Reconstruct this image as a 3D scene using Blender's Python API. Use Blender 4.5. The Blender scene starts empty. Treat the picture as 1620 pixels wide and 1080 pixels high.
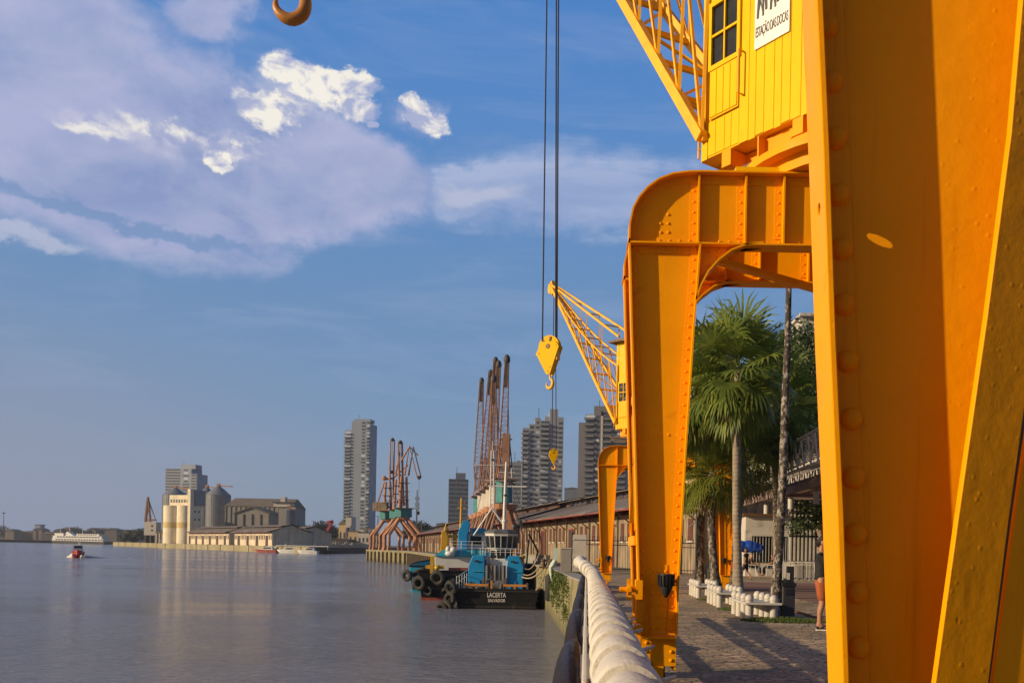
import bpy, bmesh, math, random
from mathutils import Vector, Matrix, noise
random.seed(7)
R = math.radians
sc = bpy.context.scene
COL = sc.collection
# ---------------------------------------------------------------- camera
FPX, CX, CY, ROLL, CH = 1400.0, 928.0, 868.0, 0.0185, 1.5
cs, sn = math.cos(ROLL), math.sin(ROLL)
cam = bpy.data.cameras.new('camera'); camo = bpy.data.objects.new('camera', cam); COL.objects.link(camo)
camo.matrix_world = Matrix(((cs, -sn, 0, 0), (0, 0, -1, 0), (sn, cs, 0, CH), (0, 0, 0, 1)))
cam.sensor_width = 36; cam.lens = FPX / 1620 * 36
cam.shift_x = (810 - CX) / 1620; cam.shift_y = (CY - 540) / 1620
cam.clip_start = 0.05; cam.clip_end = 60000
sc.camera = camo
# ---------------------------------------------------------------- sky, sun, exposure
SUN_EL, SUN_AZ = R(17), R(70)       # azimuth: degrees to the left of straight behind the camera
S = Vector((-math.sin(SUN_AZ) * math.cos(SUN_EL), -math.cos(SUN_AZ) * math.cos(SUN_EL), math.sin(SUN_EL)))
sun = bpy.data.lights.new('sun', 'SUN'); sun.energy = 5.0; sun.angle = R(0.5); sun.color = (1.0, 0.79, 0.52)
suno = bpy.data.objects.new('sun', sun); COL.objects.link(suno)
suno.rotation_euler = S.to_track_quat('Z', 'Y').to_euler(); suno.location = (0, 0, 40)
sc.view_settings.view_transform = 'Standard'; sc.view_settings.look = 'None'
sc.view_settings.exposure = 0.0; sc.view_settings.gamma = 1.0
world = bpy.data.worlds.new('World'); sc.world = world; world.use_nodes = True
SKY_STR = 0.11

def srgb(r, g, b):
    def c(x):
        x /= 255.0
        return x / 12.92 if x <= 0.04045 else ((x + 0.055) / 1.055) ** 2.4
    return (c(r), c(g), c(b), 1.0)

class NT:
    """small helper for node trees"""
    def __init__(s, nt): s.nt = nt; s.n = nt.nodes; s.l = nt.links
    def node(s, t, **kw):
        n = s.n.new(t)
        for k, v in kw.items(): setattr(n, k, v)
        return n
    def put(s, sock, v):
        if isinstance(v, bpy.types.NodeSocket): s.l.new(v, sock)
        elif v is not None: sock.default_value = v
    def m(s, op, a, b=None, c=None, clamp=False):
        n = s.node('ShaderNodeMath', operation=op); n.use_clamp = clamp
        s.put(n.inputs[0], a); s.put(n.inputs[1], b)
        if c is not None: s.put(n.inputs[2], c)
        return n.outputs[0]
    def mix(s, f, a, b, bt='MIX'):
        n = s.node('ShaderNodeMix', data_type='RGBA', blend_type=bt)
        s.put(n.inputs[0], f); s.put(n.inputs[6], a); s.put(n.inputs[7], b)
        return n.outputs[2]
    def noise(s, vec, scale, detail=4, rough=0.55, dist=0.0):
        n = s.node('ShaderNodeTexNoise'); s.put(n.inputs['Vector'], vec)
        n.inputs['Scale'].default_value = scale; n.inputs['Detail'].default_value = detail
        n.inputs['Roughness'].default_value = rough; n.inputs['Distortion'].default_value = dist
        return n.outputs['Fac']
    def mapr(s, v, a, b, c=0.0, d=1.0, smooth=False):
        n = s.node('ShaderNodeMapRange'); n.interpolation_type = 'SMOOTHSTEP' if smooth else 'LINEAR'
        s.put(n.inputs[0], v)
        for i, q in enumerate((a, b, c, d)): s.put(n.inputs[i + 1], q)
        return n.outputs[0]
    def scale(s, vec, sc3, loc=(0, 0, 0)):
        n = s.node('ShaderNodeMapping'); s.put(n.inputs[0], vec)
        n.inputs['Scale'].default_value = sc3; n.inputs['Location'].default_value = loc
        return n.outputs[0]

def px_azel(px, py):
    u = (px - CX) / FPX; v = (CY - py) / FPX
    x = u * cs - v * sn; z = v * cs + u * sn
    return math.atan2(x, 1), math.atan2(z, math.hypot(x, 1))

def build_sky():
    w = NT(world.node_tree); w.n.clear()
    out = w.node('ShaderNodeOutputWorld'); bg = w.node('ShaderNodeBackground')
    w.l.new(bg.outputs[0], out.inputs[0]); bg.inputs[1].default_value = SKY_STR
    sky = w.node('ShaderNodeTexSky', sky_type='NISHITA'); sky.sun_disc = False
    sky.sun_elevation = SUN_EL; sky.sun_rotation = math.atan2(S.x, S.y)
    sky.air_density = 1.2; sky.dust_density = 1.2; sky.ozone_density = 2.5; sky.altitude = 0
    tc = w.node('ShaderNodeTexCoord'); d = tc.outputs['Generated']
    sep = w.node('ShaderNodeSeparateXYZ'); w.l.new(d, sep.inputs[0])
    x, y, z = sep.outputs
    az0 = w.m('ARCTAN2', x, y)
    el0 = w.m('ARCSINE', w.m('MINIMUM', w.m('MAXIMUM', z, -0.999), 0.999))
    mx = lambda a, b: w.m('MAXIMUM', a, b)
    az, el = az0, el0
    def warp(v, s3, amp, seed):
        q = w.noise(w.scale(d, s3, (seed, seed * 2, seed * 3)), 1.0, 6, 0.6); return w.m('ADD', v, w.m('MULTIPLY', w.m('SUBTRACT', q, 0.5), amp))
    azw = warp(warp(az0, (5, 5, 7), .22, 3.1), (22, 22, 30), .05, 7.7); elw = warp(warp(el0, (5, 5, 7), .12, 5.3), (22, 22, 30), .03, 9.1)
    azf = warp(warp(az0, (14, 14, 18), .055, 1.7), (45, 45, 55), .022, 2.2); elf = warp(warp(el0, (14, 14, 18), .05, 4.4), (45, 45, 55), .020, 6.6)
    K = 1.0 / SKY_STR
    def em(r, g, b, k=1.0):
        c = srgb(r, g, b); return (c[0] * K * k, c[1] * K * k, c[2] * K * k, 1)
    n1 = w.noise(w.scale(d, (5, 5, 9)), 1.0, 7, 0.6, 0.4)
    n2 = w.noise(w.scale(d, (16, 16, 26)), 1.0, 7, 0.62, 0.6)
    n3 = w.noise(w.scale(d, (4, 4, 22)), 1.0, 6, 0.6, 0.8)
    nv = w.noise(w.scale(d, (40, 40, 60)), 1.0, 5, 0.6, 0.3)
    def blob(px, py, rx, ry, nz, amp, soft=0.35, tilt=0.0, fine=False):
        az, el = (azf, elf) if fine else (azw, elw)
        a, e = px_azel(px, py)
        ra, re = rx / FPX * math.cos(a) ** 2, ry / FPX * math.cos(a) * math.cos(e)
        da = w.m('SUBTRACT', az, a); de = w.m('SUBTRACT', el, e)
        if tilt: de = w.m('SUBTRACT', de, w.m('MULTIPLY', da, tilt))
        q = w.m('ADD', w.m('POWER', w.m('ABSOLUTE', w.m('DIVIDE', da, ra)), 2.0),
                w.m('POWER', w.m('ABSOLUTE', w.m('DIVIDE', de, re)), 2.0))
        v = w.m('SUBTRACT', 1.0, w.m('SQRT', q))
        v = w.m('ADD', v, w.m('MULTIPLY', w.m('SUBTRACT', nz, 0.5), amp))
        return w.mapr(v, 0.0, soft, 0, 1, True)
    # clear blue, deeper overhead, milky and slate towards the horizon
    ez = w.mapr(el, 0.0, 0.62)
    ramp = w.node('ShaderNodeValToRGB'); w.l.new(ez, ramp.inputs[0])
    ramp.color_ramp.elements[0].position = 0.0; ramp.color_ramp.elements[0].color = srgb(126, 146, 172)
    ramp.color_ramp.elements[1].position = 1.0; ramp.color_ramp.elements[1].color = srgb(62, 128, 205)
    for p, c in ((0.22, (112, 146, 186)), (0.45, (100, 143, 193)), (0.72, (84, 139, 205))):
        e = ramp.color_ramp.elements.new(p); e.color = srgb(*c)
    tint = w.mix(1.0, ramp.outputs[0], (K, K, K, 1), 'MULTIPLY')
    base = w.mix(0.86, sky.outputs[0], tint)
    # mauve haze to the left, low
    mv = w.m('MULTIPLY', w.mapr(az, -0.15, -0.62, 0, 0.75, True), w.mapr(el, 0.30, 0.02, 0, 1, True))
    base = w.mix(mv, base, em(142, 150, 176))
    thin = w.m('MULTIPLY', w.mapr(n3, 0.5, 0.75, 0, 0.25), w.mapr(el, 0.05, 0.2, 0, 1, True))
    base = w.mix(thin, base, em(168, 182, 214))
    # right veil
    c1 = mx(blob(900, 305, 300, 85, n3, 1.0, 0.6), blob(760, 290, 130, 60, n3, .6, .3))
    base = w.mix(w.m('MULTIPLY', c1, 0.8), base, w.mix(w.mapr(n3, .4, .65), em(150, 168, 208), em(176, 188, 220)))
    # large lavender deck
    v0 = mx(blob(130, 225, 560, 200, n1, 0.9, 0.4), blob(470, 275, 215, 125, n1, 0.45, 0.30))
    v0 = mx(v0, blob(60, 40, 300, 100, n1, 1.6, 0.6)); v0 = mx(v0, blob(250, 300, 430, 78, n2, .5, .35)); v0 = mx(v0, blob(330, 35, 110, 60, n1, 1.4, 0.6))
    def emboss(s3, det, k, off=(-.05, -.02, .06)):
        na = w.noise(w.scale(d, s3), 1.0, det, 0.58, 0.5); nb = w.noise(w.scale(d, s3, tuple(o * q for o, q in zip(off, s3))), 1.0, det, 0.58, 0.5)
        return w.m('ADD', w.m('MULTIPLY', w.m('SUBTRACT', na, nb), k), 0.5)
    e1 = emboss((6, 6, 10), 6, 1.9); e2 = emboss((24, 24, 34), 6, 1.9, (-.012, -.005, .016))
    shade = w.mapr(w.m('ADD', w.m('MULTIPLY', n1, .5), w.m('MULTIPLY', e1, .5)), 0.34, 0.66)
    deck = w.mix(shade, em(140, 156, 200), em(178, 182, 217))
    soft2 = w.mapr(n2, 0.45, 0.72, 0, 0.35)
    deck = w.mix(soft2, deck, em(196, 198, 221))
    base = w.mix(w.m('MULTIPLY', v0, 0.9), base, deck)
    # darker slate band under the deck and the pale bank below it
    sl = blob(200, 350, 300, 15, n2, 0.9, 0.5, -0.10, fine=True)
    base = w.mix(w.m('MULTIPLY', sl, 0.85), base, em(116, 148, 194))
    pl = mx(blob(50, 375, 115, 20, n2, 1.1, 0.6, fine=True), blob(760, 300, 110, 30, n3, 1.2, 0.6))
    base = w.mix(w.m('MULTIPLY', pl, 0.75), base, em(186, 192, 216))
    # sunlit cumulus heads
    n2h = w.m('ADD', w.m('MULTIPLY', n2, 0.6), w.m('MULTIPLY', nv, 0.4))
    b = blob(452, 118, 50, 32, n2h, 1.8, 0.30, fine=True)
    for q in ((535, 125, 75, 26, 1.6), (560, 165, 50, 28, 1.5), (425, 178, 68, 26, 1.7), (500, 150, 60, 26, 1.6), (655, 165, 22, 20, 1.6),
              (678, 198, 46, 20, 1.6), (340, 248, 34, 20, 1.7), (592, 197, 16, 8, 1.2)):
        b = mx(b, blob(q[0], q[1], q[2], q[3], n2h, q[4], 0.34, fine=True))
    for q in ((245, 203, 110, 18), (150, 205, 70, 10), (360, 212, 50, 10)):
        b = mx(b, w.m('MULTIPLY', blob(q[0], q[1], q[2], q[3], n2h, 1.6, 0.7, fine=True), 0.75))
    lit = w.mix(w.mapr(e2, 0.34, 0.62), em(170, 178, 212), em(250, 244, 232))
    halo = blob(480, 150, 150, 62, n2h, 1.5, 0.9, fine=True)
    for q in ((660, 190, 60, 40), (320, 225, 160, 40), (180, 205, 130, 22)): halo = mx(halo, blob(q[0], q[1], q[2], q[3], n2h, 1.5, 0.9, fine=True))
    base = w.mix(w.m('MULTIPLY', halo, 0.62), base, w.mix(w.mapr(e2, .38, .62), em(164, 172, 208), em(214, 212, 226)))
    base = w.mix(w.m('MULTIPLY', b, 0.95), base, lit)
    # unseen sky overhead and behind the camera dimmed to cut the fill light
    bk = w.mapr(y, 0.12, -0.35, 0, 0.50, True); zn = w.mapr(z, 0.55, 0.85, 0, 0.62, True)
    dk = w.m('SUBTRACT', 1.0, mx(bk, zn)); dkc = w.node('ShaderNodeCombineXYZ')
    for i in range(3): w.l.new(dk, dkc.inputs[i])
    base = w.mix(1.0, base, dkc.outputs[0], 'MULTIPLY')
    # bright warm sky round the low sun, behind and left of the camera
    dt = w.node('ShaderNodeVectorMath', operation='DOT_PRODUCT'); w.l.new(d, dt.inputs[0]); dt.inputs[1].default_value = tuple(S)
    gl = w.mapr(dt.outputs['Value'], 0.55, 1.0, 0, 1, True); base = w.mix(w.m('MULTIPLY', gl, 0.7), base, em(255, 214, 160, 1.25))
    w.l.new(base, bg.inputs[0])
build_sky()

# ---------------------------------------------------------------- helpers
def W(px, py, Y):
    """the point at distance Y in front of the camera seen in that direction"""
    u = (px - CX) / FPX; v = (CY - py) / FPX
    return Vector(((u * cs - v * sn) * Y, Y, CH + (v * cs + u * sn) * Y))
def G(px, py, z=0.0):
    u = (px - CX) / FPX; v = (CY - py) / FPX
    zz = v * cs + u * sn; Y = (z - CH) / zz
    return Vector(((u * cs - v * sn) * Y, Y, z))

WM = {}
class MB:
    def __init__(s): s.v = []; s.f = []; s.mi = []; s.cur = 0
    def add(s, vs, fs, T=None):
        b = len(s.v)
        for p in vs:
            p = Vector(p); s.v.append(T @ p if T else p)
        for f in fs: s.f.append([b + i for i in f]); s.mi.append(s.cur)
        return s
    def box(s, x0, x1, y0, y1, z0, z1, T=None):
        vs = [(x0, y0, z0), (x1, y0, z0), (x1, y1, z0), (x0, y1, z0), (x0, y0, z1), (x1, y0, z1), (x1, y1, z1), (x0, y1, z1)]
        return s.add(vs, [(0, 3, 2, 1), (4, 5, 6, 7), (0, 1, 5, 4), (1, 2, 6, 5), (2, 3, 7, 6), (3, 0, 4, 7)], T)
    def beam(s, p, q, w, h=None, up=(0, 0, 1), T=None):
        p = Vector(p); q = Vector(q); h = h or w
        d = (q - p).normalized(); up = Vector(up)
        if abs(d.dot(up)) > 0.98: up = Vector((0, 1, 0))
        a = d.cross(up).normalized() * (w / 2); b = a.cross(d).normalized() * (h / 2)
        vs = [p - a - b, p + a - b, p + a + b, p - a + b, q - a - b, q + a - b, q + a + b, q - a + b]
        return s.add(vs, [(0, 3, 2, 1), (4, 5, 6, 7), (0, 1, 5, 4), (1, 2, 6, 5), (2, 3, 7, 6), (3, 0, 4, 7)], T)
    def tube(s, pts, rs, n=10, T=None, cap=True):
        pts = [Vector(p) for p in pts]
        if not hasattr(rs, '__len__'): rs = [rs] * len(pts)
        vs = []; fs = []; a = None
        for i, p in enumerate(pts):
            d = (pts[min(i + 1, len(pts) - 1)] - pts[max(i - 1, 0)])
            d = d.normalized() if d.length > 1e-9 else Vector((0, 0, 1))
            if a is None:
                up = Vector((0, 0, 1)) if abs(d.z) < 0.95 else Vector((0, 1, 0))
                a = d.cross(up).normalized()
            else:
                a = (a - d * a.dot(d)).normalized()
            b = d.cross(a)
            for k in range(n):
                t = 2 * math.pi * k / n
                vs.append(p + (a * math.cos(t) + b * math.sin(t)) * rs[i])
        for i in range(len(pts) - 1):
            for k in range(n):
                k2 = (k + 1) % n
                fs.append((i * n + k, i * n + k2, (i + 1) * n + k2, (i + 1) * n + k))
        if cap:
            fs.append(tuple(reversed(range(n)))); fs.append(tuple(range((len(pts) - 1) * n, len(pts) * n)))
        return s.add(vs, fs, T)
    def lathe(s, prof, n=16, c=(0, 0, 0), T=None):
        """prof: list of (r, z)"""
        return s.tube([(c[0], c[1], c[2] + z + i * 1e-6) for i, (r, z) in enumerate(prof)], [max(r, 1e-4) for r, z in prof], n, T)
    def prism(s, poly, a, b, axis='y', T=None):
        """poly of 2D points extruded along axis from a to b"""
        n = len(poly)
        def P(u, v, t):
            return (u, t, v) if axis == 'y' else ((t, u, v) if axis == 'x' else (u, v, t))
        vs = [P(u, v, a) for u, v in poly] + [P(u, v, b) for u, v in poly]
        fs = [tuple(range(n)), tuple(reversed(range(n, 2 * n)))]
        fs += [(i, i + n, (i + 1) % n + n, (i + 1) % n) for i in range(n)]
        return s.add(vs, fs, T)
    def ball(s, c, r, n=8, m=6, sq=(1, 1, 1), T=None, half=None):
        vs = []; fs = []
        for i in range(m + 1):
            ph = math.pi * i / m
            for k in range(n):
                t = 2 * math.pi * k / n
                vs.append((c[0] + r * sq[0] * math.sin(ph) * math.cos(t), c[1] + r * sq[1] * math.sin(ph) * math.sin(t), c[2] + r * sq[2] * math.cos(ph)))
        for i in range(m):
            for k in range(n):
                k2 = (k + 1) % n; fs.append((i * n + k, (i + 1) * n + k, (i + 1) * n + k2, i * n + k2))
        return s.add(vs, fs, T)
    def rivet(s, c, nrm, r, n=8):
        nrm = Vector(nrm).normalized(); c = Vector(c)
        up = Vector((0, 0, 1)) if abs(nrm.z) < 0.9 else Vector((1, 0, 0))
        a = nrm.cross(up).normalized(); b = nrm.cross(a); vs = []; fs = []
        for j, (rr, hh) in enumerate(((1.0, 0.0), (0.9, 0.32), (0.6, 0.55))):
            for k in range(n):
                t = 2 * math.pi * k / n; vs.append(c + (a * math.cos(t) + b * math.sin(t)) * r * rr + nrm * r * hh)
        vs.append(c + nrm * r * 0.66)
        for j in range(2):
            for k in range(n):
                k2 = (k + 1) % n; fs.append((j * n + k, j * n + k2, (j + 1) * n + k2, (j + 1) * n + k))
        for k in range(n): fs.append((2 * n + k, 2 * n + (k + 1) % n, 3 * n))
        return s.add(vs, fs)
    def build(s, name, mat, parent=None, world=False, smooth=None, bevel=0.0, fixn=True):
        me = bpy.data.meshes.new(name)
        vs = s.v
        if world and parent is not None:
            inv = WM[parent.name].inverted(); vs = [inv @ v for v in vs]
        me.from_pydata([tuple(v) for v in vs], [], s.f); me.update()
        mats = mat if isinstance(mat, (list, tuple)) else [mat]
        for m_ in mats: me.materials.append(m_)
        if len(mats) > 1: me.polygons.foreach_set('material_index', s.mi)
        if fixn and len(s.f) < 60000:
            bm = bmesh.new(); bm.from_mesh(me); bmesh.ops.recalc_face_normals(bm, faces=bm.faces); bm.to_mesh(me); bm.free()
        o = bpy.data.objects.new(name, me); COL.objects.link(o)
        if parent is not None: o.parent = parent; WM[o.name] = WM[parent.name]
        else: WM[o.name] = Matrix.Identity(4)
        if smooth is not None:
            me.polygons.foreach_set('use_smooth', [True] * len(me.polygons)); me.set_sharp_from_angle(angle=R(smooth))
        if bevel:
            b = o.modifiers.new('bevel', 'BEVEL'); b.width = bevel; b.segments = 2; b.limit_method = 'ANGLE'; b.angle_limit = R(40)
        return o

def thing(name, label, cat, loc=(0, 0, 0), rz=0.0, group=None):
    o = bpy.data.objects.new(name, None); COL.objects.link(o); o.empty_display_size = 0.2
    o.location = loc; o.rotation_euler = (0, 0, rz); o['label'] = label; o['category'] = cat
    if group: o['group'] = group
    WM[o.name] = Matrix.Translation(Vector(loc)) @ Matrix.Rotation(rz, 4, 'Z')
    return o
def tag(o, label, cat, group=None, kind=None):
    o['label'] = label; o['category'] = cat
    if group: o['group'] = group
    if kind: o['kind'] = kind
    return o
def struct(o): o['kind'] = 'structure'; return o
def copy_tree(o, loc=None, rz=None, label=None, parent=None, scale=None):
    c = o.copy(); COL.objects.link(c)
    if parent is not None: c.parent = parent
    for ch in list(o.children): copy_tree(ch, parent=c)
    if loc is not None: c.location = loc
    if rz is not None: c.rotation_euler = (0, 0, rz)
    if scale is not None: c.scale = (scale,) * 3
    if label: c['label'] = label
    return c

# ---------------------------------------------------------------- materials
MATS = {}
def mat(name, col, rough=0.6, var=0.15, scale=3.0, bump=0.0, bscale=40.0, metal=0.0, dirt=None, dirt_amt=0.0, dscale=1.2, spec=0.5, streak=False, coat=0.0, detail=6):
    if name in MATS: return MATS[name]
    m_ = bpy.data.materials.new(name); m_.use_nodes = True; t = NT(m_.node_tree)
    b = t.n['Principled BSDF']; MATS[name] = m_
    tc = t.node('ShaderNodeTexCoord'); oc = tc.outputs['Object']
    n = t.noise(oc, scale, detail, 0.6)
    c = (col[0], col[1], col[2], 1)
    dk = (col[0] * (1 - var), col[1] * (1 - var), col[2] * (1 - var), 1); lt = tuple(min(1, v * (1 + var)) for v in c[:3]) + (1,)
    cc = t.mix(t.mapr(n, 0.3, 0.7), dk, lt)
    if dirt is not None:
        dv = t.scale(oc, (dscale * (5 if streak else 1), dscale * (5 if streak else 1), dscale * (0.35 if streak else 1)))
        dn = t.noise(dv, 1.0, 8, 0.68, 0.3)
        cc = t.mix(t.mapr(dn, 0.66 - dirt_amt * 0.3, 0.80 - dirt_amt * 0.2, 0, 0.85), cc, (dirt[0], dirt[1], dirt[2], 1))
    t.put(b.inputs['Base Color'], cc)
    rn = t.mapr(t.noise(oc, scale * 2.3, 4), 0.3, 0.7, max(0, rough - 0.1), min(1, rough + 0.12))
    t.put(b.inputs['Roughness'], rn); b.inputs['Metallic'].default_value = metal
    b.inputs['Specular IOR Level'].default_value = spec
    if coat: b.inputs['Coat Weight'].default_value = coat; b.inputs['Coat Roughness'].default_value = 0.15
    if bump:
        bp = t.node('ShaderNodeBump'); bp.inputs['Strength'].default_value = bump; bp.inputs['Distance'].default_value = 0.02
        t.put(bp.inputs['Height'], t.noise(oc, bscale, 5, 0.6)); t.l.new(bp.outputs[0], b.inputs['Normal'])
    return m_

RUST = (0.16, 0.06, 0.025)
M_orange = mat('portal paint', (0.86, 0.335, 0.0), 0.50, 0.07, 2.0, 0.12, 45, dirt=(0.50, 0.16, 0.0), dirt_amt=0.12, dscale=3, spec=.12)
M_yellow = mat('cabin paint', (0.80, 0.47, 0.0), 0.45, 0.06, 2.0, 0.1, 30, dirt=(0.45, 0.22, 0.02), dirt_amt=0.16, dscale=2.5, streak=True, spec=.10)
M_jib = mat('jib paint', (0.85, 0.42, 0.005), 0.5, 0.12, 4.0, 0.1, 30, dirt=RUST, dirt_amt=0.2, dscale=5)
M_grimysteel = mat('grimy steel', (0.11, 0.055, 0.02), 0.6, 0.3, 6, 0.2, 30)  # dark brown steel for wheels, rails and roofs
M_black = mat('black metal', (0.018, 0.018, 0.02), 0.45, 0.2, 5, 0.05, 40)
M_rubber = mat('rubber', (0.02, 0.019, 0.018), 0.75, 0.3, 8, 0.3, 40, dirt=(0.09, 0.08, 0.07), dirt_amt=0.2)
M_cable = mat('wire rope', (0.03, 0.03, 0.035), 0.55, 0.1, 10)
M_whitepaint = mat('white paint', (0.48, 0.45, 0.40), 0.55, 0.1, 5, 0.12, 25, dirt=(0.30, 0.26, 0.2), dirt_amt=0.28, dscale=3)
M_railpaint = mat('rail paint', (0.60, 0.56, 0.48), 0.5, 0.06, 9, 0.35, 22, dirt=(0.20, 0.17, 0.13), dirt_amt=0.30, dscale=11, spec=.3)
M_wood = mat('weathered wood', (0.16, 0.12, 0.085), 0.8, 0.3, 4, 0.4, 20)
M_glass = mat('dark glass', (0.015, 0.018, 0.022), 0.12, 0.2, 3, spec=0.4)
M_windowdark = mat('window glass far', (0.06, 0.07, 0.09), 0.25, 0.3, 0.3, spec=0.6)
M_concrete = mat('concrete', (0.27, 0.25, 0.22), 0.85, 0.15, 0.5, 0.3, 6, dirt=(0.13, 0.12, 0.09), dirt_amt=0.35, dscale=0.6)
M_grey = mat('grey metal', (0.22, 0.22, 0.225), 0.5, 0.12, 5, 0.05, 30)
# ---------------------------------------------------------------- ground, water, quay walls
WZ = -3.3
def m_water():
    m_ = bpy.data.materials.new('river water'); m_.use_nodes = True; t = NT(m_.node_tree); b = t.n['Principled BSDF']
    oc = t.node('ShaderNodeTexCoord').outputs['Object']
    big = t.noise(t.scale(oc, (0.012, 0.05, 1)), 1.0, 5, 0.6, 0.5)
    t.put(b.inputs['Base Color'], t.mix(t.mapr(big, 0.3, 0.7), (0.165, 0.172, 0.205, 1), (0.235, 0.232, 0.255, 1)))
    t.put(b.inputs['Roughness'], t.mapr(big, 0.35, 0.7, 0.06, 0.18))
    b.inputs['IOR'].default_value = 1.33; b.inputs['Specular IOR Level'].default_value = 0.5
    f1 = t.noise(t.scale(oc, (0.8, 2.8, 1)), 1.0, 6, 0.62, 0.6)
    f2 = t.noise(t.scale(oc, (0.10, 0.30, 1)), 1.0, 5, 0.6, 0.8)
    f3 = t.noise(t.scale(oc, (4.0, 7.0, 1)), 1.0, 3, 0.6, 0.3)
    h = t.m('ADD', t.m('MULTIPLY', f1, 0.45), t.m('ADD', t.m('MULTIPLY', f2, 0.5), t.m('MULTIPLY', f3, 0.09)))
    bp = t.node('ShaderNodeBump'); bp.inputs['Strength'].default_value = 0.8; bp.inputs['Distance'].default_value = 1.0
    t.put(bp.inputs['Height'], h); t.l.new(bp.outputs[0], b.inputs['Normal'])
    return m_
M_water = m_water()
m = MB(); m.add([(-30000, -60, WZ), (30000, -60, WZ), (30000, 40000, WZ), (-30000, 40000, WZ)], [(0, 1, 2, 3)])
struct(m.build('water', M_water))

def m_cobble():
    m_ = bpy.data.materials.new('cobble'); m_.use_nodes = True; t = NT(m_.node_tree); b = t.n['Principled BSDF']
    oc = t.node('ShaderNodeTexCoord').outputs['Object']
    vo = t.node('ShaderNodeTexVoronoi', feature='DISTANCE_TO_EDGE'); vo.inputs['Scale'].default_value = 1.0
    vv = t.scale(oc, (6.0, 9.5, 1)); t.l.new(vv, vo.inputs['Vector'])
    vc = t.node('ShaderNodeTexVoronoi', feature='F1'); vc.inputs['Scale'].default_value = 1.0; t.l.new(vv, vc.inputs['Vector'])
    edge = t.mapr(vo.outputs['Distance'], 0.0, 0.13, 0, 1, True)
    bw = t.node('ShaderNodeSeparateColor'); t.l.new(vc.outputs['Color'], bw.inputs[0])
    stone = t.mix(bw.outputs[0], (0.38, 0.255, 0.14, 1), (0.68, 0.47, 0.27, 1))
    n = t.noise(oc, 0.5, 6, 0.65)
    stone = t.mix(t.mapr(n, 0.4, 0.68), stone, (0.15, 0.12, 0.06, 1))
    c = t.mix(edge, (0.08, 0.062, 0.038, 1), stone)
    t.put(b.inputs['Base Color'], c); b.inputs['Roughness'].default_value = 0.8
    bp = t.node('ShaderNodeBump'); bp.inputs['Strength'].default_value = 0.5; bp.inputs['Distance'].default_value = 0.012
    t.put(bp.inputs['Height'], t.m('ADD', edge, t.m('MULTIPLY', t.noise(oc, 14, 4), 0.6))); t.l.new(bp.outputs[0], b.inputs['Normal'])
    return m_
M_cobble = m_cobble()
M_earth = mat('dusty earth', (0.15, 0.125, 0.09), 0.9, 0.3, 0.05, 0.3, 3, dirt=(0.06, 0.07, 0.03), dirt_amt=0.5, dscale=0.02)
# the waterline of the docks, from the near railing round to the far shore
EDGE = [(-0.20, -12), (-0.22, 40), (-0.9, 46), (-2.9, 68), (-4.5, 76), (-18.5, 124), (-46.5, 231), (-69, 277)]
back = [(-40, 340), (-66, 640), (-125, 560), (-131, 420), (-408, 764), (-430, 1000), (-1300, 1290), (-20000, 1500), (-20000, 30000), (20000, 30000), (20000, -12)]
poly = EDGE + back
def ground_mesh():
    bm = bmesh.new(); vs = [bm.verts.new((x, y, 0)) for x, y in poly]; f = bm.faces.new(vs)
    bmesh.ops.triangulate(bm, faces=[f]); bmesh.ops.recalc_face_normals(bm, faces=bm.faces)
    for f in bm.faces:
        if f.normal.z < 0: f.normal_flip()
    me = bpy.data.meshes.new('ground'); bm.to_mesh(me); bm.free(); me.materials.append(M_earth)
    o = bpy.data.objects.new('ground', me); COL.objects.link(o); return o
struct(ground_mesh())
m = MB(); m.add([(-0.20, -12, .004), (40, -12, .004), (40, 60, .004), (-2.1, 60, .004), (-0.9, 46, .004), (-0.22, 40, .004)], [tuple(range(6))])
o = m.build('pavement', M_cobble); struct(o)
# brick-red roadway beyond the palms, with a low kerb
M_road = mat('red roadway', (0.20, 0.105, 0.075), 0.85, 0.15, 0.8, 0.2, 20, dirt=(0.10, 0.07, 0.05), dirt_amt=0.2)
m = MB(); m.add([(6.9, 21, .008), (40, 21, .008), (40, 44, .008), (5.3, 44, .008), (5.3, 36, .008), (6.9, 30, .008)], [tuple(range(6))]); struct(m.build('road', M_road))
M_paving = mat('pale paving', (0.24, 0.20, 0.16), 0.85, 0.15, 1.5, 0.2, 20)
m = MB(); m.add([(6.2, 21.2, .012), (40, 21.2, .012), (40, 26.0, .012), (6.6, 26.0, .012)], [(0, 1, 2, 3)]); struct(m.build('pavement', M_paving))
m = MB(); m.box(5.2, 30, 43.9, 44.15, 0, 0.12); struct(m.build('kerb', M_concrete))

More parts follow.
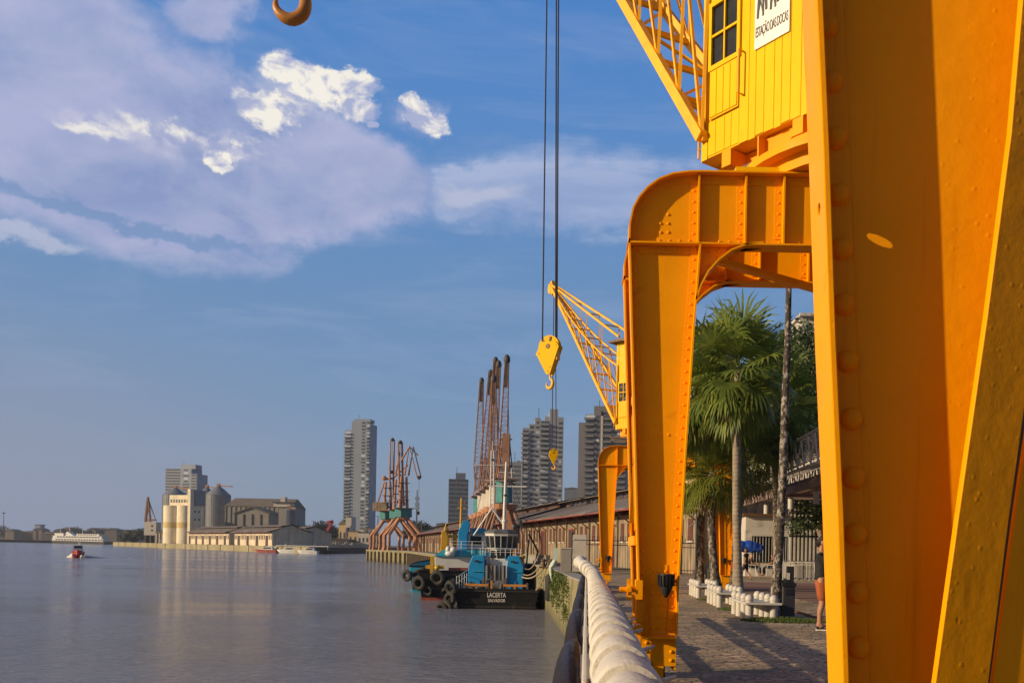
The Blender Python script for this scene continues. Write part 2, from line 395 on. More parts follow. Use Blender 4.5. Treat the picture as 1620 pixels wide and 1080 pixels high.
def m_quaywall():
    m_ = bpy.data.materials.new('mossy quay wall'); m_.use_nodes = True; t = NT(m_.node_tree); b = t.n['Principled BSDF']
    oc = t.node('ShaderNodeTexCoord').outputs['Object']
    sep = t.node('ShaderNodeSeparateXYZ'); t.l.new(oc, sep.inputs[0])
    n = t.noise(oc, 0.8, 7, 0.65); n2 = t.noise(t.scale(oc, (1.5, 1.5, 0.25)), 1.0, 7, 0.7)
    c = t.mix(t.mapr(n, 0.35, 0.65), (0.36, 0.30, 0.14, 1), (0.23, 0.20, 0.10, 1))
    c = t.mix(t.mapr(n2, 0.46, 0.60, 0, 0.85), c, (0.075, 0.085, 0.03, 1))
    wl = t.mapr(sep.outputs[2], WZ + 0.2, WZ + 1.0, 0.75, 0)
    c = t.mix(wl, c, (0.10, 0.09, 0.04, 1))
    t.put(b.inputs['Base Color'], c); b.inputs['Roughness'].default_value = 0.85
    br = t.node('ShaderNodeTexBrick'); br.inputs['Scale'].default_value = 1.0
    cmb = t.node('ShaderNodeCombineXYZ'); t.l.new(sep.outputs[1], cmb.inputs[0]); t.l.new(sep.outputs[2], cmb.inputs[1]); t.l.new(cmb.outputs[0], br.inputs['Vector'])
    br.inputs['Mortar Size'].default_value = 0.02; br.inputs['Brick Width'].default_value = 1.9; br.inputs['Row Height'].default_value = 0.45
    bp = t.node('ShaderNodeBump'); bp.inputs['Strength'].default_value = 0.9; bp.inputs['Distance'].default_value = 0.06
    t.put(bp.inputs['Height'], t.m('SUBTRACT', t.m('MULTIPLY', t.noise(oc, 3.5, 8, .7), 2.2), t.m('MULTIPLY', br.outputs['Fac'], 1.6))); t.l.new(bp.outputs[0], b.inputs['Normal'])
    return m_
M_quay = m_quaywall()
def wall_run(name, label, pts, z0, z1, th, material, cat='quay wall', cap=None, group=None):
    """a wall whose outer face follows pts; land is to the right-hand side of travel"""
    root = thing(name, label, cat, (pts[0][0], pts[0][1], 0), 0, group)
    m = MB(); P = [Vector((x, y, 0)) for x, y in pts]; N = []
    for i in range(len(P)):
        d = (P[min(i + 1, len(P) - 1)] - P[max(i - 1, 0)]).normalized(); N.append(Vector((d.y, -d.x, 0)))
    def strip(m, o0, o1, a, b):
        vs = []
        for p, n in zip(P, N):
            for off, z in ((o0, a), (o1, a), (o1, b), (o0, b)): q = p + n * off; vs.append((q.x, q.y, z))
        fs = []
        for i in range(len(P) - 1):
            for k in range(4): k2 = (k + 1) % 4; fs.append((i * 4 + k, i * 4 + k2, (i + 1) * 4 + k2, (i + 1) * 4 + k))
        e = (len(P) - 1) * 4; fs += [(0, 1, 2, 3), (e + 3, e + 2, e + 1, e)]
        m.add(vs, fs)
    strip(m, 0.0, th, z0, z1); m.build('wall_face', material, root, world=True)
    if cap:
        m = MB(); strip(m, -0.004 if cap < .11 else -0.12, th + 0.05, z1 - 0.002, z1 + cap); m.build('coping', M_concrete, root, world=True)
    return root, P, N
r1, P, N = wall_run('quay_wall', 'yellowish mossy stone quay wall beside the near railing, its foot in the water', EDGE[:4], WZ - 1, -0.006, 0.8, M_quay, cap=0.10)
r2, P, N = wall_run('quay_wall', 'long pale stone quay wall running away behind the tug to the orange crane', [EDGE[3]] + EDGE[4:], WZ - 1, -0.006, 0.8, M_quay, cap=0.12)
def bays(root, pts, step, w, d, z0, z1, material, name='fender_post', lim=100):
    k = 0
    for a, b in zip(pts[:-1], pts[1:]):
        a = Vector((a[0], a[1], 0)); b = Vector((b[0], b[1], 0)); L = (b - a).length; dr = (b - a).normalized(); nn = Vector((-dr.y, dr.x, 0))
        t = step / 2
        while t < L and k < lim:
            c = a + dr * t; m = MB(); m.beam(c + nn * d / 2 + Vector((0, 0, z0)), c + nn * d / 2 + Vector((0, 0, z1)), w, d, up=dr)
            m.build(name, material, root, world=True); t += step; k += 1
bays(r2, EDGE[4:], 5.0, 0.7, 0.45, WZ, -0.4, M_wood)
# corner return of the far quay
r3, _, _ = wall_run('quay_wall', 'shaded end wall of the far quay below the orange cranes, facing the inlet', [(-69, 277), (-40, 340), (-66, 640)], WZ - 1, -0.006, 0.8, M_quay, cap=0.12)
M_pier = mat('old pier concrete', (0.30, 0.26, 0.15), 0.9, 0.3, 0.15, 0.3, 3, dirt=(0.10, 0.09, 0.06), dirt_amt=0.5, dscale=0.3)
r4, _, _ = wall_run('pier_wall', 'long low sunlit pier wall with dark recesses below the silos', [(-131, 420), (-408, 764)], WZ - 1, -0.006, -0.8, M_pier, 'pier wall', cap=None)
M_shadedark = mat('painted dark shade', (0.03, 0.025, 0.02), 0.9, 0.3, 2)  # near-black colour standing in for the shade of recesses and shaded walls
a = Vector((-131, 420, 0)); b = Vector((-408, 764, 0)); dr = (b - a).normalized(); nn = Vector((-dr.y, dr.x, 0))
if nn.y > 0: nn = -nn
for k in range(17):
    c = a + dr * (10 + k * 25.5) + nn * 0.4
    m = MB(); m.beam(c + Vector((0, 0, WZ)), c + Vector((0, 0, 0.2)), 1.0, 0.8, up=dr); m.build('recess_shade_strip', M_shadedark, r4, world=True)  # dark upright strips stand in for the shaded recesses of the wall
r5, _, _ = wall_run('pier_wall', 'dark shaded retaining wall at the back of the inlet beside the moored boats', [(-66, 640), (-125, 560), (-131, 420)], WZ - 1, -0.006, -0.8, M_shadedark, 'retaining wall')  # shade of the inlet wall put into its near-black colour

# ---------------------------------------------------------------- warehouses
M_wwall = mat('stained warehouse plaster', (0.34, 0.26, 0.17), 0.85, 0.3, 0.6, 0.2, 8, dirt=(0.075, 0.055, 0.04), dirt_amt=0.85, dscale=0.8, streak=True)
M_redsteel = mat('red oxide steel', (0.20, 0.045, 0.03), 0.6, 0.25, 1.0, 0.1, 20, dirt=(0.12, 0.04, 0.03), dirt_amt=0.4)
def m_roof(name, a, b_, sc=1.2, ang=0.0):
    m_ = bpy.data.materials.new(name); m_.use_nodes = True; t = NT(m_.node_tree); b = t.n['Principled BSDF']
    oc = t.node('ShaderNodeTexCoord').outputs['Object']
    sep = t.node('ShaderNodeSeparateXYZ'); t.l.new(oc, sep.inputs[0])
    st = t.noise(t.scale(oc, (0.10, 0.42, 0.10)), 1.0, 3, 0.8); n = t.noise(oc, 0.35, 6, 0.7)
    c = t.mix(t.mapr(n, 0.35, 0.66), a, b_); c = t.mix(t.mapr(st, 0.55, 0.62, 0, 0.75), c, (0.32, 0.28, 0.24, 1))
    c = t.mix(t.mapr(t.noise(t.scale(oc, (0.2, 1.1, 0.2)), 1.0, 5, .7), 0.52, 0.64, 0, 0.7), c, (0.07, 0.055, 0.045, 1))
    t.put(b.inputs['Base Color'], c); b.inputs['Roughness'].default_value = 0.8
    w = t.m('SINE', t.m('MULTIPLY', sep.outputs[1], 24.0))
    bp = t.node('ShaderNodeBump'); bp.inputs['Strength'].default_value = 0.6; bp.inputs['Distance'].default_value = 0.06
    t.put(bp.inputs['Height'], w); t.l.new(bp.outputs[0], b.inputs['Normal'])
    return m_
M_roof = m_roof('corrugated roof', (0.20, 0.165, 0.135, 1), (0.115, 0.095, 0.08, 1))
M_clere = mat('brown clerestory', (.10, .05, .038), .7, .3, 1); M_shut = mat('red brown shutter', (0.10, 0.034, 0.024), 0.7, 0.25, 2, 0.1, 20)
M_doordark = mat('dark doorway', (0.05, 0.035, 0.03), 0.8, 0.3, 2)
M_cream = mat('cream plaster', (0.50, 0.37, 0.20), 0.8, 0.15, 1.0, 0.15, 8, dirt=(0.2, 0.13, 0.08), dirt_amt=0.3)
M_creamw = mat('white plaster', (0.50, 0.46, 0.40), 0.8, 0.12, 1.0, 0.1, 8, dirt=(0.25, 0.22, 0.18), dirt_amt=0.4)

def warehouse(label, loc, rz, L, eave=5.0, rk=1.0, bay=4.0, D=24.0, detail=2, wallm=None, fy=0.0, group='dockside warehouses', gable=False):
    """local frame: y along the quay-side front, x into the building"""
    wallm = wallm or M_wwall; q = min(6.5, D * .27)
    t = thing('warehouse', label, 'warehouse', loc, rz, group)
    m = MB(); m.box(0, D, 0, L, 0, eave - 0.5)
    for y0, y1 in ((0.0, 0.25), (L - 0.25, L)):     # gable ends
        m.prism([(0, eave - .5), (D, eave - .5), (D, eave - .1), (D - q, eave + 1.95 * rk), (D / 2, eave + 3.6 * rk), (q, eave + 1.95 * rk), (0, eave - .1)], y0, y1, 'y')
    m.build('wall', wallm, t)
    m = MB(); th = 0.09
    for s, X in ((1, 0), (-1, D)):
        m.prism([(X + s * -1.6, eave - .25), (X + s * (q - .1), eave + 2.05 * rk), (X + s * (q - .1), eave + 2.05 * rk + th), (X + s * -1.6, eave - .25 + th)], -0.5, L + 0.5, 'y')
        m.prism([(X + s * (q - .9), eave + 2.72 * rk), (D / 2, eave + 3.95 * rk), (D / 2, eave + 3.95 * rk + th), (X + s * (q - .9), eave + 2.72 * rk + th)], -0.6, L + 0.6, 'y')
    m.build('roof', M_roof, t)
    m = MB(); m.box(q, D - q, 0.3, L - 0.3, eave + 1.7 * rk, eave + 2.85 * rk); cl = m.build('clerestory', M_clere, t)
    m = MB(); m.beam((-1.66, -0.5, eave - .30), (-1.66, L + .5, eave - .30), 0.10, 0.13); g = m.build('gutter', M_redsteel, t)
    nb = int(L // bay)
    for k in range(nb):
        y = (k + 0.5) * L / nb
        if detail >= 1:
            if k < 48:
                m = MB(); m.box(-0.14, 0.0, y - L / nb / 2 - .22, y - L / nb / 2 + .22, 0, eave - .5); m.build('pilaster', wallm if (k % 3 or detail == 0) else M_wood, t)
                m = MB()
                m.beam((-.05, y - L / nb / 2, eave - 1.5), (-1.5, y - L / nb / 2, eave - .42), 0.09); m.beam((-.05, y - L / nb / 2, eave - .45), (-1.6, y - L / nb / 2, eave - .45), .09)
                m.beam((-.05, y - L / nb / 2, eave - 1.5), (-.05, y - L / nb / 2, 0.2), .09)
                m.build('canopy_bracket', M_redsteel, t)
        if k % 3 == 1:
            m = MB(); m.box(-0.05, 0.1, y - 1.1, y + 1.1, 0, 3.4); d = m.build('door', M_doordark if (k % 2 or detail == 0) else M_shut, t)
            m = MB(); m.box(-0.09, 0.02, y - 1.25, y - 1.1, 0, 3.5); m.box(-0.09, 0.02, y + 1.1, y + 1.25, 0, 3.5); m.box(-0.09, 0.02, y - 1.1, y + 1.1, 3.4, 3.55)
            m.build('door_frame', M_redsteel, d)
        else:
            for dy in (-0.85, 0.85):
                m = MB(); m.box(-0.04, 0.08, y + dy - .42, y + dy + .42, 2.2, 3.7); w_ = m.build('window', M_shut if detail else M_doordark, t)
                m = MB(); m.box(-0.10, 0.0, y + dy - .5, y + dy + .5, 2.08, 2.2); m.build('sill', M_creamw, w_)
    if detail >= 2:
        for k in range(int(L / 2.4)):
            y = 1.2 + k * 2.4
            m = MB(); m.box(q - .08, q, y - .7, y + .7, eave + 2.2 * rk, eave + 2.65 * rk); m.build('clerestory_window', M_windowdark, cl)
        m = MB()
        for k in range(int(L / 1.3)):
            y = 0.6 + k * 1.3; m.beam((-1.6, y, eave - .34), (0, y, eave - .05), 0.06, .1)
        m.build('rafters', M_redsteel, t)
    return t
ang = math.atan2(14.4, 52.0)     # front runs from near right to far left
def along(t): return Vector((3.9, 71, 0)) + Vector((-math.sin(ang), math.cos(ang), 0)) * t
def whouse(t0, L, **k):
    p = along(t0); return warehouse(loc=(p.x, p.y, 0), rz=ang, L=L, **k)
whouse(-13.0, 62, label='nearest long brown dock warehouse with red eaves behind the iron fence', eave=4.9, bay=4.4)
whouse(52.0, 62, label='second dock warehouse with a low grey roof behind the tug wheelhouse', eave=5.1, bay=5.2, detail=1)
whouse(120.0, 66, label='third dock warehouse, farther along, behind the yellow and blue boats', eave=5.1, bay=5.5, detail=1)
whouse(190.0, 40, label='farthest dock warehouse, its roof ending beside the orange portal legs', eave=5.0, bay=5.0, detail=1)

# street front facing the camera behind the palms
t = thing('dock_building', 'cream and red shuttered dock building facing us behind the palms', 'building', (14.5, 61.5, 0))
m = MB(); m.box(7.5, 24, 61.5, 70, 0, 8.4); m.build('wall', M_cream, t, world=True)
m = MB(); m.prism([(6.6, 8.4), (24.8, 8.4), (15.7, 11.4)], 60.9, 70.5, 'y'); m.build('roof', M_roof, t, world=True)
for k in range(9):
    x = 7.6 + k * 2.0
    m = MB(); m.box(x, x + .22, 61.34, 61.5, 0, 8.4); m.build('pilaster', M_redsteel, t, world=True)
    for z in (1.6, 4.3):
        m = MB(); m.box(x + .55, x + 1.65, 61.40, 61.52, z, z + 1.9); wd = m.build('window', M_shut, t, world=True)
        m = MB(); m.box(x + .45, x + 1.75, 61.30, 61.52, z - .12, z - .003); m.build('sill', M_creamw, wd, world=True)
m = MB(); m.box(7.4, 24, 60.4, 61.3, 3.75, 3.9); m.build('string_course', M_redsteel, t, world=True)
t = thing('doorway_surround', 'tall white door surround between the two lichened palm trunks', 'door surround', (8.1, 60, 0))
m = MB(); m.box(7.75, 7.98, 60.0, 60.3, 0, 3.4); m.box(8.5, 8.72, 60.0, 60.3, 0, 3.4); m.box(7.65, 8.82, 59.95, 60.35, 3.4, 3.75); m.build('frame', M_whitepaint, t, world=True, bevel=.02)
m = MB(); m.box(7.98, 8.5, 60.1, 60.15, 0, 3.4); m.build('panel', M_creamw, t, world=True)
t = thing('annex', 'low white annex with a flat dark roof edge behind the seated people', 'building', (13, 55, 0))
m = MB(); m.box(9.9, 17.5, 55.2, 61.0, 0, 3.75); m.build('wall', M_creamw, t, world=True)
m = MB(); m.box(9.7, 17.7, 54.9, 61.1, 3.75, 3.9); m.build('roof', M_grimysteel, t, world=True)
for x in (10.3, 12.3, 14.4):
    m = MB(); m.box(x, x + 1.7, 55.14, 55.3, .9, 2.5); wd = m.build('window', M_glass, t, world=True)
    m = MB()
    for k in range(9): m.beam((x + .1 + k * .19, 55.10, .9), (x + .1 + k * .19, 55.10, 2.5), .03)
    m.box(x - .1, x + 1.8, 55.02, 55.13, 2.5, 2.62); m.build('grille', M_whitepaint, wd, world=True)
# grey ribbed screen wall
t = thing('ribbed_wall', 'tall grey corrugated wall of vertical ribs behind the crowd barriers', 'wall', (13.5, 50, 0))
m = MB(); m.box(11.4, 16, 50.0, 50.2, 0, 5.0); m.build('panel', M_grey, t, world=True)
m = MB()
for k in range(20): m.box(11.45 + k * .22, 11.54 + k * .22, 49.88, 50.0, 0, 5.0)
m.build('ribs', M_creamw, t, world=True)
m = MB(); m.box(11.4, 16, 49.86, 49.9, 2.4, 2.5); m.build('rail', M_black, t, world=True)
m = MB(); m.box(13.5, 14.7, 49.7, 49.87, 0.3, 2.1); m.build('gate_panel', M_shut, t, world=True)

# steel pergola with a sunlit truss
M_truss = mat('truss paint', (0.62, 0.56, 0.52), 0.6, 0.1, 4, dirt=(0.3, 0.22, 0.18), dirt_amt=0.25)
M_deck = mat('pergola slats', (0.22, 0.15, 0.13), 0.8, 0.25, 3)
t = thing('pergola_canopy', 'white steel truss and slatted canopy rising to the right behind the thin trunk', 'canopy', (9, 40, 0))
m = MB(); X = 8.9
zt = lambda y: 6.35 - (y - 32) * 0.012; zb = lambda y: 5.0
for xx in (X, X + 2.6):
    m.tube([(xx, 31, zt(31)), (xx, 51, zt(51))], .06, 6); m.tube([(xx, 31, zb(0)), (xx, 51, zb(0))], .07, 6)
    y = 31
    while y < 50.6:
        m.tube([(xx, y, zb(0)), (xx, y + .55, zt(y))], .035, 5); m.tube([(xx, y + .55, zt(y)), (xx, y + 1.1, zb(0))], .035, 5); y += 1.1
m.build('truss', M_truss, t, world=True)
m = MB(); y = 31
while y < 51: m.beam((X, y, 5.05), (X + 2.6, y, 5.75), .06, .06); m.beam((X, y, 6.3), (X + 2.6, y, 6.3), .04); y += .8
m.build('rafters', M_truss, t, world=True)
m = MB(); y = 31
while y < 51: m.box(X - .1, X + 8, y, y + .16, 4.42, 4.52); y += .42
m.box(X - .1, X + 8, 30.8, 31.0, 4.1, 4.42); m.box(X - .1, X + .1, 31.0, 51, 4.1, 4.40); m.box(X - .1, X + 8, 43, 43.2, 4.1, 4.40); m.build('slat_deck', M_deck, t, world=True)
m = MB(); m.prism([(X + 1.2, 6.9), (X + 7, 7.9), (X + 7, 8.05), (X + 1.2, 7.05)], 30.8, 52, 'y'); m.build('upper_roof', M_whitepaint, t, world=True)
for y in (35, 45, 51): m = MB(); m.tube([(X + 5.6, y, 0), (X + 5.6, y, 7.6)], .11, 10); m.build('column', M_whitepaint, t, world=True)
for x, y in ((9.3, 36), (9.3, 40.5), (9.3, 46), (10.6, 34), (10.9, 38.5)):
    l = thing('hanging_lamp', {36: 'white cylinder lamp, nearest under the canopy edge', 40.5: 'white cylinder lamp, second under the canopy edge', 46: 'white cylinder lamp, farthest under the canopy, against the cream wall',
        34: 'white cylinder lamp under the canopy beside the yellow leg', 38.5: 'white cylinder lamp, inner row under the canopy'}[y], 'lamp', (x, y, 3.5), 0, 'cylinder lamps under the canopy')
    m = MB(); m.tube([(0, 0, 0), (0, 0, .52)], .13, 12); m.build('shade', M_whitepaint, l); m = MB(); m.tube([(0, 0, .52), (0, 0, .95)], .012, 6); m.build('stem', M_black, l)

# iron fence across the quay and gate boards
def iron_fence(label, p, q, h=2.4, step=0.16, group=None):
    p = Vector(p); q = Vector(q); L = (q - p).length; a = math.atan2(q.y - p.y, q.x - p.x)
    t = thing('iron_fence', label, 'fence', p, a, group)
    n = max(1, round(L / 2.6))
    for k in range(n + 1):
        x = k * L / n; m = MB(); m.box(x - .06, x + .06, -.06, .06, 0, h + .15); m.ball((x, 0, h + .2), .08, 8, 6); m.build('post', M_black, t)
    for k in range(n):
        x0, x1 = k * L / n + .06, (k + 1) * L / n - .06; m = MB()
        for z in (.25, h * .78, h * .9): m.beam((x0, 0, z), (x1, 0, z), .05, .05)
        c = int((x1 - x0) / step)
        for i in range(1, c):
            x = x0 + (x1 - x0) * i / c; m.beam((x, 0, .1), (x, 0, h - .05), .022); m.prism([(x - .03, h - .05), (x + .03, h - .05), (x, h + .1)], -.01, .01, 'y')
        m.build('bar_panel', M_black, t)
    return t
iron_fence('black iron fence across the quay between the far yellow crane legs', (-.9, 56.5, 0), (3.4, 57, 0), 2.3)
iron_fence('black iron fence right of the riveted leg, in front of the shuttered building', (3.9, 56.8, 0), (8.2, 56, 0), 2.2)
# low wall with white blocks under the fence
t = thing('parapet', 'low rubble parapet on the quay edge left of the grey board', 'wall', (-5, 80, 0))
m = MB(); P0 = Vector((-4.2, 76, 0)); P1 = Vector((-16.9, 120, 0)); m.beam(P0 + Vector((.9, 0, .4)), P1 + Vector((.9, 0, .4)), .35, .8); m.build('wall_face', M_concrete, t, world=True)
m = MB(); m.beam(P0 + Vector((.9, 0, .86)), P1 + Vector((.9, 0, .86)), .45, .1); m.build('coping', M_pier, t, world=True)
t = thing('board_panel', 'tall pale grey boarded panel standing on the quay behind the railing end', 'panel', (-.4, 52.5, 0))
c0 = W(905.5, 905, 52.5)
m = MB(); m.box(-.83, -.02, 52.5, 52.58, .15, 2.35); m.build('board', M_creamw, t, world=True)
m = MB()
for z in (.5, 1.0, 2.05): m.box(-.85, 0, 52.44, 52.5, z, z + .09)
m.build('batten', M_whitepaint, t, world=True)
t = thing('crate_box', 'small grey cabinet beside the tall pale panel on the quay edge', 'cabinet', (-1.3, 53.5, 0))
m = MB(); m.box(-1.55, -.9, 53.4, 53.9, 0, 1.5); m.build('body', M_concrete, t, world=True, bevel=.02)
m = MB(); m.box(-1.58, -.87, 53.36, 53.94, 1.5, 1.56); m.build('lid', M_whitepaint, t, world=True)
M_mint = mat('mint paint', (0.50, 0.60, 0.50), 0.5, 0.1, 4, dirt=(0.3, 0.3, 0.2), dirt_amt=.2)
t = thing('gauge_post', 'pale mint bent metal post hanging over the quay edge beside the mooring ropes', 'post', W(878, 905, 60))
m = MB()
pts = [W(879.5, 866, 60), W(878.5, 886, 60), W(875, 893, 60), W(871.5, 897, 60), W(872.5, 908, 60), W(875, 920, 60)]
m.beam(pts[0], pts[1], .36, .1, up=(0, 1, 0)); m.build('plate', M_mint, t, world=True)
m = MB(); m.tube([pts[1], pts[2], pts[3], pts[4], pts[5]], [.16, .2, .16, .14, .09], 8); m.build('bracket', M_mint, t, world=True)
# ---------------------------------------------------------------- yellow quay cranes
# portal outline in its own plane (metres): x across the quay, z up; the left leg and corner, mirrored about XM
Y1, S1, XM = 9.33, 150.05, 3.03
def pz(px, py): w = W(px, py, Y1); return (w.x, w.z)
outer = [pz(*q) for q in ((1013, 1004), (1010, 930), (1004, 700), (999, 520), (996.5, 420), (995, 383))]
corner = [pz(*q) for q in ((996, 358), (1001, 335), (1010, 318), (1024, 302), (1042, 289), (1064, 281), (1088, 278), (1108, 277.5))]
inner = [pz(*q) for q in ((1069, 1004), (1071, 930), (1084, 700), (1096, 520), (1101, 460), (1106, 390))]
def mir(x): return 2 * XM - x
ZJ = inner[-1][1]; ZT = corner[-1][1]
arc = [(inner[4][0] - .01, inner[4][1] - .12)] + [pz(*q) for q in ((1107, 455), (1118, 434), (1134, 416), (1155, 400), (1180, 391), (1205, 388.5))]

def strip_band(m, line, y0, y1, th):
    """a flange: rectangular band following a polyline in the portal plane"""
    n = len(line); A = []; 
    for i, (x, z) in enumerate(line):
        x0, z0 = line[max(i - 1, 0)]; x1, z1 = line[min(i + 1, n - 1)]
        d = Vector((x1 - x0, z1 - z0)).normalized(); nn = Vector((-d.y, d.x)) * (th / 2)
        A.append(((x - nn.x, z - nn.y), (x + nn.x, z + nn.y)))
    vs = []; fs = []
    for a, b in A: vs += [(a[0], y0, a[1]), (b[0], y0, b[1]), (b[0], y1, b[1]), (a[0], y1, a[1])]
    for i in range(n - 1):
        for k in range(4): k2 = (k + 1) % 4; fs.append((i * 4 + k, i * 4 + k2, (i + 1) * 4 + k2, (i + 1) * 4 + k))
    e = (n - 1) * 4; fs += [(0, 1, 2, 3), (e + 3, e + 2, e + 1, e)]
    m.add(vs, fs)
def samples(line, step, off=0.0, start=0.06):
    """points every step along a polyline, shifted sideways by off"""
    out = []; acc = start
    for (x0, z0), (x1, z1) in zip(line[:-1], line[1:]):
        d = Vector((x1 - x0, z1 - z0)); L = d.length; d /= L; nn = Vector((-d.y, d.x))
        while acc < L: out.append((x0 + d.x * acc + nn.x * off, z0 + d.y * acc + nn.y * off)); acc += step
        acc -= L
    return out
def offs(line, off):
    out = []
    n = len(line)
    for i, (x, z) in enumerate(line):
        x0, z0 = line[max(i - 1, 0)]; x1, z1 = line[min(i + 1, n - 1)]
        d = Vector((x1 - x0, z1 - z0)).normalized(); out.append((x - d.y * off, z + d.x * off))
    return out

def portal_leg(par, y, mirror=False, near=False, lod=0):
    """one riveted leg: web plate, two flanges, angle strips and rivets (local y of its web)"""
    f = (lambda p: (mir(p[0]), p[1])) if mirror else (lambda p: p)
    fw = 0.115
    m = MB()
    ol = [f(p) for p in outer]; il = [f(p) for p in inner]
    web = ol + [f((inner[-1][0], ZJ))] + list(reversed(il[:-1])); m.prism(web, y - .006, y + .006, 'y')
    strip_band(m, ol, y - fw, y + fw, .018); strip_band(m, il, y - fw, y + fw, .018)
    s = -1 if not mirror else 1
    for line, sg in ((ol, s), (il, -s)):
        for yy in ((y - .016, y - .0065), (y + .0065, y + .016)):
            strip_band(m, offs(line, sg * .048), yy[0], yy[1], .075)
    # splice plates near the foot
    x0, x1 = sorted((il[0][0], ol[0][0]))
    m.box(x0 + .1, x1 - .1, y - .014, y - .0065, .62, 1.35)
    st = .095 if near else .118
    rr = .024 if near else .0165
    if lod < 2:
        for line, sg in ((ol, s), (il, -s)):
            for (x, z) in samples(line, .131 if near else st, sg * .048):
                m.rivet((x, y - .016, z), (0, -1, 0), rr, 10 if near else 6)
        for z in (.68, .8, .92, 1.04, 1.16, 1.28):
            for k in range(3): xx = x0 + .12 + (x1 - x0 - .24) * k / 2; m.rivet((xx, y - .014, z), (0, -1, 0), .016, 6)
        z = pz(1020, 687)[1]
        for k in range(5):
            xx = x0 + .02 + (x1 - x0 + .12) * (k + .5) / 5.2; m.rivet((xx, y - .006, z), (0, -1, 0), .015, 6)
    return m.build('leg', M_orange, par, smooth=35 if lod < 2 else None)

def portal_girder(par, y, lod=0):
    m = MB(); fw = .115
    L = [(outer[-1][0], ZJ)] + corner; Rr = [(mir(x), z) for x, z in reversed(L)]
    top = L + Rr
    arcR = [(mir(x), z) for x, z in reversed(arc)]
    # webs: corner + beam, then the two knee gussets
    m.prism(top, y - .006, y + .006, 'y')
    strip_band(m, top, y - fw, y + fw, .018)
    strip_band(m, [(outer[-1][0] - .02, ZJ), (mir(outer[-1][0]) + .02, ZJ)], y - fw, y + fw, .018)
    for A in (arc, arcR):
        q = A if A is arc else list(reversed(A))
        poly = [(q[0][0], q[0][1])] + q[1:] + [(q[-1][0], ZJ - .012), (q[0][0] - (.0 if A is arc else 0), ZJ - .012)]
        m.prism(poly, y - .006, y + .006, 'y'); strip_band(m, A, y - fw, y + fw, .018)
        if lod < 2:
            for (x, z) in samples(offs(A, .04), .12): m.rivet((x, y - .007, z), (0, -1, 0), .016, 6)
    # angle strips above and below the joint
    xl, xr = outer[-1][0] + .03, mir(outer[-1][0]) - .03
    for z in (ZJ + .05, ZJ - .05):
        for a, b in ((xl, inner[-1][0]), (mir(inner[-1][0]), xr)): m.box(a, b, y - .015, y - .0065, z - .035, z + .035)
        if lod < 2:
            x = xl + .08
            while x < xr - .05:
                if x < inner[-1][0] + .5 or x > mir(inner[-1][0]) - .5 or int(x * 9) % 4 != 0:
                    if z > ZJ or x < inner[-1][0] + .45 or x > mir(inner[-1][0]) - .45: m.rivet((x, y - .015, z), (0, -1, 0), .0165, 6)
                x += .105
    m.box(inner[-1][0] - .1, mir(inner[-1][0]) + .1, y - .014, y - .0065, ZT - .10, ZT - .012)
    strip_band(m, offs(L[1:], -.045), y - .015, y - .0065, .07); strip_band(m, offs(Rr[:-1], -.045), y - .015, y - .0065, .07)
    if lod < 2:
        for line in (L[1:], Rr[:-1]):
            for (x, z) in samples(line, .13, -.05): m.rivet((x, y - .015, z), (0, -1, 0), .0165, 6)
        x = corner[-1][0]
        while x < mir(corner[-1][0]): m.rivet((x, y - .014, ZT - .055), (0, -1, 0), .0165, 6); x += .11
        for i in range(3):
            for j in range(2): x, z = pz(1045 + j * 12, 340 + i * 14); m.rivet((x, y - .006, z), (0, -1, 0), .017, 8)
    # vertical stiffeners
    xs = [inner[-1][0] - .02, pz(1178, 330)[0], pz(1238, 330)[0]]
    xs += [mir(v) for v in xs] + [XM - .45, XM, XM + .45]
    for i, x in enumerate(xs):
        m.box(x - .009, x + .009, y - .085, y - .0065, ZJ + .02, ZT - .015); m.box(x - .085, x - .01, y - .015, y - .0065, ZJ + .085, ZT - .11)
        if lod < 2:
            z = ZJ + .13
            while z < ZT - .12: m.rivet((x - .048, y - .015, z), (0, -1, 0), .016, 6); z += .112
    return m.build('portal_girder', M_orange, par, smooth=35 if lod < 2 else None)

def bogie(par, x, y0, y1, detail=True):
    m = MB(); w = .18
    m.box(x - w, x + w, y0 - .13, y0 - .115, .30, .585); m.box(x - w, x + w, y1 + .115, y1 + .13, .30, .585)
    m.box(x - w, x - w + .02, y0 - .115, y1 + .115, .25, .585); m.box(x + w - .02, x + w, y0 - .115, y1 + .115, .25, .585)
    m.box(x - w, x + w, y0 - .2, y1 + .2, .585, .60)
    for z in (.36, .45, .54):
        for dx in (-.13, .13): m.rivet((x + dx, y0 - .13, z), (0, -1, 0), .022, 6)
    o = m.build('bogie', M_orange, par, smooth=35)
    for yy in (y0 + .1, y1 - .1):
        m = MB(); m.tube([(x - .06, yy, .22), (x - .07, yy, .22), (x - .07, yy, .22), (x + .07, yy, .22)], [.26, .26, .20, .20], 24); m.tube([(x - .09, yy, .22), (x - .06, yy, .22)], [.23, .23], 24)
        m.build('wheel', M_grimysteel, o, smooth=35)
    m = MB(); m.box(x - .09, x + .05, y0 - .16, y0 - .12, 0.06, .30); m.build('rail_guard', M_orange, o)
    return o

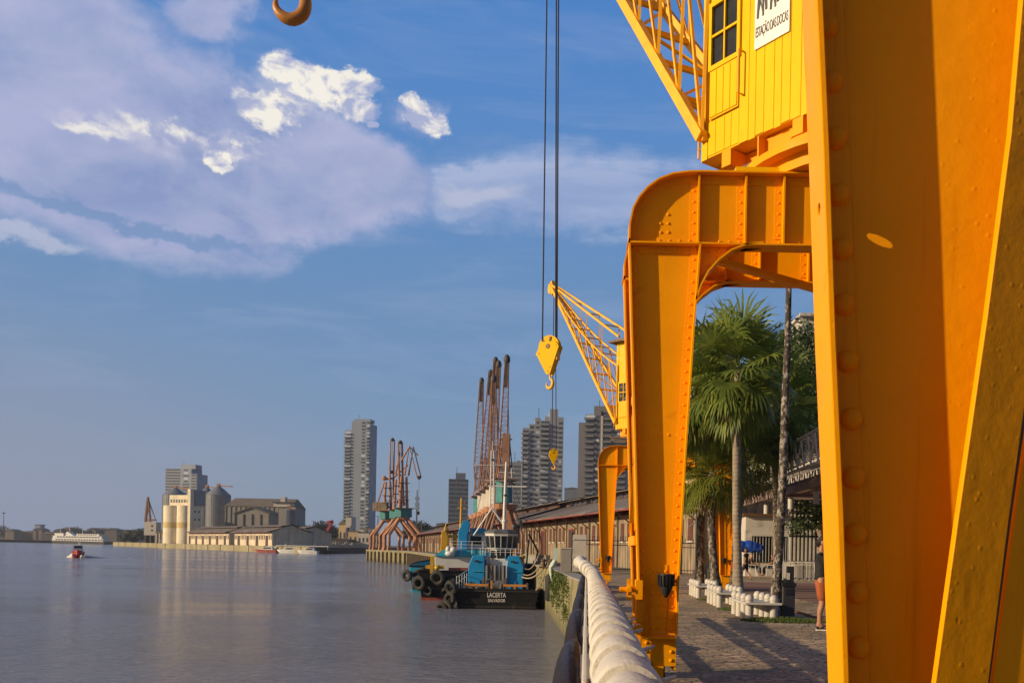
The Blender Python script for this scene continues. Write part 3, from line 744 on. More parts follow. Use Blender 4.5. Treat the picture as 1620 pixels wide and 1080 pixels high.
def crane(label, Y0, lod=0, frames=(0.0, 1.27), tip=(-.77, 15.0, 12.95), block_z=6.6, ropes=((-.9,), ), emblem=False, hA=(1.32, 10.80 - Y1), hdv=(.62, -.79), group='yellow portal cranes on the quay rail', hook_off=None, near=-1, hoist=True):
    """local origin: quay rail level, X as the world, Y measured from the front frame (crane at world Y0)"""
    t = thing('portal_crane', label, 'crane', (0, Y0, 0), 0, group)
    for i, y in enumerate(frames):
        for mr in (False, True): portal_leg(t, y, mr, near=(i == near), lod=lod)
        portal_girder(t, y, lod)
    ya, yb = frames
    xc = (outer[0][0] + inner[0][0]) / 2
    for x in (xc, mir(xc)): bogie(t, x, ya, yb)
    m = MB()        # cross bracing between the two frames
    for X_ in (outer[2][0] + .06, mir(outer[2][0]) - .06):
        m.beam((X_, ya, 1.7), (X_, yb, 3.2), .09, .02); m.beam((X_, yb, 1.7), (X_, ya, 3.2), .09, .02)
        m.beam((X_, ya, 3.3), (X_, yb, 4.5), .09, .02); m.beam((X_, yb, 3.3), (X_, ya, 4.5), .09, .02)
        for z in (1.6, 3.25, 4.6): m.beam((X_, ya + .01, z), (X_, yb - .01, z), .1, .1)
    m.beam((1.35, ya + .1, ZJ - .12), (2.9, yb - .05, ZJ - .12), .1, .06); m.beam((4.7, ya + .1, ZJ - .12), (3.2, yb - .05, ZJ - .12), .1, .06)
    for x in (1.3, 3.03, 4.76): m.box(x - .05, x + .05, ya + .01, yb - .01, ZJ + .03, ZJ + .25)
    m.build('bracing', M_orange, t)
    # rail clamp handwheel and step beside the quayside bogie
    m = MB(); zc = 1.5 - 62 / S1; xh = .47
    m.tube([(xh - .12, -.10, zc), (xh + .12, -.10, zc)], .03, 10)
    for a in range(4):
        aa = a * math.pi / 2; m.beam((xh - .02, -.10, zc), (xh - .02, -.10 + .11 * math.cos(aa) * .6, zc + .11 * math.sin(aa)), .045, .04)
    m.tube([(xh - .035, -.10, zc), (xh - .005, -.10, zc)], .06, 14); m.box(xh + .05, xh + .12, -.14, .1, zc - .1, zc + .1); m.box(xh + .06, xh + .14, -.1, .1, zc - .45, zc - .1)
    m.build('rail_clamp', M_orange, t, smooth=35, bevel=0)
    m = MB(); m.box(.46, .60, -.16, .05, .66, .70); m.box(.46, .60, -.16, .05, .76, .79); m.box(.48, .58, -.12, 0, .50, .66); m.build('step', M_orange, t)
    # ladder on the land leg
    m = MB(); xl = mir(inner[1][0]) + .2
    for dx in (0, .32): m.beam((xl + dx, ya - .16, .6), (xl + dx - .12, ya - .16, ZJ), .03)
    z = .8
    while z < ZJ - .1: m.beam((xl - .02 * z, ya - .16, z), (xl + .32 - .02 * z, ya - .16, z), .02); z += .3
    m.build('ladder', M_orange, t)
    for X_, mirr in ((xc + .06, 0), (mir(xc) - .06, 1)):      # dark ribbed floodlight on the leg
        f_ = MB(); c = (X_, ya - .16, 0); zb = 1.5 - 73 / S1
        f_.lathe([(.012, zb), (.035, zb + .03), (.065, zb + .09), (.078, zb + .13)], 16, c)
        lb = MB(); lb.lathe([(.078, zb + .13), (.082, zb + .16), (.086, zb + .235), (.086, zb + .245)], 16, c)
        for k in range(16):
            a = k * math.pi / 8; lb.beam((c[0] + .08 * math.cos(a), c[1] + .08 * math.sin(a), zb + .12), (c[0] + .088 * math.cos(a), c[1] + .088 * math.sin(a), zb + .235), .008, .02)
        lb.beam((c[0], c[1] + .05, zb + .2), (c[0], ya, zb + .2), .03)
        hd = f_; o1 = lb.build('floodlight', M_black, t, smooth=40); hd.build('lens', M_rubber, o1, smooth=60)
    # ---- upper works, slewed about (XM, mid)
    mid = (ya + yb) / 2 - .635 + .635
    m = MB(); cx_, cy_ = XM, mid
    m.lathe([(1.25, ZT + .02), (1.25, ZT + .16), (1.4, ZT + .16), (1.4, ZT + .24), (1.15, ZT + .24), (1.15, ZT + .4)], 40, (cx_, cy_, 0)); m.build('slewing_ring', M_orange, t, smooth=35)
    m = MB(); m.box(1.5, mir(1.5), ya + .0, ya + .12, ZT + .012, ZT + .10); m.box(1.5, mir(1.5), yb - .1, yb + .02, ZT + .012, ZT + .10); m.box(1.6, mir(1.6), ya + .12, yb - .1, ZT + .02, ZT + .05); m.build('platform', M_yellow, t)
    # the house: long side runs along h, its near left corner at A
    A = Vector((hA[0], hA[1], 0)); h = Vector((hdv[0], hdv[1], 0)).normalized(); g = Vector((-h.y, h.x, 0))
    Zb, Zt = 6.25, 9.65; Lh, Wh = 4.1, 2.5
    T = Matrix(((h.x, g.x, 0, A.x), (h.y, g.y, 0, A.y), (0, 0, 1, 0), (0, 0, 0, 1)))
    m = MB(); m.box(0, Lh, 0, Wh, Zb, Zt, T)
    # match boarding: narrow raised planks on the long side and the front
    k = 0; x = 0.0
    while x < Lh - .02:
        w_ = .125 + .02 * ((k * 7) % 3 - 1); 
        if not (.13 < x + w_ / 2 < .60 and True): m.box(x + .004, min(x + w_, Lh) - .004, -.014, 0, Zb - .012 + .01 * ((k * 5) % 3), Zt - .02, T)
        else: m.box(x + .004, x + w_ - .004, -.010, 0, Zb + .02, Zb + .42, T)
        x += w_; k += 1
    y = 0
    while y < Wh - .02: m.box(-.014, 0, y + .004, min(y + .13, Wh) - .004, Zb - .01, Zt - .02, T); y += .13
    hs = m.build('house', M_yellow, t)
    m = MB(); m.box(.14, .60, -.03, -.015, Zb + .44, Zb + 1.02, T)
    for k in range(4): m.box(.155 + k * .11, .155 + k * .11 + .1, -.042, -.03, Zb + .46, Zb + 1.0, T)
    m.build('door_panel', M_yellow, hs)
    wx0, wx1, wz0, wz1 = .15, .59, Zb + 1.06, Zb + 1.80
    m = MB(); m.box(wx0, wx1, -.012, .02, wz0, wz1, T); wn = m.build('window', M_glass, hs)
    m = MB()
    m.box(wx0 - .03, wx1 + .03, -.045, -.013, wz0 - .04, wz0 + .015, T); m.box(wx0 - .03, wx1 + .03, -.045, -.013, wz1 - .015, wz1 + .04, T)
    m.box(wx0 - .03, wx0 + .015, -.045, -.013, wz0 + .015, wz1 - .015, T); m.box(wx1 - .015, wx1 + .03, -.045, -.013, wz0 + .015, wz1 - .015, T)
    xm_ = (wx0 + wx1) / 2; zm_ = (wz0 + wz1) / 2
    m.box(xm_ - .010, xm_ + .010, -.04, -.013, wz0 + .015, wz1 - .015, T); m.box(wx0 + .015, xm_ - .014, -.038, -.013, zm_ - .014, zm_ + .014, T); m.box(xm_ + .014, wx1 - .015, -.038, -.013, zm_ - .014, zm_ + .014, T)
    m.build('window_frame', M_yellow, wn)
    m = MB(); m.tube([(.66, -.02, Zb + .55), (.66, -.1, Zb + .55), (.66, -.1, Zb + 1.05), (.66, -.02, Zb + 1.05)], .012, 6, T); m.build('handrail', M_jib, hs)
    m = MB(); m.tube([(-.02, .08, Zb + .2), (-.14, .08, Zb + .2), (-.14, .08, Zb + .85), (-.02, .08, Zb + .85)], .014, 6, T); m.tube([(-.14, .08, Zb + .1), (-.14, .08, Zb + .2)], .014, 6, T); m.build('handrail', M_jib, hs)
    m = MB(); m.box(-.25, Lh + .25, -.25, Wh + .25, Zt, Zt + .07, T); m.box(-.1, Lh + .1, -.1, Wh + .1, Zt + .07, Zt + .14, T); m.build('roof', M_grimysteel, hs)
    # underframe beams
    m = MB()
    m.box(.05, Lh - .05, .25, .5, Zb - .30, Zb - .015, T); m.box(.05, Lh - .05, Wh - .5, Wh - .25, Zb - .30, Zb - .015, T)
    for x in (.35, 1.4, 2.5, 3.6): m.box(x, x + .14, -.02, Wh, Zb - .20, Zb - .016, T)
    for x in (.9, 1.9, 2.9):
        m.box(x, x + .02, -.02, .25, Zb - .42, Zb - .02, T); m.prism([(x + .02, Zb - .02), (x + .55, Zb - .02), (x + .02, Zb - .4)], .1, .12, 'y', T)
    m.box(.3, 3.4, .7, 1.0, Zb - .55, Zb - .3, T); m.box(.3, 3.4, 1.6, 1.9, Zb - .55, Zb - .3, T)
    m.build('underframe', M_orange, t)
    m = MB()
    for k in range(4): m.box(-.25 + k * .01, .9, -.05 + k * .09, .0 + k * .09, Zb - .33 - k * .05, Zb - .30 - k * .05, T)
    m.build('fairlead_boards', M_grimysteel, t)
    if emblem:
        e = MB(); e.box(1.02, 1.98, -.034, -.018, Zb + .88 + .0, Zt - .5, T)
        e.v = []; e.f = []; e.mi = []
        # a white sheet with the line drawing of two cranes and the station name
        x0, x1, z0, z1 = .84, 1.34, Zb + .98, Zb + 2.15
        e.box(x0, x1, -.034, -.018, z0, z1, T); sg = e.build('sign', mat('sign white', (.75, .74, .70), .6, .04, 3), hs)
        dr = MB()
        def ln(a, b, w_): dr.beam((x0 + a[0] * (x1 - x0), -.037, z0 + a[1]), (x0 + b[0] * (x1 - x0), -.037, z0 + b[1]), .004, w_, up=(0, 1, 0), T=T) if False else dr.add(quad(a, b, w_), [(0, 1, 2, 3), (4, 7, 6, 5), (0, 4, 5, 1), (1, 5, 6, 2), (2, 6, 7, 3), (3, 7, 4, 0)], T)
        def quad(a, b, w_):
            ax, az_ = x0 + a[0] * (x1 - x0), z0 + a[1]; bx, bz = x0 + b[0] * (x1 - x0), z0 + b[1]
            d = Vector((bx - ax, bz - az_)).normalized(); n_ = Vector((-d.y, d.x)) * w_ / 2
            q = [(ax - n_.x, az_ - n_.y), (ax + n_.x, az_ + n_.y), (bx + n_.x, bz + n_.y), (bx - n_.x, bz - n_.y)]
            return [(u, -.040, v) for u, v in q] + [(u, -.035, v) for u, v in q]
        for ox in (.0, .38):
            sc_ = 1.0 if ox == 0 else .82
            def q(u, v): return (.08 + ox + u * sc_ * .5, .34 + (1 - sc_) * .1 + v * sc_)
            ln(q(.02, 0), q(.16, .62), .030); ln(q(.34, 0), q(.28, .62), .024); ln(q(.52, .05), q(.42, .62), .030); ln(q(.06, .22), q(.5, .28), .014)
            ln(q(.1, .62), q(.55, .62), .05); ln(q(.2, .62), q(.2, .85), .05); ln(q(.3, .62), q(.34, .8), .03); ln(q(.05, .05), q(.3, .3), .010); ln(q(.3, .05), q(.08, .3), .010); ln(q(.34, .3), q(.5, .05), .010)
        dr.build('drawing', M_black, sg)
        cu = bpy.data.curves.new('lettering', 'FONT'); cu.body = 'ESTAÇÃO DAS DOCAS'; cu.size = .105; cu.extrude = .002; cu.align_x = 'CENTER'; cu.space_character = .86
        to = bpy.data.objects.new('lettering_tmp', cu); COL.objects.link(to)
        dg = bpy.context.evaluated_depsgraph_get(); me = bpy.data.meshes.new_from_object(to.evaluated_get(dg)); bpy.data.objects.remove(to)
        wv = [v.co.x for v in me.vertices]; ww = max(wv) - min(wv)
        k_ = (x1 - x0) * .93 / ww
        for v in me.vertices:
            p = T @ Vector(((x0 + x1) / 2 + v.co.x * k_, -.0365 - v.co.z, z0 + .13 + v.co.y * 1.5)); v.co = p
        me.materials.clear(); me.materials.append(M_black); lo = bpy.data.objects.new('lettering', me); COL.objects.link(lo); lo.parent = sg; WM[lo.name] = WM[sg.name]
    # ---- jib
    tipv = Vector((tip[0], tip[1] - Y0, tip[2]))
    base = Vector((hA[0] - .02, hA[1] - .1, Zb + .25)); dirh = Vector((tipv.x - base.x, tipv.y - base.y, 0)).normalized(); side = Vector((dirh.y, -dirh.x, 0))
    L1a = base; L1b = base + side * 1.15; U1a = base + Vector((0, 0, 3.4)) + side * .1; U1b = U1a + side * .95
    m = MB()
    def lerp(a, b, k): return a + (b - a) * k
    ta = tipv - side * .09; tb = tipv + side * .09
    m.beam(L1a, ta, .10, .13); m.beam(L1b, tb, .10, .13)
    m.build('lower_chord', M_jib, t)
    m = MB(); m.beam(U1a, ta + Vector((0, 0, .12)), .07, .08); m.beam(U1b, tb + Vector((0, 0, .12)), .07, .08); m.build('tie_chord', M_jib, t)
    m = MB(); NB = 9
    mids = []
    for k in range(NB):
        f0, f1 = k / NB, (k + 1) / NB
        a0, a1 = lerp(L1a, ta, f0), lerp(L1a, ta, f1); b0, b1 = lerp(L1b, tb, f0), lerp(L1b, tb, f1)
        m.beam(a0, b0, .05, .07); (m.beam(a0, b1, .035, .035) if k % 2 else m.beam(b0, a1, .035, .035))
        c0 = lerp(a0, lerp(U1a, ta, f0), .46 * (1 - f0) + .2); c1 = lerp(a1, lerp(U1a, ta, f1), .46 * (1 - f1) + .2)
        d0 = lerp(b0, lerp(U1b, tb, f0), .46 * (1 - f0) + .2); d1 = lerp(b1, lerp(U1b, tb, f1), .46 * (1 - f1) + .2)
        m.beam(c0, c1, .06, .06); m.beam(d0, d1, .06, .06); m.beam(c0, d0, .035, .05)
        m.beam(a0, c0, .04); m.beam(b0, d0, .04); m.beam(a0, c1, .035); m.beam(b0, d1, .035)
        if k in (2, 4, 6):
            ua, ub = lerp(U1a, ta, f0), lerp(U1b, tb, f0); m.beam(c0, ua, .04); m.beam(d0, ub, .04); m.beam(ua, ub, .04, .05); m.beam(a0, ua, .035)
    m.build('lattice', M_jib, t)
    hd = MB(); hd.beam(tipv + Vector((0, 0, -.32)) - dirh * .1, tipv + Vector((0, 0, .28)) + dirh * .06, .24, .22); hd.tube([tipv - side * .12 + dirh * .15, tipv + side * .12 + dirh * .15], .24, 20)
    o = hd.build('jib_head', M_jib, t, smooth=35)
    if not hoist: return t
    # ---- hoist ropes and hook block (part of the crane: reeved over the jib head)
    hx = hook_off or tipv + dirh * .3
    hx = Vector(hx)
    hook_block(label, Vector((hx.x, hx.y + Y0, 0)), block_z, tipv.z, lod)
    return t

def hook_mesh(m, c, s, rz=0.0):
    """a forged hook hanging from c (top of its shank), s = overall height"""
    pts = [(0, 0, 0), (0, 0, -.22), (.02, 0, -.34), (.16, 0, -.46), (.22, 0, -.62), (.17, 0, -.80), (.02, 0, -.90), (-.14, 0, -.86), (-.24, 0, -.74), (-.25, 0, -.62), (-.215, 0, -.55)]
    rs = [.045, .05, .065, .085, .10, .105, .10, .085, .06, .035, .012]
    out = []
    for i in range(len(pts) - 1):
        p0, p1 = Vector(pts[i]), Vector(pts[i + 1])
        pm1 = Vector(pts[max(i - 1, 0)]); p2 = Vector(pts[min(i + 2, len(pts) - 1)])
        for k in range(3):
            u = k / 3; q = 0.5 * ((2 * p0) + (p1 - pm1) * u + (2 * pm1 - 5 * p0 + 4 * p1 - p2) * u * u + (3 * p0 - pm1 - 3 * p1 + p2) * u ** 3)
            out.append((q, rs[i] + (rs[i + 1] - rs[i]) * u))
    out.append((Vector(pts[-1]), rs[-1]))
    Rm = Matrix.Rotation(rz, 3, 'Z')
    m.tube([Vector(c) + Rm @ (p * s) for p, r in out], [r * s for p, r in out], 12)

def hook_block(clabel, loc, z, ztop, lod=0):
    pass
def block(label, top, Y, pc, size, ropes, rz, hs, group='hook blocks hanging from the crane jibs', holes=False):
    """pc: pixel of the sheave centre; size: cheek width in metres; ropes: pixels where each fall leaves the block and where it ends"""
    c = W(pc[0], pc[1], Y); t = thing('hook_block', label, 'crane hook', c, rz, group); k = size
    poly = [(-.46, -.10), (-.40, .12), (-.28, .20), (.30, .20), (.42, .10), (.50, -.02), (.12, -1.12), (.0, -1.18), (-.08, -1.12), (-.47, -.42), (-.56, -.30)]
    poly = [(x * k, z * k) for x, z in poly]
    for y in (-.17 * k, .17 * k):
        m = MB(); m.prism(poly, y - .02 * k, y + .02 * k, 'y'); o = m.build('cheek_plate', M_yellow, t, bevel=.004)
        m = MB(); s_ = -1 if y < 0 else 1
        for x, z in ((0, 0), (-.42, -.28), (.0, -1.02), (.36, .02), (.1, -.85)): m.rivet((x * k, y + s_ * .021 * k, z * k), (0, s_, 0), .035 * k, 8)
        m.build('bolts', M_jib, o, smooth=40)
    m = MB(); r = .47 * k       # sheave with spokes
    m.tube([(0, -.12 * k, 0), (0, -.09 * k, 0), (0, -.02 * k, 0), (0, .02 * k, 0), (0, .09 * k, 0), (0, .12 * k, 0)], [r, r, r * .86, r * .86, r, r], 28)
    m.build('sheave', M_yellow, t, smooth=40)
    m = MB(); m.tube([(0, -.2 * k, 0), (0, .2 * k, 0)], .1 * k, 14)
    for a in range(6):
        aa = a * math.pi / 3 + .3; m.beam((0, -.135 * k, 0), (r * .88 * math.cos(aa), -.135 * k, r * .88 * math.sin(aa)), .03 * k, .08 * k)
    m.build('spokes', M_grimysteel, t, smooth=40)
    m = MB(); m.box(-.10 * k, .40 * k, -.15 * k, .15 * k, -.55 * k, -.1 * k); m.prism([(.0, -1.1 * k), (.1 * k, -1.1 * k), (.42 * k, -.1 * k), (.0, -.1 * k)], -.145 * k, .145 * k, 'y'); m.build('yoke', M_jib, t)
    m = MB(); hook_mesh(m, (0.03 * k, 0, -1.05 * k), hs, -.25); m.build('hook', M_jib, t, smooth=60)
    for (p, q) in ropes:
        m = MB(); a = W(p[0], p[1], Y); b = W(q[0], q[1], Y); n = 8
        m.tube([a + (b - a) * (i / n) for i in range(n + 1)], .0125 if Y < 20 else .019, 6); m.build('rope', M_cable, t, world=True)
    return t
# ---- the three cranes
crane('riveted yellow portal crane with the plank-clad cabin and the white station sign', Y1, 0, emblem=True)
crane('smaller-looking yellow portal crane farther down the quay, its jib over the towers', 33.8, 1, tip=(-1.72, 40.3, 13.35), hA=(1.06, 1.2), hdv=(.78, -.62))
crane('huge yellow riveted crane leg filling the right edge of the photo', 0.87, 0, frames=(0.0, 1.25), near=1, tip=(-1.9, 5.0, 13.5), lod=0) if False else None
block('large bright yellow hook block hanging on two long wire ropes', None, 15.2, (870, 549), .415, (((858, 545), (867.5, -190)), ((881, 545), (884.5, -190)), ((879, 545), (880.5, -190))), R(-24), .30)
block('small orange hook block in front of the grey apartment tower', None, 40.2, (876, 716), .42, (((873, 712), (876.5, 458)), ((880, 712), (878.5, 458))), R(8), .34)
# hook of the crane over our head
c = W(461, 38, 5.0); t = thing('hook_block', 'orange-brown crane hook hanging alone at the top edge over the sky', 'crane hook', c + Vector((0, 0, .34)), 0, 'hook blocks hanging from the crane jibs')
m = MB(); hook_mesh(m, (0, 0, 0), .35, 0.1); m.build('hook', mat('hook bronze', (.42, .17, .025), .4, .15, 8, .1, 30), t, smooth=60)
m = MB(); m.prism([(-.2, .55), (.2, .55), (.05, 0), (-.05, 0)], -.08, .08, 'y'); m.build('cheek_plate', M_yellow, t); m = MB(); m.tube([(0, -.06, .6), (0, .06, .6)], .18, 20); m.build('sheave', M_yellow, t)
for dx in (-.16, .16): m = MB(); m.tube([(dx, 0, .6), (dx * .5, 0, 7.6)], .012, 6); m.build('rope', M_cable, t)

# ---- the near crane: only this quayside leg and what it carries stand close to us
YN = 2.12; SN = FPX / YN
def pn(px, py, Y=YN): w = W(px, py, Y); return (w.x, w.z)
def m_nearpaint():
    m_ = mat('portal paint near', (0.86, 0.325, 0.0), 0.46, 0.06, 3.0, 0.0, 55, dirt=(0.60, 0.19, 0.0), dirt_amt=0.14, dscale=5, spec=.12); t = NT(m_.node_tree); b = t.n['Principled BSDF']
    oc = t.node('ShaderNodeTexCoord').outputs['Object']; old = b.inputs['Base Color'].links[0].from_socket
    v = t.node('ShaderNodeTexVoronoi'); v.inputs['Scale'].default_value = 7.0; t.l.new(t.scale(oc, (1, 1, .8)), v.inputs['Vector'])
    sc_ = t.node('ShaderNodeSeparateColor'); t.l.new(v.outputs['Color'], sc_.inputs[0])
    chip = t.m('MULTIPLY', t.m('GREATER_THAN', sc_.outputs[0], .80), t.mapr(t.m('ADD', v.outputs['Distance'], t.m('MULTIPLY', t.noise(oc, 60, 3), .05)), .055, .085, 1, 0))
    c = t.mix(t.m('MULTIPLY', chip, .75), old, (.12, .035, .008, 1))
    run = t.noise(t.scale(oc, (26, 26, 1.1)), 1.0, 5, .6); c = t.mix(t.mapr(run, .60, .74, 0, .35), c, (.50, .14, 0, 1)); t.put(b.inputs['Base Color'], c)
    lump = t.noise(oc, 38, 4, .6); v2 = t.node('ShaderNodeTexVoronoi'); v2.inputs['Scale'].default_value = 26; t.l.new(oc, v2.inputs['Vector'])
    h = t.m('ADD', t.m('MULTIPLY', lump, .6), t.m('SUBTRACT', t.mapr(v2.outputs['Distance'], 0, .22, .5, 0, True), t.m('MULTIPLY', chip, .8)))
    h = t.m('ADD', h, t.m('MULTIPLY', t.noise(oc, 4, 3), 3.0))
    bp = t.node('ShaderNodeBump'); bp.inputs['Strength'].default_value = .28; bp.inputs['Distance'].default_value = .006; t.put(bp.inputs['Height'], h); t.l.new(bp.outputs[0], b.inputs['Normal'])
    return m_
m_nearpaint()
t = thing('portal_crane', 'huge yellow riveted crane leg filling the right edge, nearest to us', 'crane', (1.0, YN, 0), 0, 'yellow portal cranes on the quay rail')
m = MB(); fw = .115
ol = [pn(1320, 1150), pn(1317, 1080), pn(1308, 810), pn(1296, 540), pn(1287, 270), pn(1277, 40), pn(1268, -200), pn(1262, -700), pn(1262, -1100)]
web = ol + [pn(2300, -1100), pn(2000, -300), pn(1800, 300), pn(1700, 1150)]
m.prism(web, YN - .006, YN + .006, 'y'); wb = m.build('leg', MATS['portal paint near'], t, world=True)
M_near = MATS['portal paint near']
m = MB(); strip_band(m, ol, YN - fw, YN + .012, .016); fl = m.build('flange', M_near, t, world=True)
hp = W(1405, 388, YN) + S * .20            # a bolt hole in the flange lets a spot of sun through
ct = MB(); hp.y = YN - .062; ct.tube([(hp.x - .06, hp.y, hp.z), (hp.x + .06, hp.y, hp.z)], .0135, 12); cut = ct.build('cutter', M_near, t, world=True)
bo = fl.modifiers.new('hole', 'BOOLEAN'); bo.object = cut; bo.operation = 'DIFFERENCE'
nm = bpy.data.meshes.new_from_object(fl.evaluated_get(bpy.context.evaluated_depsgraph_get())); fl.modifiers.clear()
if len(nm.polygons) > 4: fl.data = nm
bpy.data.objects.remove(cut)
bv = fl.modifiers.new('bevel', 'BEVEL'); bv.width = .003; bv.segments = 2; bv.limit_method = 'ANGLE'; bv.angle_limit = R(50)
m = MB(); strip_band(m, offs(ol, -.045), YN - .017, YN - .0065, .078); fo = m.build('angle_strip', M_near, t, world=True, bevel=.003)
for (px, py) in ((1305, 50), (1312, 136), (1319, 225), (1323, 313), (1328, 398), (1331, 485), (1337, 574), (1343, 664), (1347, 756), (1350, 845), (1352, 936), (1355, 1022)):
    x, z = pn(px, py); m = MB(); m.rivet((x, YN - .0165, z), (0, -1, 0), .0275, 20); m.v = [Vector((v.x, YN - .0165 + (v.y - YN + .0165) * 1.35, v.z)) for v in m.v]; m.build('rivet', M_near, fo, world=True, smooth=60)
# two flat braces crossing to the inner frame, in front of the web
def flatbar(line_l, line_r, Y, th, name):
    m = MB(); a = [pn(p[0], p[1], Y) for p in line_l]; b = [pn(p[0], p[1], Y) for p in line_r]
    m.prism(a + list(reversed(b)), Y - th, Y, 'y'); return m.build(name, M_near, t, world=True, bevel=.004)
def tiltbar(L, Rr, Yl, Yr, th):
    m = MB(); vs = []
    for p, q in zip(L, Rr):
        a = W(p[0], p[1], Yl); b = W(q[0], q[1], Yr); b.z = a.z; d = (b - a).normalized(); n_ = Vector((-d.y, d.x, 0)) * th; vs += [a, b, b + n_, a + n_]
    k = len(L); fs = [(i * 4 + j, i * 4 + (j + 1) % 4, (i + 1) * 4 + (j + 1) % 4, (i + 1) * 4 + j) for i in range(k - 1) for j in range(4)] + [(0, 1, 2, 3), (k * 4 - 1, k * 4 - 2, k * 4 - 3, k * 4 - 4)]
    m.add(vs, fs); return m.build('brace', M_near, t, world=True, bevel=.002)
tiltbar([(1469, 1150), (1480, 1080), (1516, 820), (1562, 500), (1600, 210), (1618, 0), (1640, -300)], [(1556, 1150), (1564, 1080), (1596, 820), (1640, 500), (1674, 210), (1692, 0), (1716, -300)], YN - .135, YN - .098, .016)
tiltbar([(1562, 1150), (1572, 1080), (1606, 820), (1653, 500), (1693, 210), (1713, 0), (1733, -300)], [(1650, 1150), (1660, 1080), (1695, 820), (1740, 500), (1780, 210), (1800, 0), (1820, -300)], YN - .085, YN - .048, .014)
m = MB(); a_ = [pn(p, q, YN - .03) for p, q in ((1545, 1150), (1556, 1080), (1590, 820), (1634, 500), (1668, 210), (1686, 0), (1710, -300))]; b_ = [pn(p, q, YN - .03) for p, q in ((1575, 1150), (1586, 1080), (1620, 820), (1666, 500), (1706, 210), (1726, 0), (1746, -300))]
m.prism(a_ + list(reversed(b_)), YN - .034, YN - .03, 'y'); m.build('gap_shade_strip', M_black, t, world=True)  # black strip added as the deep shade of the gap between the braces
m = MB(); a = pn(1314, 1150); m.box(a[0] - .02, a[0] + .42, YN - .15, YN + .15, .25, .62); m.build('bogie', M_near, t, world=True)
for Xw in (a[0] + .2,):
    m = MB(); m.tube([(Xw - .06, YN, .22), (Xw + .06, YN, .22)], .24, 20); m.build('wheel', M_grimysteel, t, world=True, smooth=35)
m = MB(); zz = pn(1262, -1100)[1]; m.box(ol[-1][0], 5.5, YN - .115, YN + .115, zz, zz + .95); m.build('portal_girder', M_near, t, world=True)
m = MB()
m.prism([(5.0, zz + .01), (5.2, .6), (5.5, .6), (5.49, zz + .01)], YN - .01, YN + .01, 'y'); m.box(5.18, 5.52, YN - .15, YN + .15, 0.02, .59); m.build('leg', M_near, t, world=True)
# rails
for x, lab in ((.76, 'quay-side steel crane rail, beside the white railing'), (5.3, 'land-side steel crane rail, beside the bollards')):
    m = MB(); m.box(x - .035, x + .035, -6, 42, .006, .05); m.box(x - .06, x + .06, -6, 42, .005, .02); tag(m.build('crane_rail', M_grimysteel), lab, 'rail', 'crane rails')

# ---------------------------------------------------------------- white railing of thick overlapping drums
t = thing('quay_railing', 'thick white segmented railing running along the quay edge, with short pale spikes', 'railing', (.15, 0, 0))
m = MB(); pts = []; rs = []
y = -2.0; X0, Z0 = .15, 1.0
def path(y):
    k = max(0, (y - 15.5) / 3.3); k = min(k, 1)
    return Vector((X0 - .28 * k * k, y, Z0 + .05 * k + .16 * k * k))
seg = .62
while y < 18.4:
    if abs(y - 2.54) < .1:                     # a slimmer neck near us
        for yy, r in ((y, .105), (y + .02, .07), (y + .30, .072), (y + .33, .085)): pts.append(path(yy)); rs.append(r)
        y += .35; continue
    for f, r in ((0.0, .118), (.035, .1265), (.12, .129), (.35, .126), (.65, .114), (.90, .103), (.955, .096), (.965, .078), (.99, .078)):
        pts.append(path(y + seg * f)); rs.append(r * (1 if y < 15 else 1 + .12 * (y - 15) / 3))
    y += seg
pts.append(path(18.9)); rs.append(.15); pts.append(path(18.95)); rs.append(.12)
m.tube(pts, rs, 36); m.build('rail_tube', M_railpaint, t, world=True, smooth=50)
y = .4; k = 0
while y < 18:
    m = MB(); m.lathe([(.028, .05), (.035, .15), (.022, .25), (.026, .5), (.022, .75), (.035, .86), (.03, .93)], 10, (.15, y, 0)); m.build('baluster', M_railpaint, t, world=True, smooth=50)
    y += .78; k += 1
for z, w_ in ((.44, .07),):
    m = MB(); m.beam((.15, -2, z), (.15, 18.3, z), w_, .07); m.build('lower_rail', M_railpaint, t, world=True)
m = MB(); y = -2
while y < 18: m.box(-.012, .015, y, y + 1.46, .80, .905); y += 1.5
m.build('outer_plate', M_railpaint, t, world=True, bevel=.008)
for i, y in enumerate((3.62, 4.75, 5.75, 6.15, 6.6, 7.7, 8.4, 9.5, 10.4, 12, 13.5, 15)):
    th = .012 if i in (0, 1, 2, 4, 6, 9) else .006
    m = MB(); a = Vector((.26, y + .02, .94)); b = Vector((.375, y - .02, .99)); m.tube([a, a + (b - a) * .7, a + (b - a) * .95, b], [th, th, th * .6, th * .2], 8); m.build('spike', M_railpaint, t, world=True, smooth=40)

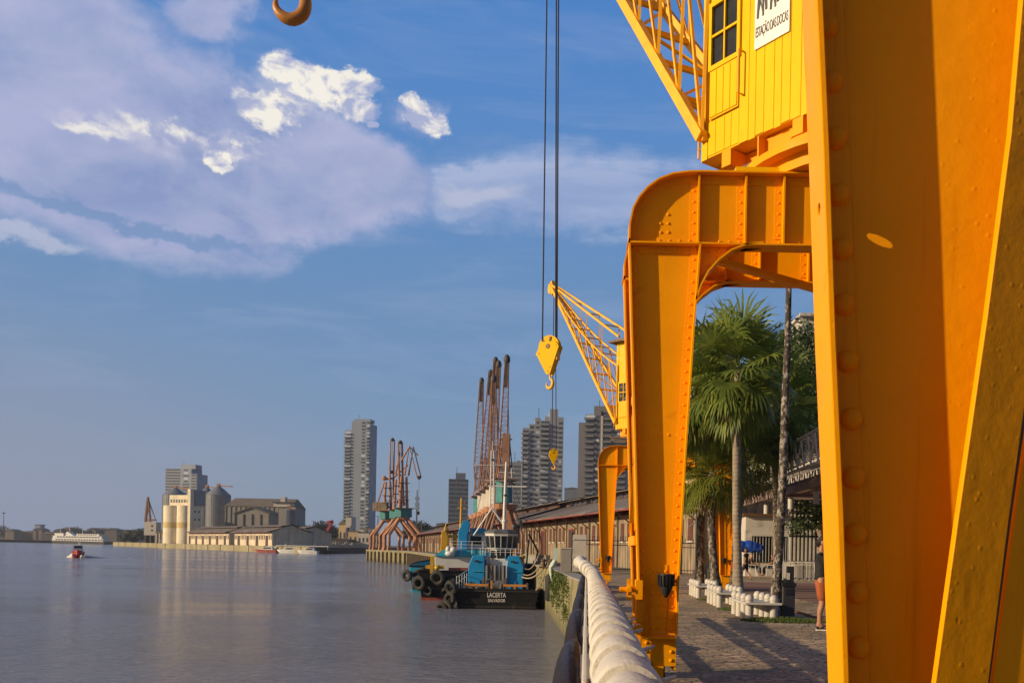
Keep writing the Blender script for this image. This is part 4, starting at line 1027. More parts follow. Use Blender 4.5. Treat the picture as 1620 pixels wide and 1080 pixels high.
# dark glossy cast fenders clasping the outside of the railing
M_fender = mat('tarred fender', (0.014, 0.007, 0.005), 0.42, 0.35, 6, 0.45, 14, dirt=(0.012, 0.008, 0.006), dirt_amt=0.5, spec=.25)
specs = [(-.6, .28), (4.0, .28), (8.5, .28), (13.1, .27), (17.5, .25), (22.0, .23), (26.6, .21), (31.0, .20), (35.5, .19)]
for i, (y, w_) in enumerate(specs):
    lab = ['glossy dark brown fender just outside the frame edge', 'glossy dark brown fender beside the nearest drums of the railing', 'largest glossy dark fender in view, lowest on the water side of the railing', 'second dark fender up from the bottom, with a bright glint',
           'third dark fender along the water side of the railing', 'fourth dark fender along the water side of the railing', 'fifth dark fender, close to the railing end', 'small dark fender just beyond the curled railing end', 'farthest small dark fender beyond the railing end'][i]
    o = MB(); L = 2.7; n = 16; rings = []
    vs = []; fs = []; nseg = 14
    for k in range(n + 1):
        u = k / n; yy = y + (u - .5) * L
        b = max(0, math.sin(math.pi * min(1, max(0, u * 1.08)))) ** .42
        zt = -.05 + .68 * b; ww = w_ * (.15 + .85 * b); zbt = -.75
        for j in range(nseg + 1):
            a = math.pi * j / nseg       # 0 at inner side over the top to the outer low side
            x = -.045 - ww * (1 - math.cos(a)) / 2 * 1.05; zz_ = zt - (0 if a < .6 else (zt - zbt) * ((a - .6) / (math.pi - .6)) ** 3.6)
            zz_ -= .06 * (1 - math.sin(min(a, math.pi / 2)))
            x += .012 * noise.noise(Vector((yy * 3, j * .5, i)))
            vs.append((x, yy, zz_ + .02 * noise.noise(Vector((yy * 2.5, j * .3, 5 + i)))))
        vs.append((-.045, yy, zbt))
    q = nseg + 2
    for k in range(n):
        for j in range(q): j2 = (j + 1) % q; fs.append((k * q + j, k * q + j2, (k + 1) * q + j2, (k + 1) * q + j))
    fs += [tuple(range(q)), tuple(reversed(range(n * q, (n + 1) * q)))]
    o.add(vs, fs)
    ob = o.build('fender', M_fender, None, smooth=60); tag(ob, lab, 'fender', 'dark fenders along the quay edge')
m = MB(); m.box(-.30, -.205, -3, 40, -.62, .10); ob = m.build('timber_waling', M_wood); tag(ob, 'dark timber beam under the fenders along the quay edge', 'beam')
# ---------------------------------------------------------------- bollard benches, bins, street things
def post_bench(label, y):
    t = thing('post_bench', label, 'bench', (3.88, y, 0), 0, 'white domed post benches round the palms')
    for i in range(4):
        for x in (-.27, .27):
            m = MB(); m.lathe([(.085, 0), (.085, .40), (.085, .43), (.095, .44), (.095, .47), (.088, .50), (.07, .535), (.04, .56), (0.002, .568)], 18, (x, (i - 1.5) * .62, 0))
            m.build('post', M_whitepaint, t, smooth=50)
    m = MB(); m.box(-.39, .42, -1.12, 1.12, .345, .395); m.build('slab', M_whitepaint, t, bevel=.012)
    return t
post_bench('white domed-post bench nearest to us, at the foot of the thin dark trunk', 20.45)
post_bench('middle white domed-post bench, in front of the pale palm trunk', 24.8)
post_bench('farthest white domed-post bench, beside the dark bin between the lichened trunks', 29.3)
def bin_(label, x, y, w, h):
    t = thing('litter_bin', label, 'bin', (x, y, 0), .15, 'dark litter bins'); m = MB(); m.box(-w / 2, w / 2, -w / 2, w / 2, .03, h - .12); m.build('body', M_black2, t, bevel=.015)
    m = MB(); m.box(-w / 2 - .02, w / 2 + .02, -w / 2 - .02, w / 2 + .02, h - .12, h - .04); m.prism([(-w / 2, h - .04), (w / 2, h - .04), (0, h + .04)], -w / 2, w / 2, 'y'); m.build('lid', M_black, t)
    m = MB(); m.box(-w * .3, w * .3, -w / 2 - .012, -w / 2 - .001, h * .62, h * .78); m.build('slot', M_black, t)
M_black2 = mat('bin plastic', (.045, .045, .05), .55, .15, 4, .05, 30, dirt=(.1, .09, .08), dirt_amt=.2)
bin_('tall dark grey bin right behind the thin dark palm trunk', 4.70, 20.7, .30, .84)
bin_('dark grey bin between the two lichened trunks', 5.0, 35, .45, .95)
t = thing('dark_post', 'slim black post with a white notice standing at the edge of the red roadway', 'post', (5.3, 23.0, 0)); m = MB(); m.box(-.05, .05, -.05, .05, 0, .62); m.build('shaft', M_black, t); m = MB(); m.box(-.09, .09, -.06, .06, .62, 1.15); m.build('head', M_black, t); m = MB(); m.box(-.10, -.02, -.075, -.062, .72, .98); m.build('notice', M_whitepaint, t)
t = thing('lamp_pole', 'slim dark pole with a small bracket left of the lichened trunks', 'pole', W(1100.5, 912, 41)); t.location.z = 0; WM[t.name] = Matrix.Translation(t.location)
m = MB(); m.tube([(0, 0, 0), (0, 0, 3.1)], .055, 10); m.build('shaft', M_black, t); m = MB(); m.tube([(0, 0, 2.9), (-.35, 0, 2.6)], .03, 6); m.ball((0, 0, 3.15), .1, 10, 6); m.build('bracket', M_grey, t)
def barrier(label, p, rz):
    t = thing('crowd_barrier', label, 'barrier', p, rz, 'white crowd barriers')
    m = MB(); m.tube([(-1, 0, .2), (-1, 0, 1.0), (-.92, 0, 1.08), (.92, 0, 1.08), (1, 0, 1.0), (1, 0, .2), (-1, 0, .2)], .022, 8); m.build('frame', M_whitepaint, t, smooth=50)
    m = MB()
    for k in range(1, 14): x = -1 + k * 2 / 14; m.beam((x, 0, .2), (x, 0, 1.08), .014)
    m.build('bars', M_whitepaint, t)
    for x in (-.7, .7): m = MB(); m.tube([(x, -.3, 0), (x, -.25, .04), (x, 0, .22), (x, .25, .04), (x, .3, 0)], .02, 6); m.build('foot', M_whitepaint, t)
for i, (px, lab) in enumerate(((1247, 'leftmost white crowd barrier, just right of the thin trunk'), (1258, 'second white crowd barrier from the thin trunk'), (1269, 'third white crowd barrier from the thin trunk'), (1281, 'white crowd barrier nearest the person in shorts'))):
    p = G(px, 920); barrier(lab, (p.x, p.y, 0.0), R(62))
# grass tufts and weeds
def grass(label, cx_, cy_, rx, ry, n, h):
    m = MB(); rnd = random.Random(int(cx_ * 100))
    for i in range(n):
        a = rnd.random() * 6.283; r = rnd.random() ** .6; x = cx_ + rx * r * math.cos(a); y = cy_ + ry * r * math.sin(a)
        b = rnd.random() * 6.283; hh = h * (.4 + rnd.random()) * (1.1 - r * .6); w_ = .012; lx, ly = math.cos(b) * hh * .6, math.sin(b) * hh * .6
        m.add([(x - w_ * math.sin(b), y + w_ * math.cos(b), 0), (x + w_ * math.sin(b), y - w_ * math.cos(b), 0), (x + lx, y + ly, hh)], [(0, 1, 2)])
    tag(m.build('grass', M_grass, fixn=False), label, 'grass', kind='stuff')
M_grass = mat('grass', (.075, .11, .018), .8, .4, 9)
grass('green grass patch around the foot of the thin trunk', 4.35, 19.35, .95, .55, 5200, .09)
grass('thin grass patch beside the middle bench', 4.1, 22.9, .7, .6, 2600, .07)
grass('sparse weeds beside the farthest bench', 4.0, 27.2, .6, .6, 1500, .06)
# ---------------------------------------------------------------- palms and trees
def leafmat(name, col, trans=0.42):
    m_ = bpy.data.materials.new(name); m_.use_nodes = True; t = NT(m_.node_tree); b = t.n['Principled BSDF']
    oc = t.node('ShaderNodeTexCoord').outputs['Object']; n = t.noise(oc, 2.2, 4, .7)
    g = t.node('ShaderNodeNewGeometry').outputs['Random Per Island']
    c = t.mix(t.mapr(n, .35, .65), (col[0] * .55, col[1] * .6, col[2] * .6, 1), (*col, 1)); c = t.mix(t.mapr(g, .75, 1, 0, .6), c, (col[0] * 1.9, col[1] * 1.5, col[2] * 1.2, 1))
    t.put(b.inputs['Base Color'], c); b.inputs['Roughness'].default_value = .5; b.inputs['Specular IOR Level'].default_value = .3
    tr = t.node('ShaderNodeBsdfTranslucent'); t.put(tr.inputs[0], c); mx = t.node('ShaderNodeMixShader'); mx.inputs[0].default_value = trans
    t.l.new(b.outputs[0], mx.inputs[1]); t.l.new(tr.outputs[0], mx.inputs[2]); t.l.new(mx.outputs[0], t.n['Material Output'].inputs[0]); return m_
M_palm = leafmat('palm leaf', (.185, .245, .045)); M_palmy = leafmat('yellow green palm leaf', (.22, .25, .035)); M_tree = leafmat('tree leaf', (.045, .075, .016), .25)
M_dead = leafmat('dead palm leaf', (.20, .13, .06), .2); M_fartree = leafmat('far tree leaf', (.022, .032, .014), .1)
def m_trunk(name, a, b_, ring=True, spots=False):
    m_ = bpy.data.materials.new(name); m_.use_nodes = True; t = NT(m_.node_tree); b = t.n['Principled BSDF']
    oc = t.node('ShaderNodeTexCoord').outputs['Object']; sp = t.noise(t.scale(oc, (9, 9, 5)) if spots else t.scale(oc, (5, 5, 3)), 1.0, 5, .7)
    c = t.mix(t.mapr(sp, .52 if spots else .35, .56 if spots else .7), a, b_); t.put(b.inputs['Base Color'], c); b.inputs['Roughness'].default_value = .85
    sep = t.node('ShaderNodeSeparateXYZ'); t.l.new(oc, sep.inputs[0]); w = t.m('SINE', t.m('MULTIPLY', sep.outputs[2], 45.0))
    bp = t.node('ShaderNodeBump'); bp.inputs['Strength'].default_value = .5; bp.inputs['Distance'].default_value = .012
    t.put(bp.inputs['Height'], t.m('ADD', w, t.m('MULTIPLY', sp, 2.0))); t.l.new(bp.outputs[0], b.inputs['Normal']); return m_
M_trunkp = m_trunk('pale palm bark', (.30, .25, .18, 1), (.17, .13, .09, 1)); M_trunks = m_trunk('lichened palm bark', (.06, .045, .03, 1), (.26, .22, .17, 1), spots=True)

def frond(m, o, d, rp, rl, rnd, droop, nl=26, tw=.045):
    """fan leaf: petiole from o along d, then a fan of narrow blades"""
    d = d.normalized(); dn = Vector((0, 0, -1))
    mid = o + d * rp * .6; e = o + d * rp + dn * rp * .18 * droop
    m.tube([o, mid, e], [.02, .016, .012], 4, cap=False)
    fd = (e - mid).normalized(); side = fd.cross(Vector((0, 0, 1)));
    if side.length < .1: side = Vector((1, 0, 0))
    side.normalize(); up = side.cross(fd)
    roll = rnd.uniform(-.5, .5); side, up = side * math.cos(roll) + up * math.sin(roll), up * math.cos(roll) - side * math.sin(roll)
    for k in range(nl):
        a = (k / (nl - 1) - .5) * R(235) + rnd.uniform(-.04, .04); L = rl * (1 - .32 * (abs(a) / R(118)) ** 2) * rnd.uniform(.88, 1.08)
        v = (fd * math.cos(a) + side * math.sin(a) + up * .15).normalized(); pw = v.cross(up).normalized() * tw * .5
        p1 = e + v * L * .5; p2 = p1 + (v * .8 + dn * (.14 + .7 * droop) * rnd.uniform(.6, 1.3)).normalized() * L * .28; p3 = p2 + (v * .5 + dn * (.30 + .9 * droop) * rnd.uniform(.5, 1.4)).normalized() * L * .26
        m.add([e - pw * .15, e + pw * .15, p1 + pw, p1 - pw, p2 + pw * .8, p2 - pw * .8, p3], [(0, 1, 2, 3), (3, 2, 4, 5), (5, 4, 6)])
def fan_palm(label, base, top, r0, r1, cr, seed, nf=44, bark=None, leaf=None, dead=10, minel=-55, tw=.045):
    rnd = random.Random(seed); base = Vector(base); top = Vector(top)
    t = thing('palm_tree', label, 'palm tree', base, 0, 'fan palms on the promenade')
    m = MB(); n = 22; bend = Vector((rnd.uniform(-.12, .12), rnd.uniform(-.1, .1), 0)); pts = []; rs = []
    for i in range(n + 1):
        u = i / n; pts.append(base + (top - base) * u + bend * math.sin(u * math.pi) + Vector((rnd.uniform(-.006, .006), 0, 0)))
        rs.append((r0 * (1 + .7 * math.exp(-u * 14)) + (r1 - r0) * u) * (1 + .05 * rnd.uniform(-1, 1)))
    m.tube(pts, rs, 14); m.build('trunk', bark or M_trunkp, t, world=True, smooth=70)
    m = MB(); cr = cr
    for i in range(nf):
        u = (i + .5) / nf; el = R(88 - (88 - minel) * u ** .85); az = i * 2.39996 + rnd.uniform(-.2, .2)
        d = Vector((math.cos(az) * math.cos(el), math.sin(az) * math.cos(el), math.sin(el)))
        frond(m, top + Vector((0, 0, -.25 * u)), d, cr * rnd.uniform(.30, .54), cr * rnd.uniform(.44, .68), rnd, .03 + 1.15 * u * u, tw=tw)
    m.build('crown', leaf or M_palm, t, world=True, fixn=False)
    if dead:
        m = MB()
        for i in range(dead):
            az = rnd.random() * 6.28; d = Vector((math.cos(az) * .5, math.sin(az) * .5, -.85)); frond(m, top + Vector((0, 0, -.35)), d, cr * .35, cr * .4, rnd, 1.3, 16, tw)
        m.build('dead_fronds', M_dead, t, world=True, fixn=False)
    return t
def palm_px(label, bx, tx, ty, Y, r0, r1, crpx, seed, **k):
    b = W(bx, 900, Y); b.z = 0; tp = W(tx, ty, Y + .3); s_ = FPX / Y
    return fan_palm(label, b, tp, r0, r1, crpx / s_, seed, **k)
palm_px('tallest fan palm, with a pale smooth trunk and a round crown under the girder', 1169, 1168, 580, 28.4, .14, .12, 112, 3, nf=46, minel=-80, tw=.085)
palm_px('dark drooping fan palm behind the thin trunk, above the white truss', 1229, 1224, 640, 39, .14, .12, 110, 5, nf=44, minel=-84, tw=.09)
palm_px('fan palm half hidden by the riveted leg, crown level with the tall one', 1048, 1100, 610, 31, .13, .11, 104, 8, nf=42, minel=-84, tw=.085)
palm_px('short fan palm on the left lichened trunk with yellow-green leaves', 1107, 1112, 748, 35, .16, .14, 76, 11, nf=40, bark=M_trunks, leaf=M_palmy, dead=6, minel=-50)
palm_px('short fan palm on the leaning lichened trunk beside the ladder leg', 1134, 1127, 745, 33, .17, .13, 76, 14, nf=40, bark=M_trunks, leaf=M_palmy, dead=6, minel=-50)
palm_px('low fan palm with yellow-green leaves behind the pale trunk', 1167, 1178, 725, 37, .12, .11, 86, 21, nf=44, leaf=M_palmy, dead=4, minel=-50)
# the thin dark speckled trunk in front
b0 = G(1226, 975); t = thing('palm_tree', 'very tall thin dark speckled palm trunk rising behind the girder', 'palm tree', b0, 0, 'fan palms on the promenade')
m = MB(); pts = [W(1226, 976, b0.y), W(1228, 930, b0.y), W(1233, 860, b0.y), W(1239, 740, b0.y), W(1242, 640, b0.y), W(1246, 540, b0.y), W(1248, 450, b0.y), W(1250, 250, b0.y), W(1254, -60, b0.y)]
m.tube(pts, [.17, .125, .105, .10, .09, .075, .068, .065, .065], 14); m.build('trunk', m_trunk('speckled bark', (.045, .034, .026, 1), (.30, .26, .22, 1), spots=True), t, world=True, smooth=70)
m = MB(); rnd = random.Random(4)
for i in range(14):
    az = i * 2.4; d = Vector((math.cos(az), math.sin(az), .4)); frond(m, pts[-1], d, .5, .6, rnd, .6, 18)
m.build('crown', M_palm, t, world=True, fixn=False)

def leaf_cloud(m, blobs, n, size, rnd):
    vol = [b[1] ** 2 for b in blobs]; tot = sum(vol)
    for (c, r, sq), v in zip(blobs, vol):
        for i in range(int(n * v / tot)):
            while True:
                p = Vector((rnd.uniform(-1, 1), rnd.uniform(-1, 1), rnd.uniform(-1, 1)))
                if .45 < p.length < 1: break
            nr = p.normalized(); p = Vector((p.x * r, p.y * r, p.z * r * sq)) + Vector(c)
            nr = (nr + Vector((rnd.uniform(-1, 1), rnd.uniform(-1, 1), rnd.uniform(-1, 1))) * .8).normalized()
            a = nr.orthogonal().normalized(); a = (Matrix.Rotation(rnd.random() * 6.28, 3, nr) @ a); b = nr.cross(a); s_ = size * rnd.uniform(.6, 1.5)
            m.add([p - a * s_, p - b * s_ * .45, p + a * s_, p + b * s_ * .45], [(0, 1, 2, 3)])
def broad_tree(label, base, h, r, seed, n=6000, size=.13, leaf=None, group=None, blobs=14, trunk=.25, name='tree'):
    rnd = random.Random(seed); base = Vector(base); t = thing(name, label, 'tree', base, 0, group)
    bl = []
    for i in range(blobs):
        a = rnd.random() * 6.28; q = rnd.random() ** .5 * r * .75; z = h - r * .55 - rnd.random() * (h * .45) * (.3 + .7 * q / r)
        bl.append((base + Vector((math.cos(a) * q, math.sin(a) * q, z)), r * rnd.uniform(.26, .45), .7))
    bl.append((base + Vector((0, 0, h - r * .5)), r * .5, .8))
    m = MB(); m.tube([base, base + Vector((0, 0, h * .55))], [trunk, trunk * .6], 8)
    for c, rr, _ in bl[:8]: m.tube([base + Vector((0, 0, h * .35)), (base + Vector((0, 0, h * .5)) + Vector(c)) / 2, Vector(c)], [trunk * .5, trunk * .35, trunk * .12], 5)
    m.build('trunk', M_wood, t, world=True)
    m = MB(); leaf_cloud(m, bl, n, size, rnd); m.build('crown', leaf or M_tree, t, world=True, fixn=False); return t
b = W(1268, 880, 62); broad_tree('large dark leafy tree between the thin trunk and the huge leg', (b.x + .5, 62, 0), 19.0, 7.0, 3, n=28000, size=.17, blobs=26)
b = W(1216, 880, 74); broad_tree('dark leafy tree behind the drooping palm', (b.x, 74, 0), 17.0, 5.5, 13, n=14000, size=.18, blobs=20)
b = W(1282, 880, 46); broad_tree('small leafy tree hanging over the ribbed wall', (b.x + 1.0, 47.5, 0), 6.2, 2.2, 6, n=5000, size=.09, blobs=12)
for i, (px, Y, h, lab) in enumerate(((1180, 90, 12, 'leafy tree showing low behind the palm crowns, left one'), (1150, 95, 11, 'leafy tree showing low behind the palm crowns, right of the riveted leg'))):
    b = W(px, 880, Y); broad_tree(lab, (b.x, Y, 0), h + 2, 5, 30 + i, n=7000, size=.22)
# plants growing on the quay wall
def wall_plants(label, y0, y1, n):
    m = MB(); rnd = random.Random(9)
    for i in range(n):
        y = rnd.uniform(y0, y1); k = (y - 46) / 22; x = -.9 - 2.0 * k if y > 46 else -.6 - (y - 43) * .1
        z = -.1 - rnd.random() ** 1.5 * 2.0; c = Vector((x - .12, y, z))
        for j in range(26):
            p = c + Vector((rnd.uniform(-.12, .05), rnd.uniform(-.25, .25), rnd.uniform(-.3, .2))); a = Vector((rnd.uniform(-1, 1), rnd.uniform(-1, 1), rnd.uniform(-1, 1))).normalized() * .06; b_ = a.orthogonal().normalized() * .03
            m.add([p - a, p - b_, p + a, p + b_], [(0, 1, 2, 3)])
    tag(m.build('creeper', M_grass, fixn=False), label, 'creeper', kind='stuff')
wall_plants('green weeds hanging down the mossy quay wall', 44.5, 62, 110)
grass('rough grass and moss along the top of the quay wall', -.9, 56, .9, 8, 5000, .16)

# ---------------------------------------------------------------- people
def mk_skin(name, V, E, material, parent, sub=2, scale=1.0):
    me = bpy.data.meshes.new(name); me.from_pydata([tuple(Vector(v[0]) * scale) for v in V], E, []); me.materials.append(material)
    o = bpy.data.objects.new(name, me); COL.objects.link(o); o.parent = parent; WM[o.name] = WM[parent.name]
    sk = o.modifiers.new('skin', 'SKIN'); sk.use_smooth_shade = True
    if not me.skin_vertices: me.attributes.new('skin', 'FLOAT', 'POINT')
    for i, v in enumerate(V):
        r = v[1] if hasattr(v[1], '__len__') else (v[1], v[1])
        me.skin_vertices[0].data[i].radius = (r[0] * scale, r[1] * scale); me.skin_vertices[0].data[i].use_root = (i == 0)
    ss = o.modifiers.new('sub', 'SUBSURF'); ss.levels = sub; ss.render_levels = sub
    return o
def ensure_skin(me):
    bm = bmesh.new(); bm.from_mesh(me); bm.verts.layers.skin.verify(); bm.to_mesh(me); bm.free()
def mk_skin(name, V, E, material, parent, sub=2, scale=1.0):
    bm = bmesh.new(); lay = bm.verts.layers.skin.verify(); vs = []
    for i, v in enumerate(V):
        q = bm.verts.new(Vector(v[0]) * scale); r = v[1] if hasattr(v[1], '__len__') else (v[1], v[1]); q[lay].radius = (r[0] * scale, r[1] * scale); q[lay].use_root = (i == 0); vs.append(q)
    for a, b in E: bm.edges.new((vs[a], vs[b]))
    me = bpy.data.meshes.new(name); bm.to_mesh(me); bm.free(); me.materials.append(material)
    o = bpy.data.objects.new(name, me); COL.objects.link(o); o.parent = parent; WM[o.name] = WM[parent.name]
    sk = o.modifiers.new('skin', 'SKIN'); sk.use_smooth_shade = True
    ss = o.modifiers.new('sub', 'SUBSURF'); ss.levels = sub; ss.render_levels = sub
    return o
M_skin = mat('skin', (.36, .17, .10), .5, .08, 8, spec=.4); M_skind = mat('brown skin', (.20, .09, .05), .5, .1, 8)
M_tee = mat('black cotton', (.012, .012, .014), .85, .3, 20); M_rustc = mat('rust cotton', (.30, .075, .02), .85, .2, 15, .2, 60)
M_hair = mat('dark hair', (.02, .012, .008), .6, .4, 60, .6, 120); M_sole = mat('white rubber', (.6, .58, .54), .6, .05, 5); M_blond = mat('blond hair', (.45, .28, .10), .6, .3, 40, .5, 80)
M_redc = mat('red cloth', (.35, .03, .025), .8, .2, 15); M_bluec = mat('blue tarpaulin', (.01, .07, .42), .5, .25, 5, .4, 12)
# local frame of a figure: +x is where it faces, z up
def person_standing(label, loc, rz, h=1.74, shirt=None, pants=None, skin=None, hair=None, arm='phone', walk=.0, shorts=True, group=None):
    t = thing('person', label, 'person', loc, rz, group); k = h / 1.74; sk = skin or M_skin
    a = walk
    hipz, kz, az = .93, .50, .085
    L = dict(hipL=(0, .10, .90), kL=(.03 + a * .25, .11, kz), aL=(-.01 + a * .42, .11, az), hL=(-.05 + a * .42, .11, .04), tL=(.15 + a * .42, .12, .03),
             hipR=(0, -.10, .90), kR=(.03 - a * .15, -.11, kz + a * .01), aR=(-.02 - a * .5, -.11, az + a * .06), hR=(-.06 - a * .5, -.11, .04 + a * .05), tR=(.14 - a * .45, -.12, .03))
    if arm == 'phone': els, wrs = (.17, .24, 1.17), (.28, .10, 1.40); elr, wrr = (.18, -.24, 1.16), (.30, -.07, 1.42)
    elif arm == 'down': els, wrs = (-.06, .27, 1.12), (.04, .29, .88); elr, wrr = (.0, -.27, 1.12), (.08, -.28, .88)
    V = [((0, 0, .96), (.095, .11)), ((0, 0, 1.12), (.105, .135)), ((.0, 0, 1.30), (.115, .16)), ((-.01, 0, 1.42), (.09, .13)), ((-.005, 0, 1.49), .055), ((.01, 0, 1.545), .052),
         ((.02, 0, 1.61), (.082, .068)), ((.02, 0, 1.67), (.088, .075)), ((.01, 0, 1.70), (.075, .068)),
         ((-.01, .17, 1.41), .058), (els, .040), (wrs, .028), ((-.01, -.17, 1.41), .058), (elr, .040), (wrr, .028),
         (L['hipL'], .07), (L['kL'], .058), (((L['kL'][0] + L['aL'][0]) / 2 - .02, .11, .34), .055), (L['aL'], .038), (L['hL'], .038), (L['tL'], .03),
         (L['hipR'], .07), (L['kR'], .058), (((L['kR'][0] + L['aR'][0]) / 2 - .02, -.11, .34), .055), (L['aR'], .038), (L['hR'], .038), (L['tR'], .03)]
    E = [(0, 1), (1, 2), (2, 3), (3, 4), (4, 5), (5, 6), (6, 7), (7, 8), (3, 9), (9, 10), (10, 11), (3, 12), (12, 13), (13, 14), (0, 15), (15, 16), (16, 17), (17, 18), (18, 20), (18, 19), (0, 21), (21, 22), (22, 23), (23, 24), (24, 26), (24, 25)]
    # palms and fingers
    for (w_, wi, sy) in ((Vector(wrs), 11, -1 if arm == 'phone' else 1), (Vector(wrr), 14, 1 if arm == 'phone' else -1)):
        d = Vector((.25, .1 * sy, 1)).normalized() if arm == 'phone' else Vector((.12, 0, -1)).normalized()
        n0 = len(V); V.append((tuple(w_ + d * .05), (.030, .02))); E.append((wi, n0)); 
        V.append((tuple(w_ + d * .09), (.030, .016))); E.append((n0, n0 + 1))
        for j in range(4):
            o_ = Vector((0, (j - 1.5) * .019, 0)) if arm != 'phone' else Vector((0.0, (j - 1.5) * .006, (j - 1.5) * .018))
            e1 = w_ + d * (.115 - abs(j - 1.2) * .006) + o_; e2 = e1 + (Vector((.01, .03 * sy * -1, .0)) if arm == 'phone' else Vector((.018, 0, -.03)))
            i0 = len(V); V.append((tuple(e1), .0085)); V.append((tuple(e2), .0075)); E += [(n0 + 1, i0), (i0, i0 + 1)]
        i0 = len(V); V.append((tuple(w_ + d * .06 + Vector((.035, 0, .01))), .010)); V.append((tuple(w_ + d * .09 + Vector((.045, 0, .015))), .008)); E += [(n0, i0), (i0, i0 + 1)]
    body = mk_skin('body', V, E, sk, t, 2, k)
    # face
    m = MB(); m.add([(.098, -.012, 1.625), (.098, .012, 1.625), (.125, 0, 1.628), (.100, 0, 1.665)], [(0, 1, 2), (0, 2, 3), (1, 3, 2), (0, 3, 1)])
    m.ball((.018, .072, 1.635), .028, 8, 6, (.7, .35, 1)); m.ball((.018, -.072, 1.635), .028, 8, 6, (.7, .35, 1)); m.v = [v * k for v in m.v]; m.build('nose_and_ears', sk, body, smooth=60)
    m = MB(); [m.ball((.097, y, 1.655), .011, 8, 6) for y in (-.03, .03)]; m.box(.095, .103, -.024, .024, 1.588, 1.594); m.v = [v * k for v in m.v]; m.build('eyes_and_mouth', M_hair, body)
    hr = mk_skin('hair', [((-.035, 0, 1.69), (.072, .078)), ((-.055, 0, 1.62), (.05, .066)), ((.03, 0, 1.735), (.055, .06)), ((-.07, 0, 1.56), (.03, .045))], [(0, 1), (0, 2), (1, 3)], hair or M_hair, t, 2, k)
    def up(a, b, u): return tuple(Vector(a) + (Vector(b) - Vector(a)) * u)
    SV = [((0, 0, .90), (.165, .195)), ((0, 0, 1.12), (.125, .158)), ((0, 0, 1.30), (.132, .178)), ((-.01, 0, 1.41), (.105, .15)), ((-.005, 0, 1.47), (.068, .075)), ((-.01, .185, 1.405), .075), (up((-.01, .17, 1.41), els, .62), .062), ((-.01, -.185, 1.405), .075), (up((-.01, -.17, 1.41), elr, .62), .062)]
    mk_skin('shirt', SV, [(0, 1), (1, 2), (2, 3), (3, 4), (3, 5), (5, 6), (3, 7), (7, 8)], shirt or M_tee, t, 2, k)
    u = .93 if shorts else 1.0
    PV = [((0, 0, 1.02), (.145, .178)), ((0, 0, .92), (.155, .185)), (L['hipL'], .118), (up(L['hipL'], L['kL'], u), .082), (L['hipR'], .118), (up(L['hipR'], L['kR'], u), .082)]
    PE = [(0, 1), (1, 2), (2, 3), (1, 4), (4, 5)]
    if not shorts:
        PV += [(up(L['kL'], L['aL'], .93), .058), (up(L['kR'], L['aR'], .93), .058)]; PE += [(3, 6), (5, 7)]
    mk_skin('shorts' if shorts else 'trousers', PV, PE, pants or M_rustc, t, 2, k)
    for sy, hh, tt in ((1, L['hL'], L['tL']), (-1, L['hR'], L['tR'])):
        m = MB(); c = Vector(((hh[0] + tt[0]) / 2, hh[1], hh[2])); m.v = []
        T = Matrix.Translation(Vector((c.x, c.y, max(0, c.z - .04))))
        out = [(-.125, -.035), (-.11, -.045), (0, -.042), (.09, -.05), (.14, -.035), (.15, 0), (.14, .035), (.09, .045), (0, .04), (-.11, .04), (-.125, .03)]
        m.prism(out, 0, .024, 'z', T); m.v = [v * k for v in m.v]; so = m.build('shoe', M_sole, t, bevel=.003)
        m = MB(); m.prism([(x * .95, y * .92) for x, y in out], .024, .052, 'z', T); m.prism([(x * .55 - .04, y * .85) for x, y in out], .052, .085, 'z', T); m.v = [v * k for v in m.v]; m.build('upper', M_tee, so, bevel=.008)
    return t
p = G(1299, 997); ps = person_standing('man in black tee and rust shorts standing beside the huge leg, hands at his face', (p.x - .02, p.y, .012), R(-12), 1.79)
ph = thing('phone', 'black phone held up by the man in rust shorts', 'phone', (p.x + .36, p.y - .05, 1.56), R(-12)); m = MB(); m.box(-.006, .006, -.036, .036, -.075, .075); m.build('case', M_black, ph, bevel=.002); m = MB(); m.box(-.0075, -.0062, -.032, .032, -.068, .068); m.build('screen', M_glass, ph)
p = G(1179.5, 918); person_standing('walking person with bare legs and dark top, right of the pale palm trunk', (p.x, p.y, .012), R(150), 1.68, shirt=M_tee, pants=M_tee, skin=M_skin, arm='down', walk=.5)
p = G(1161, 915); person_standing('person with red shorts standing between the ladder leg and the pale trunk', (p.x, p.y, .012), R(200), 1.66, shirt=M_tee, pants=M_redc, skin=M_skind, arm='down', walk=.15)
